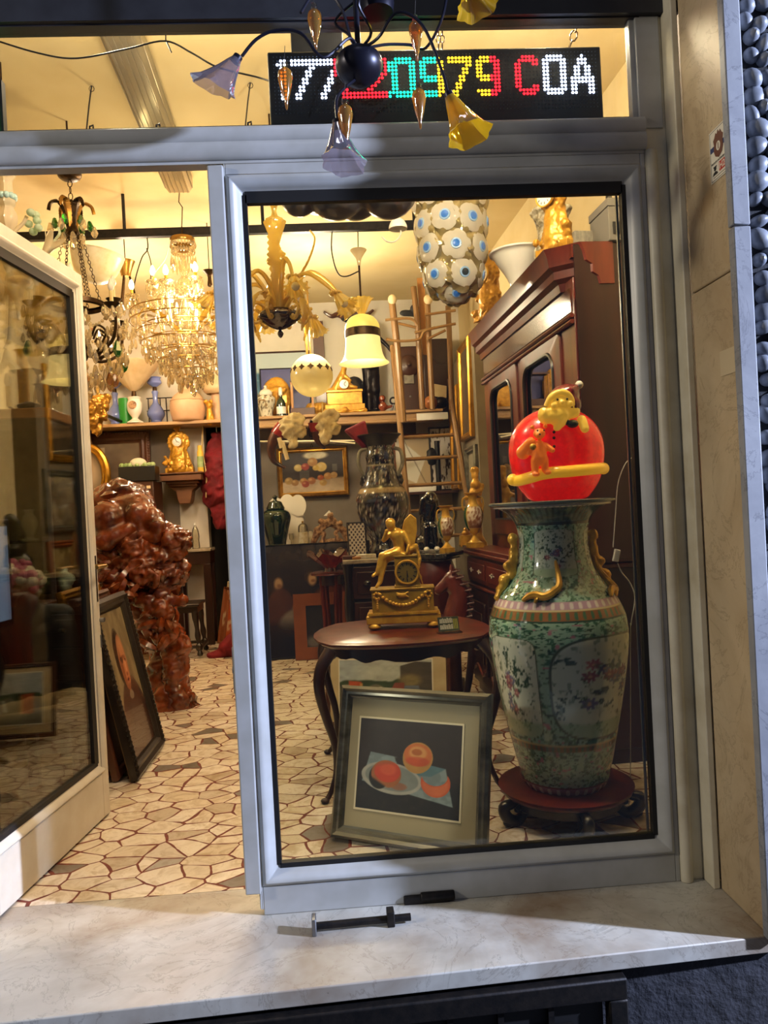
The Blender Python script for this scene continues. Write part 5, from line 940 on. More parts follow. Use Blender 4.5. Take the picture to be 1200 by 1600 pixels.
# strings of beads from crown to arms, and garlands
b=MB()
for (ro,aa,zc) in armends:
    A=Vector((.06*math.cos(aa),.06*math.sin(aa),Z(446))); B=Vector((ro*math.cos(aa),ro*math.sin(aa),zc-.03)); n=16
    for i in range(n): f=i/(n-1); p=A.lerp(B,f)-Vector((0,0,.10*math.sin(PI*f))); b.ball(p,.009,6,4)
for k in range(NA):
    (r0,a0,z0_),(r1,a1,z1_)=armends[k],armends[(k+1)%NA]
    A=Vector((r0*math.cos(a0),r0*math.sin(a0),z0_-.03)); B=Vector((r1*math.cos(a1),r1*math.sin(a1),z1_-.03)); n=14
    for i in range(n): f=i/(n-1); b.ball(A.lerp(B,f)-Vector((0,0,.09*math.sin(PI*f))),.0085,6,4)
o=b.build('bead_strings','crystal',t); o['kind']='stuff'
for tier,(rad,v,n,s) in enumerate(((.36,522,34,(.08,.013)),(.33,538,32,(.09,.014)),(.28,552,30,(.09,.015)),(.22,566,26,(.09,.015)),(.15,580,20,(.09,.015)),(.08,590,12,(.09,.015)),(.02,602,1,(.11,.024)),(.40,505,34,(.07,.012)),(.31,512,30,(.07,.012)),(.25,530,28,(.075,.012)),(.39,490,30,(.06,.011)),(.18,550,22,(.08,.012)),(.12,565,14,(.08,.012)))):
    for k in range(n): aa=2*PI*k/n+tier*.2; rj=rad*(1+rr.uniform(-.1,.1)); pts.append((rj*math.cos(aa),rj*math.sin(aa),Z(v)+rr.uniform(-.03,.03))); sz.append(s)
    b=MB(); b.tube([(rad*math.cos(2*PI*i/28),rad*math.sin(2*PI*i/28),Z(v)+.005) for i in range(28)],.004,5,True); b.build('tier_ring','brass',t)
order=sorted(range(len(pts)),key=lambda i:(-sz[i][1],pts[i][1])); lay_drops(t,[pts[i] for i in order],[sz[i] for i in order],'crystal','crystal_drop',96)
for k in range(10):                     # fan of twisted glass leaves
    aa=2*PI*k/10; b=MB(); leafmesh(b,[(.05*math.cos(aa),.05*math.sin(aa),Z(520)),(.18*math.cos(aa),.18*math.sin(aa),Z(498)),(.30*math.cos(aa),.30*math.sin(aa),Z(490)),(.36*math.cos(aa),.36*math.sin(aa),Z(505))],.035,sera=.1); b.build('glass_fan','amber_glass' if k%3==0 else 'crystal',t)
# --- bronze chandelier with coloured crystals, at the door
BY=1.95; bc=P(118,450,BY); t=thing('bronze_chandelier','dark bronze chandelier hung with clear green and amber crystals beside the open door','chandelier',(bc.x,BY,0)); Z=lambda v: P(118,v,BY).z
b=MB(); b.lathe(sprof([(.01,Z(312)),(.022,Z(320)),(.03,Z(330)),(.018,Z(342)),(.03,Z(356)),(.04,Z(364)),(.012,Z(370))][::-1],3),14); b.build('crown_hub','antique_brass',t); b=MB(); chainlinks(b,(0,0,Z(312)),(0,0,Z(282)),.006,.042); b.build('hanging_chain','antique_brass',t); MB().lathe(sprof([(.0,Z(282)),(.05,Z(280)),(.07,Z(272)),(.05,Z(262)),(0,Z(260))],3),18).build('ceiling_cup','antique_brass',t); MB().tube([(0,0,Z(262)),(0,0,ZC)],.006,6).build('rod','antique_brass',t)
for k in range(6):
    aa=2*PI*k/6+.35; ca,sa=math.cos(aa),math.sin(aa); b=MB(); leafmesh(b,[(.015*ca,.015*sa,Z(362)),(.03*ca,.03*sa,Z(335)),(.06*ca,.06*sa,Z(318)),(.105*ca,.105*sa,Z(320)),(.12*ca,.12*sa,Z(332))],.022,sera=.15,flat=.005); b.build('crown_leaf','antique_brass' if k%2 else 'gilt_wood',t)
pc=[];ps=[];pg=[];pgs=[]
for k in range(6):
    aa=2*PI*k/6+.35; ca,sa=math.cos(aa),math.sin(aa); pc.append((.12*ca,.12*sa,Z(345)-.02)); ps.append((.075,.022)); pg.append((.095*ca,.095*sa,Z(342))); pgs.append((.07,.022)); pc.append((.06*math.cos(aa+.5),.06*math.sin(aa+.5),Z(366))); ps.append((.08,.022))
    b=MB(); chainlinks(b,(.05*ca,.05*sa,Z(366)),(.14*ca,.14*sa,Z(478)),.0045,.026); b.build('suspension_chain','antique_brass',t)
MB().lathe([(.15,Z(482)),(.165,Z(480)),(.165,Z(474)),(.15,Z(472))],28,caps=False).build('upper_ring','antique_brass',t); b=MB(); b.lathe(sprof([(.02,Z(480)),(.05,Z(500)),(.03,Z(520)),(.07,Z(545)),(.03,Z(570)),(0,Z(590))][::-1],3),16); b.build('baluster','antique_brass',t)
for k in range(8):
    aa=2*PI*k/8+.2; ca,sa=math.cos(aa),math.sin(aa); ro=.30 if k%2 else .21; zc=Z(492) if k%2 else Z(470); b=MB(); b.tube(spline([(.05*ca,.05*sa,Z(540)),(ro*.45*ca,ro*.45*sa,Z(560)),(ro*.95*ca,ro*.95*sa,Z(545)),(ro*1.1*ca,ro*1.1*sa,Z(515)),(ro*ca,ro*sa,zc-.012)],5),.010,8); b.tube(spline([(ro*.5*ca,ro*.5*sa,Z(558)),(ro*.8*ca,ro*.8*sa,Z(530)),(ro*.55*ca,ro*.55*sa,Z(515)),(ro*.4*ca,ro*.4*sa,Z(530))],5),.007,7); arm=b.build('scroll_arm','antique_brass',t); candle(arm,(ro*ca,ro*sa,zc),.085,False,'candle',.045,'antique_brass')
    for q in range(5): an=2*PI*q/5; pc.append((ro*ca+.042*math.cos(an),ro*sa+.042*math.sin(an),zc-.005)); ps.append((.075,.016))
    (pg if k%2 else pc).append((ro*1.1*ca,ro*1.1*sa,Z(545))); (pgs if k%2 else ps).append((.10,.028))
for tier,(rad,v,n,s) in enumerate(((.27,550,18,(.09,.018)),(.23,562,16,(.09,.018)),(.17,578,14,(.10,.02)),(.11,590,10,(.10,.02)),(.05,603,5,(.10,.022)),(.16,520,16,(.07,.014)),(.30,525,20,(.06,.013)),(.22,535,18,(.07,.014)),(.28,500,18,(.06,.012)))):
    for k in range(n): aa=2*PI*k/n+tier*.3; pc.append((rad*math.cos(aa),rad*math.sin(aa),Z(v)+rr.uniform(-.03,.03))); ps.append(s)
lay_drops(t,pc,ps,'crystal','crystal_drop',70,3); lay_drops(t,pg,pgs,'crystal_green','green_drop',30,4); lay_drops(t,[(.2*math.cos(a),.2*math.sin(a),Z(585)) for a in np.linspace(0,6,8)],[(.09,.024)]*8,'crystal_amber','amber_drop',10,5)
b=MB()
for k in range(8):
    for i in range(12): f=i/11; aa=2*PI*(k+f)/8+.2; b.ball((.26*math.cos(aa),.26*math.sin(aa),Z(505)-.07*math.sin(PI*f)),.010,6,4)
b2=b.build('bead_strings','crystal',t); b2['kind']='stuff'
# --- pale floral glass chandelier, top left
FY=1.35; fc=P(12,330,FY); t=thing('floral_chandelier','pale opal glass chandelier with blue green flowers above the open door','chandelier',(fc.x,FY,0)); Z=lambda v: P(12,v,FY).z
b=MB(); b.lathe(sprof([(.012,Z(262)),(.05,Z(270)),(.03,Z(282)),(.03,Z(298)),(.04,Z(318)),(.028,Z(325)),(.045,Z(338)),(.04,Z(352)),(.012,Z(368)),(.05,Z(390)),(.03,Z(420)),(0,Z(440))][::-1],3),20,lob=.08,lobn=8); b.build('glass_stem','opal',t); MB().tube([(0,0,Z(262)),(0,0,ZC)],.008,8).build('rod','antique_brass',t)
b=MB()
for k in range(10): aa=2*PI*k/10; b.ball((.035*math.cos(aa),.035*math.sin(aa),Z(308)),.018,8,6)
mat('opal_blue','9fc0c0',.2,coat=.4); b.build('blue_knop','opal_blue',t)
def flower(t,A,B,r,mm,lobes=6):
    b=MB(); F=along(A,B); L=(Vector(B)-Vector(A)).length; n=36; vs=[];fs=[]
    for k,(r_,z) in enumerate(((.15,0),(.35,.2),(.5,.5),(.72,.8),(1.05,1.0))):
        for i in range(n): a=2*PI*i/n; f=(k/4)**2; vs.append((r*r_*(1+.25*f*math.cos(lobes*a))*math.cos(a),r*r_*(1+.25*f*math.cos(lobes*a))*math.sin(a),L*(z+.22*f*math.cos(lobes*a))))
    for k in range(4):
        for i in range(n): j=(i+1)%n; fs.append((k*n+i,k*n+j,(k+1)*n+j,(k+1)*n+i))
    b.add(vs,fs,F); return b.build('flower_cup',mm,t)
def fr_(u,v,y=0): w=P(u,v,FY+y); return Vector((w.x-fc.x,y,w.z))
for pts,A,B,r_,mm in (([(0,0,Z(370)),fr_(35,350),fr_(42,338)],None,None,0,None),([(0,0,Z(400)),fr_(40,430,.05),fr_(62,425,.05),fr_(70,405,.05)],fr_(68,398,.05),fr_(86,372,.05),.055,'opal'),([(0,0,Z(410)),fr_(10,450,-.1),fr_(25,470,-.1),fr_(30,500,-.1)],fr_(26,470,-.1),fr_(26,440,-.1),.07,'opal'),([(0,0,Z(420)),fr_(5,470,.1),fr_(-20,480,.15)],fr_(5,475,.1),fr_(-5,440,.12),.06,'opal'),([(0,0,Z(420)),fr_(15,520,-.05),fr_(8,545,-.08)],fr_(10,545,-.05),fr_(14,575,-.05),.05,'opal')):
    b=MB(); b.tube(spline(pts,6),.010,8); b.build('glass_arm','opal',t)
    if A is not None: flower(t,A,B,r_,mm)
for k,(u,v) in enumerate(((48,332),(58,345),(45,350),(60,356),(52,362),(56,336))): MB().ball(fr_(u,v,.02*(k%3-1)),(.022,.02,.02)).build('flower_petal','opal_green',t)
b=MB(); leafmesh(b,[fr_(75,395,.05),fr_(85,375,.05),fr_(92,365,.05),fr_(90,355,.05)],.02); b.build('glass_leaf','opal_green',t)
# --- eyed disc chandelier
EY=2.0; ec=P(702,300,EY); t=thing('disc_chandelier','chandelier of white wavy glass discs with blue eyes','chandelier',(ec.x,EY,0)); Z=lambda v: P(702,v,EY).z
MB().lathe([(.20,Z(285)),(.21,Z(285)),(.21,Z(280)),(.20,Z(280))],28,caps=False).tube([(0,0,Z(470)),(0,0,ZC)],.012,8).build('metal_frame','chrome',t); b=MB()
for v,r_ in ((318,.19),(360,.18),(402,.155),(438,.11)): b.tube([(r_*math.cos(2*PI*i/24),r_*math.sin(2*PI*i/24),Z(v)) for i in range(24)],.004,6,True); b.tube([(r_,0,Z(v)),(-r_,0,Z(v))],.004,6); b.tube([(0,r_,Z(v)),(0,-r_,Z(v))],.004,6)
b.build('wire_rings','chrome',t)
def disc(t,p,nrm,r,seed,eye='eye_blue'):
    F=along(p,Vector(p)+Vector(nrm)); q=random.Random(seed); ph=q.uniform(0,6); n=36; b=MB(); vs=[];fs=[]
    for k,(r_,z) in enumerate(((0,.012),(.5,.010),(.8,-.004),(.9,-.016),(1.0,-.024),(1.03,-.026),(1.0,-.032),(.8,-.012),(0,.004))):
        for i in range(n): a=2*PI*i/n; f=(r_**3); vs.append((r*r_*(1+.09*f*math.cos(5*a+ph)+.04*f*math.cos(9*a))*math.cos(a),r*r_*(1+.09*f*math.cos(5*a+ph)+.04*f*math.cos(9*a))*math.sin(a),z+.018*f*math.sin(5*a+ph)))
    for k in range(8):
        for i in range(n): j=(i+1)%n; fs.append((k*n+i,k*n+j,(k+1)*n+j,(k+1)*n+i))
    b.add(vs,fs,F); d=b.build('glass_disc','clear_edge',t); MB().lathe([(0,.017),(r*.6,.015),(r*.78,.002),(r*.78,.0),(0,.006)],28,F,lob=.04,lobn=5).build('white_centre','disc_white',d); MB().lathe([(0,.024),(r*.28,.022),(r*.31,.012),(0,.012)],18,F).build('eye_ring','eye_pale',d); MB().lathe([(0,.028),(r*.19,.026),(r*.22,.016),(0,.016)],16,F).build('blue_eye',eye,d)
glassy('disc_white','f6f0e0',.12,.08,'fbf6ea',.88)
for tier,(v,rad,n,r_,off,tilt) in enumerate(((312,.215,8,.112,-.75,.05),(357,.205,8,.112,-1.1,.0),(398,.195,7,.112,-.72,-.05),(438,.165,6,.108,-1.35,-.2),(462,.08,4,.095,-1.6,-.8))):
    for k in range(n): aa=2*PI*k/n+off; nv=Vector((math.cos(aa),math.sin(aa),tilt)).normalized(); disc(t,(rad*math.cos(aa),rad*math.sin(aa),Z(v)+.01*(k%2)),nv,r_,tier*20+k,'eye_blue' if (k+tier)%3 else 'eye_dark')
# --- smoked glass cloud lamp
SY=.95; sc_=P(545,300,SY); t=thing('smoked_glass_lamp','dark smoked glass cloud shaped pendant lamp at the top of the window','pendant lamp',(sc_.x,SY,0)); Z=lambda v: P(545,v,SY).z; k_=mpp(SY)
organic('glass_cloud',[('b',(-78*k_,0,Z(306)),30*k_),('b',(-20*k_,-.02,Z(296)),49*k_),('b',(62*k_,0,Z(295)),48*k_),('b',(10*k_,.10,Z(285)),46*k_),('b',(-50*k_,.06,Z(285)),40*k_)],'smoke_cloud' if 'smoke_cloud' in MATS else mat('smoke_cloud','48484d',.28,coat=.25) and 'smoke_cloud',t,voxel=.012,smooth=2); MB().tube([(0,.05,Z(270)),(0,.05,ZC)],.012,8).build('stem','chrome',t)
# --- lit bell lamp
LY=3.2; lb=P(567,530,LY); t=thing('bell_lamp','lit cream glass bell lamp with a brass band and amber flower above','pendant lamp',(lb.x,LY,0)); Z=lambda v: P(567,v,LY).z; k_=mpp(LY)
mat('bell_glass','ead98e',.3,emit='ffd45c',estr=.6); mat('bell_skirt','f4ecc8',.3,emit='ffdc80',estr=.75)
MB().lathe(sprof([(39.5*k_,Z(568)),(34*k_,Z(563)),(30*k_,Z(554)),(28*k_,Z(542)),(27*k_,Z(527))],5),40,caps=False).build('bell_skirt','bell_skirt',t); MB().lathe(sprof([(27*k_,Z(515)),(26*k_,Z(507)),(19*k_,Z(497)),(8*k_,Z(492)),(0,Z(491))],5),40,caps=False).build('dome','bell_glass',t); MB().lathe([(27*k_,Z(528)),(28*k_,Z(527)),(28*k_,Z(516)),(27*k_,Z(515))],40,caps=False).build('brass_band','antique_brass',t); MB().ball((0,0,Z(540)),.04).build('bulb','bulb_lit',t)
b=MB(); tulip(b,TR(0,0,Z(495)),.13,.02,.08); b.build('flower_cup','amber_glass',t); b=MB(); b.tube([(0,0,Z(492)),(0,0,Z(415))],.008,8); b.build('stem','antique_brass',t); MB().lathe(sprof([(.012,Z(415)),(.02,Z(405)),(.05,Z(395)),(.062,Z(390)),(0,Z(388))],4),24).build('ceiling_rose','opal',t); MB().tube([(0,0,Z(388)),(0,-.1,zr)],.004,6).build('hook_wire','wire_black',t)
b=MB(); b.tube(spline([P(520,350,3.0),P(518,390,3.05),P(527,425,3.1),P(540,432,3.15),P(560,424,3.2)],6),.005,6); o=b.build('loose_flex','wire_black'); tag(o,'black flex looping from the rail to the bell lamp','cable')
# --- ball lantern with pierced band
GY2=4.3; g0=P(487,587,GY2); k_=mpp(GY2); t=thing('ball_lantern','cream mottled glass ball lantern with a pierced metal band','pendant lamp',(g0.x,GY2,g0.z)); glassy('mottled','f6ecc8',.2,.1,'efe3b4',.7); MB().ball((0,0,0),33*k_,32,20).build('glass_ball','mottled',t); b=MB()
for k in range(14):
    aa=2*PI*k/14; F=Matrix.Rotation(aa,4,'Z')@TR(0,-31.5*k_,.055,rx=PI/2-.3); b.prism([(0,.03),(.012,.012),(.03,0),(.012,-.012),(0,-.03),(-.012,-.012),(-.03,0),(-.012,.012)],-.004,.004,F@TR(rx=-PI/2)@TR(rx=PI/2)@TR(rx=-PI/2))
b.build('pierced_band','antique_brass',t); MB().tube([(0,0,33*k_),(0,0,zr-g0.z)],.008,6).tube([(-.03,0,33*k_),(-.04,0,33*k_+.3)],.012,6).build('rod','brass',t); 
# --- other lamps on the rail, left
Yb=3.25; a=P(150,415,Yb); k_=mpp(Yb); t=thing('alabaster_bowl_lamp','hanging mottled alabaster bowl lamp','pendant lamp',(a.x,Yb,a.z)); MB().lathe(sprof([(0,-27*k_),(15*k_,-25*k_),(30*k_,-12*k_),(38*k_,10*k_),(39*k_,16*k_),(37*k_,16*k_),(0,-20*k_)],4),36,TR(ry=.18)).build('bowl','alabaster' if 'alabaster' in MATS else mat('alabaster','d9cfa8',.35,0,'ece6cf',14,4) and 'alabaster',t); b=MB()
for k in range(3): aa=2*PI*k/3+.4; b.tube([(36*k_*math.cos(aa),36*k_*math.sin(aa),14*k_),(0,0,zr-a.z)],.004,6)
b.build('cord','rope',t)
Yb=3.8; a=P(196,418,Yb); k_=mpp(Yb); t=thing('brass_cup_lamp','small brass cup ceiling fitting with three slanting rods','pendant lamp',(a.x,Yb,a.z)); MB().lathe(sprof([(7*k_,-14*k_),(8*k_,-8*k_),(13*k_,6*k_),(14*k_,10*k_),(0,11*k_)],3),20).build('cup','brass',t); b=MB()
for k in range(3): aa=2*PI*k/3+.2; b.tube([(5*k_*math.cos(aa),5*k_*math.sin(aa),-12*k_),(16*k_*math.cos(aa),16*k_*math.sin(aa),-58*k_)],.009,8)
b.build('rod','antique_brass',t); MB().tube([(0,0,10*k_),(0,0,ZC-a.z)],.005,6).build('wire','wire_black',t)
b=MB(); b.tube(spline([P(228,360,3.02),P(231,388,3.02),P(222,402,3.02),P(213,430,3.02),P(209,450,3.1)],5),.005,6); b.tube(spline([P(229,388,3.02),P(236,412,3.02),P(235,440,3.1)],5),.004,6); o=b.build('loose_flex','wire_black'); tag(o,'twisted black flex hanging from the rail beside the brass cup fitting','cable')
b=MB(); b.tube(spline([P(266,375,2.75),P(258,405,2.75),P(243,425,2.75),P(232,447,2.75)],6),.004,6); o=b.build('loose_flex','wire_white'); tag(o,'cream twisted flex hanging to the left of the crystal chandelier crown','cable')
Yb=3.6; a=P(327,425,Yb); t=thing('metal_fitting','small dark metal fitting hanging right of the crystal chandelier','fitting',(a.x,Yb,a.z)); MB().lathe(sprof([(0,-.12),(.02,-.11),(.015,-.04),(.04,-.01),(.055,.01),(0,.015)],3),16).build('cup','antique_brass',t); MB().tube([(0,0,.01),(0,0,ZC-a.z)],.004,6).build('wire','wire_black',t)
Yb=1.75; a=P(622,358,Yb); k_=mpp(Yb); t=thing('white_bell_fitting','small white metal bell fitting with a curved cable','fitting',(a.x,Yb,a.z)); MB().lathe(sprof([(14.5*k_,0),(14*k_,5*k_),(10*k_,13*k_),(4*k_,17*k_),(0,18*k_)],4),24,caps=False).build('bell','enamel_white',t); MB().tube(spline([(4*k_,0,0),(3*k_,0,-10*k_),(-6*k_,0,-19*k_),(-18*k_,0,-19*k_),(-26*k_,0,-11*k_)],6),.005,7).build('cable','wire_white',t); MB().tube([(0,0,17*k_),(-.02,0,.4),(-.02,0,ZC-a.z)],.003,6).build('wire','wire_black',t)
# ================================================================ shelf along the back wall and what stands on it
ZSH=2.44; YS=5.62
x0=P(392,655,YS).x; x1=1.45
t=thing('back_shelf','long pale moulded wooden shelf on the back wall, right of the passage','shelf',(0,0,0)); mat('shelf_wood','b99468',.5,0,'9a764c',7,5,.3,.7,(.15,1,1)); b=MB(); b.box(x0-.25,x1,YS-.04,6.1,ZSH-.03,ZSH); b.build('shelf_board','shelf_wood',t,bevel=.005); b=MB(); b.box(x0-.25,x1,YS,YS+.05,ZSH-.13,ZSH-.03); b.lathe([(.02,0),(.02,x1-x0+.25)],10,TR(x0-.25,YS-.01,ZSH-.11,ry=PI/2)); b.build('front_moulding','shelf_wood',t)
tl=thing('left_shelf_board',None,None); xa,xb=P(140,660,5.7).x,P(347,660,5.7).x
bpy.data.objects.remove(tl)
t=thing('wall_shelf','long pale wooden shelf on the back wall, left of the passage','shelf',(0,0,0)); MB().box(-2.7,xb+.1,5.66,6.1,ZSH-.035,ZSH).build('shelf_board','shelf_wood',t,bevel=.005); b=MB()
for x in (-2.45,): b.prism([(0,ZSH-.035),(.03,ZSH-.035),(.03,ZSH-.3),(0,ZSH-.3)],5.75,6.1,TR(x,0,0))
b.build('bracket','shelf_wood',t)
b=MB(); b.tube([P(400,690,5.5),P(620,688,5.5)],.018,8); b.tube([P(500,688,5.45),P(555,693,5.45)],.02,8); o=b.build('mirror_rail','chrome'); tag(o,'thin metal rail fixed below the right-hand back shelf','rail'); o.location.y=.05
def onsh(u,Y=5.8,z=ZSH): w=P(u,650,Y); return (w.x,Y,z+.001)
k_=mpp(5.8)
def lathed(name,label,cat,loc,pts,m,n=28,lob=0,lobn=0,s=1,group=None,parent=None):
    b=MB(); b.lathe(sprof([(r_*k_,z_*k_) for r_,z_ in pts],4),n,lob=lob,lobn=lobn); o=b.build(name,m,parent); o.location=loc
    if label: tag(o,label,cat,group)
    return o
# right shelf
t=thing('porcelain_jar','white painted porcelain jar with domed lid at the left end of the back shelf','jar',onsh(417,5.75)); vcol('jar_paint',.15,0,coat=.6)
pp=sprof([(r_*k_,z_*k_) for r_,z_ in ((9,0),(9,3),(11,14),(14,24),(14,30),(9,35))],5); b=MB(); b.lathe(pp,60,caps=False); o=b.build('body','jar_paint',t,sharp=180); n=len(pp); u=np.tile(np.arange(60)/60,n); v=np.repeat(np.linspace(0,1,n),60); g=base(u,'cfc8b4'); g=lay(g,np.clip((fbm(u*22,v*12,3,3)-.56)*14,0,1),'4a4030',.9); g=lay(g,np.clip((fbm(u*16,v*9,3,8)-.64)*14,0,1),'7a5a34',.9); paint(o,g)
lathed('lid',None,None,(0,0,0),((9.5,35),(10,38),(8,42),(3,45),(2,47),(3,49),(0,51)),'porcelain',parent=t)
t=thing('champagne_bottle','dark green champagne bottle standing beside the porcelain jar','bottle',onsh(440,5.7)); lathed('glass',None,None,(0,0,0),((0,0),(7,0),(7.2,4),(7.2,18),(6,24),(2.8,29),(2.5,34)),'green_glaze',parent=t); lathed('foil',None,None,(0,0,0),((2.6,33),(3,34),(2.8,44),(0,45)),'porcelain',parent=t); b=MB(); b.lathe([(7.4*k_,4*k_),(7.4*k_,15*k_)],28,caps=False); b.build('paper_label','enamel_white',t)
t=thing('gilt_mask','large gilt oval relief of a face leaning on the back shelf','relief',onsh(434,5.90)); organic('face_relief',[('b',(0,0,33*k_),(24*k_,.05,34*k_)),('b',(0,-.05,34*k_),(.05,.03,.12)),('b',(-.06,-.05,42*k_),(.045,.025,.025)),('b',(.06,-.05,42*k_),(.045,.025,.025)),('b',(0,-.06,22*k_),(.06,.02,.02)),('c',(-.1,-.05,46*k_),(.1,-.05,46*k_),.018,.018),('b',(0,-.05,12*k_),(.07,.03,.05))],'gilt',t,voxel=.012,disp=.008,dscale=.05)
sea=lambda x,y: lay(lay(lay(lay(base(x,'a9b8bc'),np.clip((.72-y)*30,0,1),'34658c'),np.clip((fbm(x*6,y*22,4,2)-.5)*7,0,1)*(y<.72),'6f96a8',.7),np.clip((.36+.10*fbm(x*4,x*0,3,3)-y)*30,0,1),'7a6a48'),ell(x,y,.6,.34,.22,.14,.3),'7d7f3a')
t=picture('seascape','unframed seascape painting with deep blue water standing on the back shelf',sea,.72,.78,.018,'frame_walnut',60,60,.03); a=onsh(438,6.0); t.location=(a[0],6.02,ZSH); t.rotation_euler=(-.04,0,0)
t=picture('blue_canvas','plain blue violet canvas standing behind the gilt mask',lambda x,y: lay(base(x,'3c3f78'),np.clip((fbm(x*5,y*5,3,4)-.5)*4,0,1),'4a4c88'),.56,.58,.012,'frame_dark',20,20,.02); t.location=(onsh(440,5.98)[0]+.06,5.975,ZSH+.002); t.rotation_euler=(-.03,0,0)
t=thing('wooden_stand','small square wooden display stand with four posts on the back shelf','stand',onsh(474,5.72)); b=MB(); b.box(-.13,.13,-.08,.08,0,.08); b.build('plinth','frame_walnut',t,bevel=.004)
for x in (-.11,.11):
    for y in (-.06,.06): MB().box(x-.010,x+.010,y-.010,y+.010,.08,.36).build('post','light_wood',t)
MB().box(-.125,.125,-.075,.075,.36,.378).build('top','frame_walnut',t)
organic('gilt_shell',[('b',(0,0,.08),(.10,.06,.08)),('c',(-.1,0,.1),(.08,0,.06),.06,.05)],'gilt',None,voxel=.012,disp=.03,dscale=.05,ridge=1).location=onsh(502,5.9); tag(bpy.data.objects['gilt_shell'],'gilt wing shaped ornament between the wooden stand and the shelf clock','ornament')
t=thing('shelf_clock','gilt clock with reclining figure on a stepped base on the back shelf','clock',onsh(540,5.72)); b=MB(); b.box(-.215,.215,-.08,.08,.03,.10); b.box(-.19,.19,-.07,.07,.10,.23); b.box(-.2,.2,-.075,.075,.23,.26); b.build('stepped_base','gilt',t,bevel=.006); organic('scroll_feet',[('c',(-.22,-.07,.02),(.22,-.07,.02),.022,.022),('b',(-.2,-.06,.02),.035),('b',(.2,-.06,.02),.035),('b',(0,-.07,.03),.04)],'gilt',t,voxel=.01,disp=.012,dscale=.03)
organic('figure_group',[('b',(0,0,.30),(.10,.06,.07)),('c',(-.09,0,.28),(-.02,0,.40),.05,.05),('c',(-.02,0,.38),(.0,-.01,.46),.05,.035),('b',(.01,-.01,.49),.034),('c',(.0,-.02,.43),(.07,-.04,.36),.022,.018),('c',(.02,-.02,.32),(.13,-.03,.28),.035,.022),('c',(-.10,0,.28),(-.16,-.01,.27),.03,.02)],'gilt',t,voxel=.009,disp=.01,dscale=.03); MB().lathe([(0,0),(.05,0),(.048,.008),(0,.01)],24,TR(.0,-.075,.315,rx=PI/2)).build('dial','enamel_white',t); b=MB(); b.box(-.003,.003,-.089,-.086,0,.035,TR(0,0,.315,ry=.6)); b.box(-.003,.003,-.089,-.086,0,.028,TR(0,0,.315,ry=2.6)); b.build('hands','ink',t)
t=thing('bronze_statue','tall dark bronze legs of a statue on the back shelf behind the bell lamp','statue',onsh(583,5.85),s=.74); organic('legs',[('c',(-.05,0,.04),(-.04,.0,.35),.055,.075),('c',(-.04,0,.35),(-.03,0,.75),.08,.11),('c',(.06,.02,.04),(.05,.0,.35),.055,.07),('c',(.05,0,.35),(.03,0,.75),.08,.10),('c',(0,0,.75),(.0,0,1.0),.14,.13),('c',(0,0,1.0),(.06,0,1.28),.12,.10),('c',(.1,0,1.2),(.28,-.02,1.0),.04,.03),('c',(.28,-.02,1.0),(.36,-.05,.85),.03,.02),('b',(0,0,.03),(.13,.10,.03))],'bronze_dark',t,voxel=.014,disp=.006,dscale=.06)
t=thing('glass_dome','dark glass dome on a black foot beside the bronze statue','dome',onsh(556,5.95)); MB().lathe(sprof([(.13,0),(.14,.03),(.10,.05),(0,.05)],3),28).build('foot','blackwood',t); MB().lathe(sprof([(.11,.05),(.125,.2),(.12,.32),(.07,.42),(0,.45)],5),28).build('dome','smoke_glass',t)
t=thing('small_carving','small dark carved figure at the right of the bronze statue','carving',onsh(603,5.7)); organic('carving_body',[('b',(-.03,0,.06),(.05,.04,.06)),('b',(-.03,0,.15),.04),('c',(-.02,0,.05),(.07,0,.06),.025,.015)],'root_wood',t,voxel=.008,disp=.015,dscale=.03); MB().tube([(.09+.035*math.cos(q),0,.12+.035*math.sin(q)) for q in np.linspace(0,2*PI,14)[:-1]],.010,6,True).tube([(.09,0,.085),(.06,0,.0)],.01,6).build('ring','bronze_dark',t)
t=thing('wall_horns','pair of animal horns mounted on the white back wall','horns',(0,0,0)); w=P(545,497,6.05); b=MB()
for sg in (-1,1): b.tube(spline([(w.x+.02*sg,6.03,w.z),(w.x+.12*sg,6.0,w.z+.03),(w.x+.2*sg,5.98,w.z+.01),(w.x+.28*sg,5.96,w.z+.06)],6),[.045-.0018*i for i in range(19)],9)
b.build('horn_pair','horn',t); organic('mount_block',[('b',(w.x,6.02,w.z),(.1,.05,.06))],'leather_dark',t,voxel=.012)
o=MB().box(-.06,.06,-.03,.03,0,1.1).build('dark_post','frame_walnut',bevel=.004); o.location=(P(497,520,6.02).x,6.04,ZSH+.001); tag(o,'dark brown upright board standing at the wall behind the ball lantern','board')
# hunting horns with cloth hung below the shelf
def hunthorn(name,label,pts,rs,knot,red_n):
    t=thing(name,label,'horn',(0,0,0)); p=spline(pts,8); n=len(p); r_=[rs*(1-.85*(i/(n-1))) for i in range(n)]; b=MB(); b.tube(p[:red_n+1],[x*1.06 for x in r_[:red_n+1]],12); b.build('red_mouth','horn_red',t); b=MB(); b.tube(p[red_n:],r_[red_n:],12); b.build('horn_body','horn',t); organic('cloth_bow',[('b',knot,(.09,.06,.09)),('b',knot+Vector((.06,0,.05)),(.09,.05,.06)),('c',knot,knot+Vector((.02,-.03,-.16)),.06,.04),('c',knot,knot+Vector((.10,0,-.06)),.05,.05)],'cream_cloth',t,voxel=.014,disp=.05,dscale=.06,ridge=1); b=MB(); b.tube([knot,knot+Vector((0,.05,.2))],.006,6); b.build('cord','rope',t); return t
YH=4.6; hunthorn('hunting_horn','large curved hunting horn with cream cloth bow hanging below the shelf, nearest the passage',[P(443,668,YH),P(432,680,YH),P(424,700,YH),P(428,720,YH),P(446,731,YH)],.075,P(452,666,YH-.06),8)
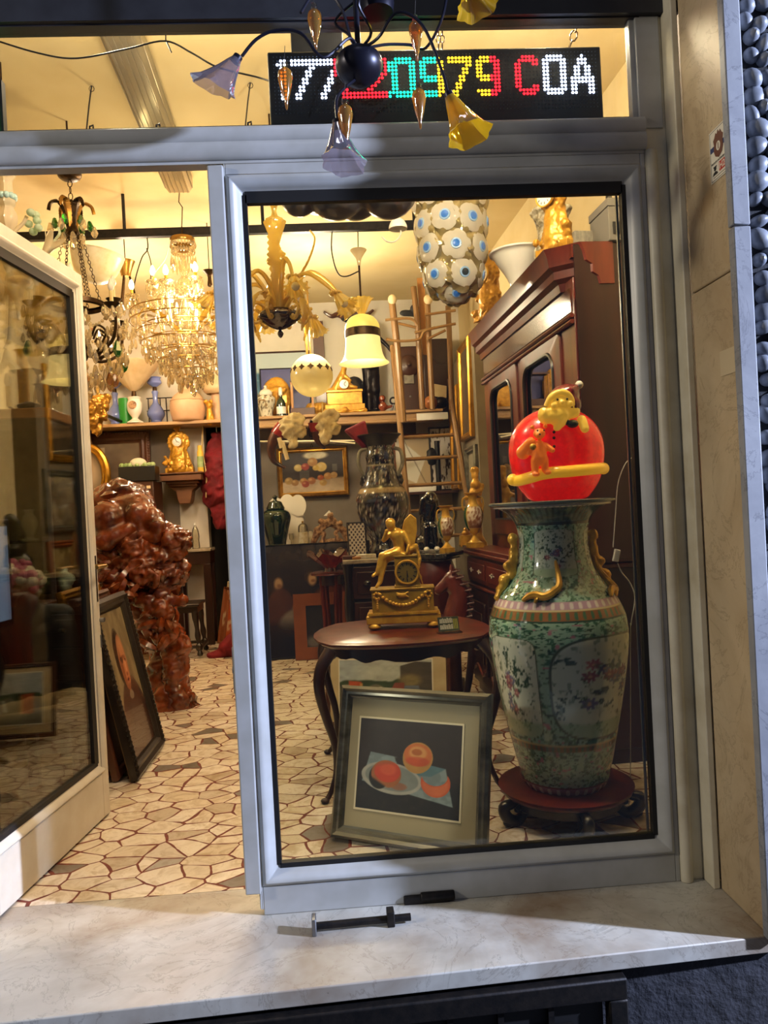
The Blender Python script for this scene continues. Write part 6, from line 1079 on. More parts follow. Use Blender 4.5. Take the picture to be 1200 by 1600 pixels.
t=hunthorn('hunting_horn','smaller hunting horn with cream cloth bow hanging right of the larger horn',[P(494,662,YH),P(494,675,YH),P(498,690,YH),P(508,701,YH)],.075,P(505,660,YH-.06),8); b=MB(); b.tube(spline([P(489,658,YH),P(484,672,YH),P(486,684,YH)],6),[.03-.0015*i for i in range(13)],8); b.build('black_tip','bronze_dark',t)
for pts,lb in (([P(436,684,YH-.1),P(440,700,YH-.1)],'short bone coloured spoon tied to the large hunting horn'),([P(441,690,YH-.1),P(449,718,YH-.1)],'long bone coloured spoon tied to the large hunting horn')): o=MB().tube(spline(pts,5),.020,8).build('bone_spoon','bone'); tag(o,lb,'spoon')
# fruit still life on the taupe wall
def fruit(x,y):
    n=fbm(x*10,y*10,4,3); im=base(x,'2c201a'); im=lay(im,np.clip((.30+.08*x-y)*18,0,1),'b09a80'); im=lay(im,ell(x,y,.55,.92,.2,.1,.4),'c9bda0'); im=lay(im,pol(x,y,[(.28,.28),(.44,.28),(.44,.55),(.28,.55)]),'5c5a58',.6)
    for cx,cy,r_,c in ((.26,.62,.09,'b8a060'),(.38,.64,.09,'8e2e20'),(.5,.75,.11,'a8763a'),(.64,.62,.12,'c2a45c'),(.55,.6,.07,'b9953f'),(.1,.3,.09,'9a7a44'),(.2,.25,.08,'8a6438'),(.34,.28,.08,'a0703c'),(.47,.28,.09,'9a6238'),(.37,.2,.08,'8a3524'),(.62,.35,.07,'a8552e'),(.74,.38,.09,'c08e54'),(.84,.40,.08,'c49a62'),(.66,.22,.08,'b08a4a')): im=lay(im,ell(x,y,cx,cy,r_*.75,r_,.2),c); im=lay(im,ell(x,y,cx-.02,cy+.03,r_*.3,r_*.35,.8),'e0c890',.4)
    im=lay(im,pol(x,y,[(.82,.5),(.9,.5),(.9,.68),(.82,.68)]),'7d7568',.5); return im*(.85+.3*n[...,None])
t=picture('fruit_painting','gilt framed fruit still life hanging on the taupe wall behind the green jar',fruit,.80,.56,.055,'frame_gold',120,90,.04); w=P(491,776,6.06); t.location=(w.x,6.06,w.z); t.rotation_euler=(-.03,0,0)
b=MB(); chainlinks(b,(w.x,6.07,w.z+.56),(w.x,6.09,w.z+.86),.006,.04); b.build('chain','antique_brass',t,).location=-Vector(t.location)
# low dark cupboard, the big dark painting and pine frame leaning on it
t=thing('low_cupboard','low dark cupboard along the taupe wall carrying the green jar','cupboard',(0,0,0)); ya=5.02; xl,xr=P(408,850,ya).x-.06,P(640,850,ya).x; b=MB(); b.box(xl,xr,ya,5.5,.05,1.03); b.box(xl+.03,xr-.03,ya+.03,5.45,0,.05); b.build('carcase','blackwood',t,bevel=.006); b=MB(); b.box(xl-.03,xr+.03,ya-.03,5.52,1.03,1.065); b.build('worktop','marble_top',t,bevel=.005)
def darkp(x,y):
    n=fbm(x*7,y*7,4,5); im=base(x,'241a15'); im=lay(im,np.clip((y-.78)*4,0,1)*np.clip((fbm(x*9,y*9,4,8)-.4)*4,0,1),'5a5048',.6)
    for cx,cy in ((.17,.66),(.47,.69)): im=lay(im,ell(x,y,cx-.015,cy+.01,.058,.07,.3),'2e2018'); im=lay(im,ell(x,y,cx+.012,cy-.005,.036,.055,.5),'a88662'); im=lay(im,ell(x,y,cx+.02,cy-.02,.02,.015,.6),'6a4632',.7)
    im=lay(im,ell(x,y,.20,.40,.13,.22,.2),'4a2a1e'); im=lay(im,ell(x,y,.33,.34,.16,.09,.3,.4),'7a7066'); im=lay(im,ell(x,y,.36,.44,.06,.05,.3),'9a7656'); im=lay(im,ell(x,y,.3,.22,.08,.035,.4),'8a6248'); im=lay(im,ell(x,y,.66,.52,.16,.10,.4),'5a3426'); im=lay(im,ell(x,y,.58,.56,.035,.08,.3),'8a6a50'); im=lay(im,ell(x,y,.2,.1,.4,.2,.6),'120d0b',.8); return im*(.8+.4*n[...,None])
t=picture('dark_painting','large dark old painting of two shadowy figures standing on the floor against the cupboard',darkp,1.12,1.10,.012,'frame_dark',110,110,.03,canvas_m='canvas_gloss'); w=PZ(412,1031); t.location=(w.x+.52,4.70,0); t.rotation_euler=(-.16,0,0)
t=picture('pine_mirror','wide pine framed dark picture standing on the floor in front of the dark painting',lambda x,y: lay(base(x,'2c2a2a'),ell(x,y,.2,.12,.25,.14,.8),'8a8680',.7),.56,.62,.115,'frame_pine',40,40,.03,step=False,canvas_m='canvas_gloss'); w=PZ(461,1031); t.location=(w.x+.29,4.60,0); t.rotation_euler=(-.12,0,0)
# green jar and curios on the cupboard
def onc(u,Y=5.1): w=P(u,840,Y); return (w.x,Y,1.066)
k5=mpp(5.1)
t=thing('green_jar','dark green glazed ginger jar with lid on the low cupboard','jar',onc(433,5.12)); q=[(r_*k5,z_*k5) for r_,z_ in ((0,0),(14,0),(14,5),(19,26),(23,42),(21,52),(13,57),(11,58))]; MB().lathe(sprof(q,5),40).build('body','green_glaze',t); MB().lathe(sprof([(r_*k5,z_*k5) for r_,z_ in ((14,57),(14.5,59),(12,64),(11,66),(9,69),(3,71),(3,74),(4,77),(0,80))],4),36).build('lid','green_glaze',t)
a=onc(446,5.4); t=thing('plate_rack','white rack board behind the green jar holding oval plates','rack',a); MB().box(-.14,.2,.03,.05,0,.36).build('board','porcelain',t)
for k,(x,z,lb) in enumerate(((-.08,.38,'white oval plate leftmost on the rack behind the green jar'),(.04,.41,'white oval plate in the middle of the rack behind the green jar'),(.15,.40,'white oval plate upper right on the rack behind the green jar'),(.12,.2,'white oval plate lowest on the rack behind the green jar'))):
    o=MB().lathe([(0,0),(.06,0),(.085,.012),(.0,.014)],28,TR(rx=PI/2-.1)@TR(s=(1,1.35,1))).build('oval_plate','porcelain'); o.location=(a[0]+x,a[1]-.012*k,a[2]+z); tag(o,lb,'plate','oval plates')
t=thing('domed_pot','small white painted pot with dome and brass finial on the cupboard','pot',onc(474,5.1)); MB().lathe([(0,0),(.05,0),(.048,.13),(0,.13)],24).build('painted_body','ceramic_white',t); b=MB(); b.lathe(sprof([(.05,.13),(.045,.19),(.02,.215),(0,.22)],4),24); b.build('glass_dome','clear_glass',t); MB().ball((0,0,.23),.012,8,6).build('finial','brass',t)
o=organic('figure_cluster',[('b',(0,0,.05),(.05,.04,.06)),('b',(.0,0,.11),.03)],'ceramic_white',None,voxel=.008,disp=.02,dscale=.03); o.location=onc(486,5.15); tag(o,'small cream porcelain figure between the domed pot and the figure group','figurine')
t=thing('figure_group','cream and brown porcelain group of figures on the cupboard','figurine',onc(515,5.1)); mat('bisque','b08a64',.4,0,'6a4630',30,4,.42,.6); organic('group',[('c',(-.17,0,.0),(-.12,0,.14),.03,.045),('c',(-.12,0,.12),(-.03,0,.2),.045,.04),('c',(-.03,0,.2),(.04,0,.22),.05,.05),('c',(.04,0,.2),(.14,0,.13),.05,.04),('c',(.14,0,.13),(.19,0,.0),.04,.025),('b',(-.08,-.02,.23),.03),('b',(.02,-.02,.28),.034),('b',(.12,-.03,.2),.028),('c',(-.08,0,.02),(.1,0,.02),.03,.03),('c',(-.05,-.03,.1),(-.08,-.04,.0),.025,.02),('c',(.06,-.03,.1),(.1,-.05,.0),.025,.02)],'bisque',t,voxel=.009,disp=.022,dscale=.035)
for x in (.02,.0): pass
MB().add([(-.05,.02,.28),(.05,.02,.28),(.01,.02,.335),(-.05,.035,.28),(.05,.035,.28),(.01,.035,.335)],[(0,1,2),(3,5,4),(0,3,4,1),(1,4,5,2),(2,5,3,0)]).build('white_paper','enamel_white',t)
o=organic('small_figure',[('b',(0,0,.05),(.05,.04,.055)),('b',(0,0,.12),.034),('c',(0,0,.08),(.05,0,.03),.02,.015)],'bisque',None,voxel=.008,disp=.015,dscale=.03); o.location=onc(547,5.12); tag(o,'small seated porcelain figure right of the figure group','figurine')
t=thing('glass_goblet','tiny clear glass goblet at the right of the green jar','goblet',onc(455,5.06)); MB().lathe(sprof([(0,0),(.022,.0),(.005,.01),(.005,.05),(.02,.07),(.022,.12)],4),18,caps=False).build('bowl','clear_glass',t)
# right end: bamboo ladder and what shows between its rungs
t=thing('bamboo_ladder','bamboo ladder leaning to the back shelf beside the black vase','ladder',(0,0,0)); LB,LT=4.78,5.1
L0,L1=P(645,905,LB),P(613,540,LT); R0,R1=P(738,850,LB),P(705,625,LT)
Rb=R0+(R1-R0)*1.0; L0f=L0+(L0-L1)*.55; R0f=R0+(R0-R1)*.95
for A,B in ((L0f,L1),(R0f,R1)): MB().tube([Vector((A.x,A.y,max(A.z,.01))),B],.028,9).build('rail','bamboo',t)
for v,ul,ur in ((682,626,712),(716,630,716),(757,634,722),(797,638,727),(838,642,733)): Yr=LT+(v-625)/225*(LB-LT)*.85; MB().tube([P(ul,v+2,Yr),P(ur,v-3,Yr)],.018,8).build('rung','bamboo',t)
t=thing('bamboo_easel','bundle of bamboo poles and bent canes standing at the top of the ladder','canes',(0,0,0)); Ye=4.95
for pts,r_ in (([P(612,468,Ye),P(620,535,Ye),P(630,660,Ye)],.035),([P(646,448,Ye+.1),P(653,510,Ye+.1),P(660,640,Ye+.1)],.03),([P(668,470,Ye),P(670,528,Ye),P(676,640,Ye)],.028),([P(700,478,Ye+.2),P(702,520,Ye+.2),P(706,640,Ye+.2)],.028)): MB().tube(pts,r_,9).build('pole','bamboo',t)
MB().box(-.035,.035,-.015,.015,-.42,.36,TR(*P(661,490,Ye+.15),ry=-.03)).build('flat_board','light_wood',t)
for pts in ([P(602,500,Ye-.1),P(640,498,Ye-.1),P(652,508,Ye-.1)],[P(603,530,Ye-.1),P(625,533,Ye-.1),P(655,530,Ye-.1),P(665,517,Ye-.1),P(700,508,Ye-.1),P(712,506,Ye-.1)],[P(648,520,Ye-.08),P(680,512,Ye-.08)],[P(622,505,Ye-.1),P(650,512,Ye-.1)],[P(664,492,Ye-.05),P(712,485,Ye-.05)],[P(668,530,Ye-.1),P(696,516,Ye-.1)]): MB().tube(spline(pts,6),.014,7).build('cane','bamboo',t)
for p in (P(613,468,Ye-.02),P(669,468,Ye-.02)): MB().ball(p,(.045,.045,.05)).build('pole_cap','bone',t)
organic('dark_leaf',[('b',P(634,489,5.3),(.07,.02,.035)),('b',P(648,482,5.3),(.05,.02,.05)),('c',P(630,492,5.3),P(655,494,5.3),.015,.012)],'leather_dark',None,voxel=.01); tag(bpy.data.objects['dark_leaf'],'dark metal leaf ornament between the bamboo poles','ornament')
t=thing('leather_armour','dark brown carved leather panel with studs and plate on the shelf behind the ladder','panel',onsh(642,5.9)); b=MB(); wv=P(642,540,5.9).z-ZSH; b.box(-.17,.17,-.05,.05,0,wv*.98); b.build('panel','walnut',t,bevel=.015); organic('boss',[('b',(0,-.05,.52),(.13,.05,.13)),('b',(0,-.10,.53),.025)],'walnut',t,voxel=.012); MB().box(-.06,.05,-.075,-.05,.32,.42).build('plate','stone_grey',t,bevel=.004); b=MB()
for x,z in ((-.09,.36),(-.09,.30),(.0,.18),(-.09,.24)): b.ball((x,-.055,z),.012,7,5)
b.build('studs','steel',t)
t=thing('dark_case','tall almost black wooden case on the shelf right of the leather panel','case',onsh(686,5.92)); MB().box(-.16,.16,-.12,.12,0,P(688,532,5.9).z-ZSH).build('case','mahogany_dark',t,bevel=.008); MB().lathe([(.09,0),(.1,0),(.1,.012),(.09,.012)],28,TR(.05,-.12,.62,rx=PI/2),caps=False).build('round_moulding','mahogany_dark',t)
o=MB().ball((0,0,.075),.075,20,14).build('orange_ball','pine'); o.location=onsh(674,5.66); tag(o,'brown orange ball on the shelf in front of the dark case','ball'); o=organic('dark_pot',[('b',(0,0,.07),(.08,.07,.07))],'bronze_dark',None,voxel=.01); o.location=onsh(690,5.68); tag(o,'round dark pot beside the orange ball','pot'); o=MB().prism([(-.08,0),(.08,-.03),(.09,.10),(-.05,.13)],-.003,.003).build('paper_card','parchment'); o.location=P(686,620,5.72); o.location.z=ZSH+.16; tag(o,'bent cream paper card stuck above the dark pot','card'); 
for k,(u,m_,lb) in enumerate(((705,'frame_walnut','thin brown book standing right of the dark pot'),(709,'frame_pine','thin orange book standing beside the thin brown book'))): o=MB().box(-.012,.012,-.08,.08,0,.34).build('book',m_,bevel=.002); o.location=onsh(u,5.7); tag(o,lb,'book')
o=MB().box(-.17,.17,-.004,.004,0,.075).build('shelf_note','enamel_white'); w=P(676,663,YS-.05); o.location=(w.x,YS-.05,ZSH-.12); tag(o,'white paper strip stuck on the shelf edge behind the ladder','note')
# lower shelf with frames behind the rungs
t=thing('lower_shelf','dark wall shelf under the back shelf behind the ladder','shelf',(0,0,0)); w0,w1=P(632,770,5.8),P(716,770,5.8); MB().box(w0.x,w1.x,5.6,6.1,w0.z-.03,w0.z).build('board','walnut',t,bevel=.004); MB().box(w1.x-.03,w1.x,5.6,6.1,w0.z,ZSH-.04).build('side','walnut',t)
t=picture('drawing_frame','pale drawing in a pine frame behind the upper ladder rungs',lambda x,y: lay(lay(base(x,'b09a78'),pol(x,y,[(0,1),(0,.3),(.5,.1),(.75,.55),(.1,1)]),'cfc8b8'),np.clip(1-np.abs(x+y*.6-.8)*60,0,1),'3a3028'),.52,.66,.04,'frame_pine',50,60,.03); w=P(652,770,5.9); t.location=(w.x,5.92,w0.z+.001); t.rotation_euler=(-.05,0,0)
t=picture('sketch_frame','white sketch with dark strokes leaning right of the pale drawing',lambda x,y: lay(base(x,'cfc6b8'),np.clip((fbm(x*9,y*11,3,6)-.55)*12,0,1),'3a2a24'),.28,.72,.02,'frame_dark',50,70,.03); w=P(693,770,5.9); t.location=(w.x,5.86,w0.z+.001); t.rotation_euler=(-.05,0,0)
for k,(u,z,ww) in enumerate(((660,.0,.4),)): o=MB().box(-.2,.2,-.1,.1,0,.05).build('paper_stack','enamel_white',bevel=.003); w=P(652,775,5.7); o.location=(w.x,5.72,w0.z+.001); tag(o,'stack of white papers lying on the lower shelf','papers')
t=thing('black_lamp','small black iron lamp bracket standing between the drawings','lamp',(P(683,700,5.72).x,5.72,w0.z+.001)); MB().tube([(0,0,0),(0,0,.55)],.03,8).build('post','black_iron',t); organic('head',[('b',(-.06,0,.38),(.07,.05,.10))],'black_iron',t,voxel=.01,disp=.02,dscale=.04)
# ================================================================ left shelf: vases and jars
Y6=5.8; k_=mpp(Y6)
def blamp(label,u):
    t=thing('blue_oil_lamp',label,'lamp',onsh(u,5.96),group=None); 
    MB().lathe(sprof([(r_*k_,z_*k_) for r_,z_ in ((0,0),(10,0),(11,3),(8,6),(9,9),(13,15),(13,21),(8,30),(4,36),(4,47),(5,52),(4,54))],4),28).build('vase_body','porcelain_blue',t); MB().lathe([(3.5*k_,54*k_),(3*k_,60*k_)],16).build('collar','antique_brass',t); MB().lathe(sprof([(r_*k_,z_*k_) for r_,z_ in ((3,60),(6,62),(11,66),(10,70),(9,73),(10.5,75),(0,75))],4),28).build('font','porcelain_blue',t); return t
blamp('lilac blue porcelain oil lamp left of the wide cream bowl on the shelf',181); blamp('lilac blue porcelain oil lamp between the cream urn and the big pale pot',244)
t=thing('urn_lamp','small white porcelain urn carrying a wide cream fluted glass bowl','lamp',onsh(211,5.72)); MB().lathe(sprof([(r_*k_,z_*k_) for r_,z_ in ((0,0),(11,0),(12,2),(5,7),(5,10),(10,18),(11,30),(9,36),(10,40),(0,41))],4),28).build('urn','porcelain',t); MB().lathe([(4*k_,41*k_),(3*k_,50*k_)],14).build('collar','antique_brass',t); b=MB(); b.lathe(sprof([(r_*k_,z_*k_) for r_,z_ in ((3,49),(8,52),(20,65),(32,80),(40,90),(41,92))],4),48,lob=.03,lobn=16,caps=False); mat('cream_glass','d0b890',.4,0,'c0a67c',6,3,sss=.2); b.build('fluted_bowl','cream_glass',t); MB().lathe([(0,0),(.045,0),(0,.002)],18,TR(0,-.083,.19,rx=PI/2-.05)).build('printed_medallion','bisque',t)
t=thing('pale_pot','big round pale earthenware pot with a bottle neck on the shelf','pot',onsh(294,5.76)); MB().lathe(sprof([(r_*k_,z_*k_) for r_,z_ in ((0,0),(20,0),(25,9),(27,22),(25,32),(20,40),(12,46),(8,50),(7,60),(6.5,62))],4),40).build('pot_body','terracotta_pot',t); b=MB(); b.lathe([(25.6*k_,31*k_),(26.2*k_,32*k_),(25.4*k_,33*k_)],40,caps=False); b.build('raised_band','terracotta_pot',t)
o=organic('gilt_ornament',[('c',(0,0,0),(0,0,.12),.05,.03),('b',(0,0,.16),.04),('b',(-.03,-.03,.2),.025),('b',(.03,-.03,.2),.025)],'gilt',None,voxel=.009,disp=.02,dscale=.03); o.location=onsh(328,5.74); tag(o,'small gilt ornament right of the big pale pot','ornament')
t=thing('cream_pitcher','pale cream lampshade and column at the right end of the left shelf','lamp',onsh(339,5.85)); MB().lathe([(.05,0),(.05,.3),(.06,.32),(0,.32)],20).build('column','terracotta_pot',t); MB().lathe(sprof([(.10,.3),(.14,.36),(.10,.5)],4),24,caps=False).build('shade','cream_glass',t)
b=MB(); b.lathe([(0,0),(.07,0),(.07,.12),(.075,.3),(.07,.3),(.06,.02)],20); o=b.build('green_bottle_glass','crystal_green'); mat('green_sheet','2a9a38',.4); o.data.materials[0]=MATS['green_sheet']; o.location=onsh(197,5.9); tag(o,'bright green glass jar behind the white urn','jar')
t=thing('wire_rack','dark wire dish rack with white plates behind the blue lamp','rack',onsh(265,5.98)); b=MB()
for k in range(8): b.tube([(-.22+k*.065,-.02,0),(-.22+k*.065,-.02,.30)],.006,5)
for z in (.02,.16,.30): b.tube([(-.24,-.02,z),(.25,-.02,z)],.006,5)
b.build('wires','black_iron',t); MB().box(-.2,.2,.02,.03,.0,.26).build('pale_board','plaster',t)
t=thing('carved_corbel','gilt brown carved corbel at the left end of the shelf beside the door','corbel',(P(146,640,4.9).x,4.9,P(146,682,4.9).z),s=.85); organic('corbel',[('b',(0,0,.34),(.16,.1,.10)),('c',(-.12,0,.42),(.14,0,.42),.05,.05),('c',(0,0,.3),(.02,.0,.05),.11,.04),('c',(.1,-.03,.35),(.12,-.05,.2),.05,.03)],'gilt_wood',t,voxel=.011,disp=.05,dscale=.06,ridge=1); 
for x in (-.10,.06): MB().lathe([(.018,0),(.017,.13)],12,TR(x,0,.46)).build('candle_stub','candle_yellow',t)
MB().tube([(0,.1,.3),(0,1.15,.3)],.02,8).build('iron_arm','black_iron',t)
# framed mirror and oval frame on the taupe wall
t=picture('carved_mirror','large brown carved frame with dark glass hanging above the wood sculpture',lambda x,y: lay(base(x,'5a4a3c'),np.clip((fbm(x*3,y*3,3,2)-.45)*4,0,1),'7a6a58'),.86,.74,.12,'frame_walnut',40,40,.06,canvas_m='canvas_gloss',ornate='frame_walnut',cat='picture'); w=P(238,775,6.0); t.location=(w.x-.43,6.02,w.z-.02); t.rotation_euler=(-.03,0,0)
t=thing('oval_gilt_frame','gilt oval frame standing in front of the carved brown frame','picture',(P(138,730,5.75).x,5.75,P(138,782,5.75).z+.0)); b=MB(); b.tube([(.20*math.cos(a),0,.28+.30*math.sin(a)) for a in np.linspace(0,2*PI,41)[:-1]],.035,8,True); b.tube([(.16*math.cos(a),-.02,.28+.26*math.sin(a)) for a in np.linspace(0,2*PI,41)[:-1]],.016,7,True); b.build('frame','frame_gold',t); o=grid('canvas',.36,.56,20,20,lambda x,y: lay(base(x,'8a7a64'),ell(x,y,.5,.55,.25,.3,.6),'b09a80'),'canvas_paint',t,.01)
# consoles behind the sculpture: boxes, planter
wz=P(215,792,5.55); t=thing('dark_cabinet','dark brown cabinet with pale lock plates standing under the black planter','cabinet',(P(217,800,5.6).x,5.7,.0)); ztop=P(217,752,5.5).z; MB().box(-.21,.19,-.2,.2,.95,ztop).build('case','walnut',t,bevel=.006); MB().box(-.21,.21,-.22,.22,0,.95).build('lower_case','frame_pine',t,bevel=.006); b=MB(); b.box(-.13,-.06,-.206,-.2,ztop-.1,ztop-.07); b.box(.12,.16,-.206,-.2,ztop-.08,ztop-.05); b.build('lock_plate','bone',t)
t=thing('black_planter','black rectangular planter with pale green rosette leaves','planter',(P(217,752,5.55).x,5.58,ztop+.001)); MB().box(-.19,.19,-.1,.1,0,.155).build('trough','black_plastic',t,bevel=.006); b=MB()
for k in range(9): x=-.16+.04*k; b.ball((x,-.06+.02*(k%2),.17),(.03,.03,.028),8,6)
b.build('leaf_rosettes','pale_leaf',t); b=MB(); b.ball((-.0,-.02,.19),(.09,.06,.06),14,10); b.build('white_flower','white_petal',t)
# bracket with clock and spray can
w=P(282,738,5.75); wb=P(282,785,5.9); t=thing('wall_bracket','carved walnut wall bracket holding a gilt clock','bracket',(w.x,6.08,w.z)); h=w.z-P(282,787,5.75).z; b=MB()
for hw,d0,z0_,z1_ in ((.24,.36,-.02,0),(.22,.34,-.09,-.02),(.175,.27,-.12,-.09),(.155,.24,-.15,-.12)): b.box(-hw,hw,-d0,0,z0_,z1_,)
b.prism([(-.15,-.15),(.15,-.15),(.09,-.20),(.07,-h+.03),(.055,-h),(-.055,-h),(-.07,-h+.03),(-.09,-.20)],-.2,0); mat('bracket_wood','7a5034',.45,0,'5a3822',9,5,.3,.7,(.3,1,1)); b.build('bracket_body','bracket_wood',t,bevel=.008)
ornate_clock('bracket_clock','gilt tiered clock with white dial standing on the carved wall bracket',(w.x-.03,5.88,w.z+.001),0,.34,.56,.12,.05,9,dialz=.60)
t=thing('spray_can','yellow spray can with pale label beside the bracket clock','spray can',(w.x+.20,5.86,w.z+.001)); MB().lathe([(0,0),(.033,0),(.033,.22),(.025,.235),(0,.235)],20).build('can','candle_yellow',t); MB().lathe([(.024,.235),(.024,.29),(0,.295)],16).build('cap','candle_yellow',t); MB().lathe([(.0345,.05),(.0345,.17)],20,caps=False).build('paper_label','pale_leaf',t)
# console table at the back with bottle
Yt=5.72; tw=P(322,858,Yt); t=thing('console_table','dark console table with a thin pale top against the white wall','table',(tw.x-.17,5.93,0)); zt_=P(318,858,Yt-.1).z; b=MB(); b.box(-.21,.21,-.17,.15,zt_-.03,zt_); b.build('pale_top','marble_top',t,bevel=.004); b=MB(); b.box(-.2,.2,-.15,.14,zt_-.17,zt_-.03); b.build('apron','mahogany_dark',t,bevel=.004)
for x in (-.16,.16):
    for y in (-.12,.11): MB().box(x-.04,x+.04,y-.03,y+.03,0,zt_-.17,taper=1.).build('leg','mahogany_dark',t,bevel=.003)
t=thing('water_bottle','clear plastic water bottle on the console table','bottle',(P(307,845,5.9).x,5.86,zt_+.001)); MB().lathe(sprof([(.0,0),(.04,0),(.042,.05),(.038,.09),(.042,.14),(.03,.21),(.014,.24),(.014,.26)],4),20).build('bottle_body','clear_glass',t); MB().lathe([(.016,.255),(.016,.28),(0,.28)],14).build('cap','enamel_white',t)
o=MB().lathe(sprof([(0,0),(.03,0),(.035,.08),(.03,.09)],3),18,caps=False).build('glass_tumbler','clear_glass'); o.location=(P(295,852,5.9).x,5.86,zt_+.001); tag(o,'small clear tumbler beside the water bottle','glass')
# stool, chair back
Yc=5.0; a=PZ(315,1029); t=thing('turned_stool','dark wood stool with turned legs behind the wood sculpture','stool',(a.x-.22,a.y+.2,0)); zs=P(300,944,5.0).z; mat('stool_wood','241712',.35,0,'160d0a',9,4,coat=.2); b=MB(); b.box(-.22,.22,-.2,.2,zs-.03,zs); b.build('seat','stool_wood',t,bevel=.008); b=MB(); b.box(-.2,.2,-.17,.17,zs-.09,zs-.03); b.build('apron','stool_wood',t)
for x in (-1,1):
    for y in (-1,1):
        A=(x*.205,y*.17,.02); B=(x*.165,y*.14,zs-.08); F=along(A,B); L=(Vector(B)-Vector(A)).length; MB().lathe(sprof([(.018,0),(.03,.02),(.02,.05),(.034,L*.15),(.034,L*.24),(.018,L*.3),(.03,L*.45),(.02,L*.6),(.026,L*.75),(.034,L*.85),(.034,L)],3),12,F).build('leg','stool_wood',t)
b=MB(); b.tube([(-.22,-.16,.11),(.22,-.16,.11)],.016,8); b.tube([(-.22,.16,.11),(.22,.16,.11)],.016,8); b.tube([(-.22,-.16,.11),(-.22,.16,.11)],.016,8); b.tube([(.22,-.16,.11),(.22,.16,.11)],.016,8); b.build('stretcher','stool_wood',t)
t=thing('light_chair','light brown wooden chair behind the turned stool','chair',(a.x-.68,5.14,0)); zc=P(290,912,5.6).z
for x in (-.2,.2):
    MB().tube([(x,.18,0),(x,.2,.45),(x*.98,.26,zc)],.018,8).build('rear_leg','pine',t); MB().tube([(x,-.18,0),(x,-.18,.44)],.018,8).build('front_leg','pine',t)
MB().box(-.22,.22,-.2,.22,.43,.46).build('seat','linen',t,bevel=.01)
for z in (zc-.02,zc-.2): MB().tube(spline([(-.2,.25,z),(0,.28,z+.01),(.2,.25,z)],5),.02,8).build('back_rail','pine',t)
# passage: red robe, orange framed pictures, red cloth on the floor
t=thing('red_robe','dark red cloth robe hanging from a hook in the passage','robe',(P(342,740,6.0).x,6.0,0)); zr0=P(342,700,6.0).z; organic('robe',[('c',(0,0,zr0+.12),(.02,0,zr0-.15),.08,.16),('c',(.02,0,zr0-.15),(-.03,0,zr0-.5),.17,.17),('c',(-.03,0,zr0-.45),(.0,0,zr0-.85),.14,.07)],'red_cloth',t,voxel=.018,disp=.05,dscale=.09,ridge=1); MB().tube(spline([(-.13,-.08,zr0+.3),(-.15,-.1,zr0),(-.12,-.12,zr0-.3),(-.14,-.1,zr0-.55)],6),.008,6).build('rope_cord','rope',t); b=MB(); b.tube([(0,.0,zr0+.12),(0,.0,zr0+.35)],.006,6); b.tube([(-.3,0,zr0+.35),(.4,0,zr0+.35)],.015,8); b.build('hanging_bar','steel',t)
for k,(lb,dx,dy,w_,h_,fm,cc) in enumerate((('orange brown framed picture with pale oval marks leaning by the passage',.0,.0,.34,.62,'frame_pine','8a4a2a'),('thin pale stretcher frame leaning behind the orange framed picture',-.0,.24,.34,.66,'parchment','b09a80'),('red orange framed picture leaning lowest by the passage',.10,-.2,.40,.5,'frame_pine','a84a24'))):
    t=picture('leaning_frame',lb,(lambda c: (lambda x,y: lay(base(x,c),np.clip((fbm(x*6,y*6,3,2)-.58)*10,0,1),'c9b090')))(cc),w_,h_,.03,fm,24,30,.025); p=PZ(333,1002); t.location=(p.x+.19+dx,5.75+dy,0); t.rotation_euler=(-.2,0,-.9)
p=PZ(352,1030); o=organic('red_cushion',[('c',(-.16,0,.03),(.2,0,.05),.04,.06),('c',(.0,0,.1),(.18,0,.30),.08,.05),('b',(.12,0,.12),(.14,.08,.12))],'red_cloth',None,voxel=.014,disp=.03,dscale=.08); o.location=(p.x,p.y+.12,.0); tag(o,'dark red cloth heaped on the floor by the passage','cloth')
# ================================================================ carved root sculpture
p=PZ(252,1119); SX,SY_=p.x,p.y+.30; YR=SY_; 
t=thing('root_sculpture','tall glossy carved root wood sculpture of lions on the paved floor','sculpture',(SX,SY_,0))
def rp(u,v,y=0): w=P(u,v,YR+y); return (w.x-SX,y,w.z)
k_=mpp(YR); r_=lambda px: px*k_
S=[]
def cap(u0,v0,u1,v1,a,b_,y0=0,y1=None): S.append(('c',rp(u0,v0,y0),rp(u1,v1,y0 if y1 is None else y1),r_(a),r_(b_)))
def blb(u,v,a,y=0,sx=1,sz=1): S.append(('b',rp(u,v,y),(r_(a)*sx,r_(a),r_(a)*sz)))
cap(262,1105,262,1060,38,26); cap(262,1060,262,1010,27,26); cap(262,1010,240,960,27,30); cap(285,1100,300,1108,20,12,-.05); cap(240,1100,235,1112,26,22,-.02)
cap(240,960,215,910,32,48); cap(215,910,195,850,50,55,.05); cap(190,850,190,800,55,48,.08)
organic('root_trunk',S,'root_wood',t,voxel=.017,disp=.07,dscale=.12,ridge=1,seed=3,smooth=2,dfine=.018)
S=[]                                   # upper crouching beast
cap(170,815,215,800,34,30,-.12); cap(170,812,160,850,30,16,-.2); cap(160,848,185,845,13,9,-.24); cap(165,845,200,828,18,10,-.28); cap(215,805,222,838,22,12,-.2); cap(222,838,238,842,9,8,-.26); blb(238,812,19,-.2); blb(246,822,13,-.26); cap(240,800,236,790,7,4,-.2); blb(243,838,11,-.25)
organic('crouching_beast',S,'root_wood',t,voxel=.012,disp=.014,dscale=.09,seed=8,dfine=.008,smooth=4)
S=[]                                   # lion heads with manes
for u,v,a,y in ((212,858,26,-.22),(196,880,24,-.2),(222,890,24,-.25),(238,900,16,-.28),(180,905,26,-.2)): blb(u,v,a,y)
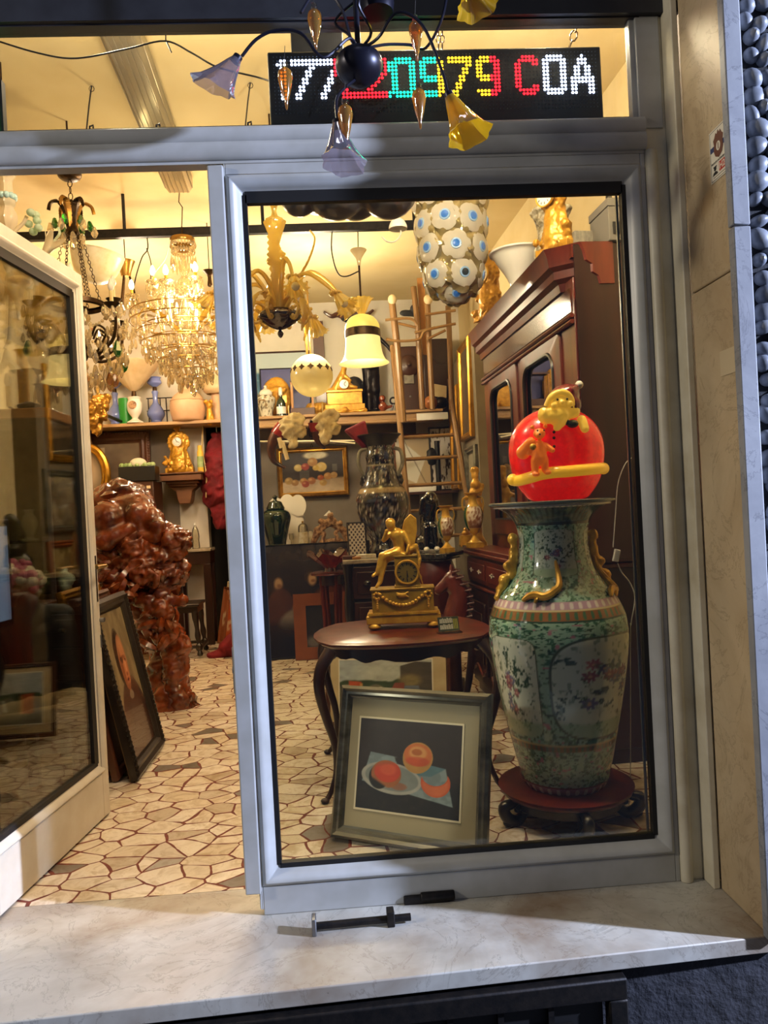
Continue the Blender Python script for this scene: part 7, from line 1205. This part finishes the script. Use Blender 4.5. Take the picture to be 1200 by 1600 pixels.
cap(245,860,272,848,16,11,-.2); cap(268,846,285,842,15,12,-.22); blb(283,840,11,-.24); blb(290,848,8,-.26); cap(250,870,280,862,12,9,-.24); cap(232,880,262,868,13,10,-.24); cap(258,905,262,890,15,20,-.18); cap(250,930,270,895,18,22,-.16); cap(262,900,285,885,16,10,-.18); cap(255,838,275,838,20,14,-.15)
organic('lion_heads',S,'root_wood',t,voxel=.012,disp=.045,dscale=.05,ridge=1,seed=12,dfine=.012)
S=[]
for u,v,a,y in ((235,945,15,-.22),(250,950,12,-.25),(225,940,14,-.2),(262,960,12,-.22),(258,975,13,-.22),(268,985,11,-.22),(250,990,13,-.22)): blb(u,v,a,y,1,1.25)
cap(262,935,285,938,9,8,-.2); cap(262,990,285,1010,17,14,-.15); cap(268,1010,270,1060,15,13,-.13); cap(284,1008,286,1060,10,8,-.11); cap(270,1060,280,1095,16,18,-.1)
organic('claw_and_leg',S,'root_wood',t,voxel=.012,disp=.03,dscale=.06,ridge=1,seed=15,smooth=3,dfine=.01)
q=random.Random(6)
for reg,n,y0,y1 in (((150,182,772,880),26,-.16,-.26),((152,215,896,936),16,-.28,-.36),((226,270,958,1008),12,-.22,-.27)):
    b=MB()
    for k in range(n):
        c=Vector(rp(q.uniform(reg[0],reg[1]),q.uniform(reg[2],reg[3]),q.uniform(y1,y0))); a=q.uniform(0,2*PI); l=q.uniform(.05,.09); d=Vector((math.cos(a),-.2,math.sin(a))); leafmesh(b,[c-d*l,c+Vector((0,-.03,0)),c+d*l],.03,sera=.05,flat=.008)
    b.build('carved_leafage','root_wood',t)
# ================================================================ portrait frame and stack by the door
def port(x,y):
    n=fbm(x*8,y*8,4,2); im=base(x,'7a6c50'); im=lay(im,np.clip((n-.4)*3,0,1),'8a7b5c',.6); im=lay(im,np.clip((.45-y)*2,0,1),'5a4632',.7)
    im=lay(im,ell(x,y,.55,.10,.50,.40,.12),'4a2f26'); im=lay(im,ell(x,y,.62,.12,.36,.34,.5),'3a241e',.8)
    im=lay(im,ell(x,y,.47,.665,.175,.20,.2),'33261d'); im=lay(im,ell(x,y,.545,.62,.145,.205,.12),'9a6444'); im=lay(im,ell(x,y,.56,.70,.11,.11,.6),'bb835a'); im=lay(im,ell(x,y,.57,.60,.09,.12,.7),'b4754e',.9); im=lay(im,ell(x,y,.47,.56,.05,.15,.7),'7a4a32',.8)
    im=lay(im,ell(x,y,.555,.655,.10,.018,.6),'6a3e2a',.7); im=lay(im,ell(x,y,.515,.635,.026,.010,.5),'2e1c14',.8); im=lay(im,ell(x,y,.63,.635,.022,.010,.5),'2e1c14',.8); im=lay(im,ell(x,y,.595,.585,.022,.06,.6),'c48a62',.8); im=lay(im,ell(x,y,.585,.535,.035,.014,.6),'6e3e2a',.7); im=lay(im,ell(x,y,.575,.495,.05,.012,.5),'743628',.9); im=lay(im,ell(x,y,.56,.44,.09,.03,.6),'7a4a34',.7); im=lay(im,ell(x,y,.56,.385,.09,.035,.4),'8d8068',.8)
    return im*(.88+.24*n[...,None])
A=PZ(205,1224); B=PZ(248,1166); d=B-A; d.z=0; wdt=d.length
t=picture('portrait_painting','old portrait of a bald man in a black ripple frame leaning by the door',port,wdt,.98,.085,'frame_dark',70,100,.05,canvas_m='canvas_gloss')
hz=P(150,975,1.47); ang=math.atan2(d.y,d.x); t.location=((A.x+B.x)/2,(A.y+B.y)/2,.004); t.rotation_euler=(-.20,0,ang)
b=MB(); n=34
for k in range(n): z=.03+.92*k/(n-1); b.tube([(-wdt/2+.002,-.044,z-.010),(-wdt/2+.024,-.050,z+.010)],.0055,5)
for k in range(n): z=.03+.92*k/(n-1); b.tube([(wdt/2-.002,-.044,z-.010),(wdt/2-.024,-.050,z+.010)],.0055,5)
b.build('ripple_moulding','frame_dark',t)
nrm=Vector((d.y,-d.x,0)).normalized()       # faces the room; the stack lies behind it
for k,(off,h_,w_,fm,lb) in enumerate(((.10,1.00,.60,'frame_walnut','walnut framed picture leaning directly behind the bald man portrait'),(.17,1.04,.64,'frame_gold','gilt framed picture third from the front in the leaning stack'),(.24,.96,.60,'frame_dark','black framed picture at the back of the leaning stack'))):
    t=picture('stacked_frame',lb,lambda x,y: base(x,'4a3a2a'),w_,h_,.06,fm,8,8,.04); t.location=((A.x+B.x)/2-nrm.x*off,(A.y+B.y)/2-nrm.y*off+.05*k,.004); t.rotation_euler=(-.18,0,ang)
t=thing('low_bench','dark low bench with folders behind the leaning pictures','bench',(-1.57,1.80,0),rz=ang-PI/2); b=MB(); b.box(-.16,.16,-.29,.29,.86,.9); b.build('top','frame_walnut',t,bevel=.004)
for x in (-.13,.13):
    for y in (-.25,.25): MB().box(x-.025,x+.025,y-.025,y+.025,0,.86).build('leg','blackwood',t)
o=MB().box(-.15,.15,-.13,.13,0,.03).build('flat_case','leather_dark',bevel=.006); o.location=(-1.56,1.94,.901); o.rotation_euler=(0,0,.15); tag(o,'flat dark case lying on the low bench behind the portrait','case'); o=MB().box(-.14,.14,-.11,.11,0,.016).build('brown_folder','frame_walnut',bevel=.003); o.location=(-1.56,1.94,.933); o.rotation_euler=(0,0,-.1); tag(o,'brown folder on top of the flat dark case','folder')
# ================================================================ behind the door glass: vitrine, jacket chair, flowers
VX0,VX1,VY0,VY1=-2.2,-1.5,2.14,2.72; zt_=P(60,640,2.2).z
t=thing('glass_vitrine','tall glass vitrine with a wooden top seen through the open door glass','vitrine',(0,0,0)); MB().box(VX0-.03,VX1+.03,VY0-.03,VY1+.03,zt_-.06,zt_).build('wooden_top','light_wood',t,bevel=.006); MB().box(VX0-.03,VX1+.03,VY0-.03,VY1+.03,0,.30).build('base','frame_walnut',t,bevel=.006)
for nm,a_ in (('front_pane',(VX0,VX1,VY0-.006,VY0)),('side_pane',(VX1-.006,VX1,VY0,VY1)),('side_pane',(VX0,VX0+.006,VY0,VY1))): MB().box(*a_,.30,zt_-.06).build(nm,'vitrine_glass',t)
MB().box(VX0,VX1,VY1-.01,VY1,.3,zt_-.06).build('back_panel','linen',t); b=MB()
for x in (VX0,VX1):
    for y in (VY0,VY1): MB().box(x-.012,x+.012,y-.012,y+.012,.30,zt_-.06).build('post','steel',t)
zsh=[.62,.98,1.30]
for z in zsh: MB().box(VX0+.01,VX1-.01,VY0+.01,VY1-.02,z-.008,z).build('glass_shelf','shelf_glass',t)
def inv(u,z,Y=2.42): w=P(u,0,Y); s=CAM+ (P(u,800,Y)-CAM); return (max(VX0+.12,min(VX1-.1,P(u,700,Y).x)),Y,z+.001)
t=thing('glass_decanter','clear glass decanter on the upper vitrine shelf','decanter',inv(12,1.30)); MB().lathe(sprof([(0,0),(.07,0),(.08,.03),(.075,.1),(.03,.17),(.022,.25),(.03,.29),(.022,.29)],4),24,caps=False).build('body','clear_glass',t); MB().ball((0,0,.33),(.03,.03,.04)).build('stopper','crystal',t)
for k,(u,z,s,mm,lb) in enumerate(((40,1.30,1.2,'porcelain','white vase on the upper vitrine shelf beside the decanter'),(75,1.30,1.5,'bisque','brown figurine vase at the right of the upper vitrine shelf'),(30,.62,1.4,'porcelain','white vase on the lowest vitrine shelf'),(70,.62,1.2,'gilt','gilt vase on the lowest vitrine shelf'),(20,.98,1.3,'ceramic_white','white jar on the middle vitrine shelf'))):
    o=MB().lathe(sprof([(r_*s,z_*s) for r_,z_ in GP],3),20).build('display_vase',mm); o.location=inv(u,z,2.45+.05*(k%2)); tag(o,lb,'vase')
t=thing('tissue_bundle','crumpled pale green tissue on the middle vitrine shelf','tissue',inv(62,.98,2.36)); organic('tissue',[('b',(0,0,.05),(.12,.08,.05)),('b',(.08,0,.06),(.07,.06,.06))],'opal_green' if False else mat('tissue','a9b8a4',.8) and 'tissue',t,voxel=.012,disp=.06,dscale=.05,ridge=1)
# things standing on the vitrine
t=thing('column_lamp','gilt column lamp with candle tubes standing on the vitrine top','lamp',(P(35,600,2.4).x,2.42,zt_+.001)); MB().lathe([(.07,0),(.07,.03),(.035,.05),(.035,.40),(.05,.42),(0,.42)],20).build('column','gilt_smooth',t); 
for x in (-.10,.10): MB().lathe([(.016,.06),(.016,.19)],12,TR(x,0,0)).build('candle_tube','candle',t); MB().lathe(sprof([(.012,.19),(.022,.22),(.012,.27),(0,.28)],3),12,TR(x,0,0)).build('bulb','bulb_off',t); MB().tube([(0,0,.04),(x*.6,0,.02),(x,0,.06)],.010,7).build('arm','antique_brass',t)
t=thing('green_crystal_lamp','dark green glass candle holder with hanging prisms on the vitrine top','lamp',(P(72,620,2.3).x,2.3,zt_+.001)); MB().lathe(sprof([(0,0),(.05,0),(.03,.03),(.03,.12),(.06,.16),(.07,.17),(0,.17)],3),20).build('green_body','green_glaze',t); lay_drops(t,[(.06*math.cos(a),.06*math.sin(a),.165) for a in np.linspace(0,2*PI,11)[:-1]],[(.12,.012)]*10,'crystal','prism'); MB().lathe([(.016,.17),(.016,.26)],12).build('candle_tube','candle',t)
o=MB().lathe(sprof([(0,0),(.05,0),(.07,.03),(.02,.05),(0,.055)],3),20).build('dark_dish','bronze_dark'); o.location=(P(45,640,2.2).x,2.21,zt_+.001); tag(o,'small dark dish at the front edge of the vitrine top','dish')
# pink flowers, jacket on a chair
fx_=P(88,865,1.66); t=thing('flower_bowl','bowl of pink and cream flowers on the low bench behind the door glass','flowers',(-1.53,1.66,.901)); zf=.24; MB().lathe(sprof([(.06,0),(.06,.01),(.03,.03),(.10,.08),(.13,.14),(.0,.12)],3),24).build('stand','stone_grey',t); q=random.Random(8); b1,b2=MB(),MB()
for k in range(90):
    a,e=q.uniform(0,2*PI),q.uniform(0,1); rr_=.15*math.sqrt(e); (b1 if k%4 else b2).ball((rr_*math.cos(a),rr_*math.sin(a)*.7,zf-.07+.11*(1-e)+q.uniform(-.03,.03)),(q.uniform(.02,.035),)*3,7,5)
b1.build('pink_blossom','pink_petal',t)['kind']='stuff'; b2.build('cream_blossom','white_petal',t)['kind']='stuff'
jx=P(112,1000,1.2); t=thing('jacket_chair','dark wooden chair with a black jacket over its back seen through the door glass','chair',(-1.27,1.17,0),rz=.4)
for x in (-.19,.19): MB().tube([(x,.17,0),(x,.19,.45),(x,.24,.92)],.02,8).build('rear_leg','blackwood',t); MB().tube([(x,-.2,0),(x,-.2,.45)],.022,8).build('front_leg','blackwood',t)
MB().box(-.22,.22,-.23,.22,.43,.48).build('seat','blackwood',t,bevel=.01); organic('jacket',[('c',(-.16,.22,.92),(.16,.22,.92),.07,.07),('c',(-.15,.2,.85),(-.17,.14,.52),.09,.08),('c',(.15,.2,.85),(.17,.14,.52),.09,.08),('b',(0,.2,.72),(.2,.09,.25)),('c',(0,.2,.9),(0,.18,1.0),.08,.06)],'leather_dark',t,voxel=.015,disp=.02,dscale=.08); organic('linen_cloth',[('c',(-.2,-.1,.51),(.2,-.05,.53),.05,.06),('c',(-.15,-.2,.50),(.2,-.2,.51),.04,.04)],'linen',t,voxel=.014,disp=.02,dscale=.06)
# framed picture and pale screen near the hinge side
t=picture('white_mount_picture','picture with a pale mount leaning low behind the door glass',lambda x,y: lay(lay(base(x,'4a5a64'),np.clip((.55-y)*10,0,1),'2e3236'),ell(x,y,.3,.35,.2,.12,.3),'c9c4b4'),.5,.68,.03,'frame_silver',40,50,.03,.10,'mat_board',fillet='fillet'); t.location=(-1.52,.62,.004); t.rotation_euler=(-.14,0,1.35)
w=P(4,890,1.0); t=thing('pale_screen','pale blue lit screen in a black frame behind the door glass at the left','screen',(-1.20,.47,.97),rz=1.5); MB().box(-.27,.27,-.02,.02,0,.46).build('black_frame','black_plastic',t,bevel=.004); mat('screen_blue','8fa6c8',.4,emit='8fb0e0',estr=.35); MB().box(-.24,.24,-.024,-.02,.03,.43).build('screen','screen_blue',t); MB().box(-.03,.03,.02,.06,-.965,.2).build('stand_post','black_plastic',t); MB().box(-.2,.2,-.12,.16,-.968,-.95).build('stand_foot','black_plastic',t)
# ================================================================ light
w=bpy.data.worlds.new('night'); SC.world=w; w.use_nodes=True; w.node_tree.nodes['Background'].inputs[0].default_value=(.13,.15,.22,1); w.node_tree.nodes['Background'].inputs[1].default_value=.3
SC.view_settings.view_transform='Standard'; SC.view_settings.look='None'; SC.view_settings.gamma=1; SC.view_settings.use_curve_mapping=False; SC.view_settings.exposure=.35
WARM='ffe4c0'
light('chandelier_light',(-.70,2.6,2.85),38,'ffdba6',.12); light('room_fill',(.1,4.2,3.05),105,WARM,.15); light('bell_light',(.55,3.2,2.66),10,'ffdf9a',.06)  # the mid-room light is an added unseen fill without a fixture
light('window_fill',(.66,.24,3.28),86,WARM,.08); light('window_fill',(1.18,.24,3.25),52,WARM,.08); light('back_fill',(-1.5,4.2,2.95),60,WARM,.12); light('door_fill',(-.55,.5,3.4),44,WARM,.1)  # unseen fill lights added above the window display, back room and door
light('street_lamp',(7.0,-2.35,3.2),4600,'cddaff',.10)
light('street_lamp_opposite',(-5.5,-2.0,3.6),560,'fff0d8',.25)
light('street_glow',(.3,-2.6,7),45,'c8cad8',.4)
SC.cycles.max_bounces=10; SC.cycles.transparent_max_bounces=32; SC.cycles.sample_clamp_indirect=4; SC.cycles.caustics_reflective=False; SC.cycles.caustics_refractive=False
SC.cycles.use_denoising=True
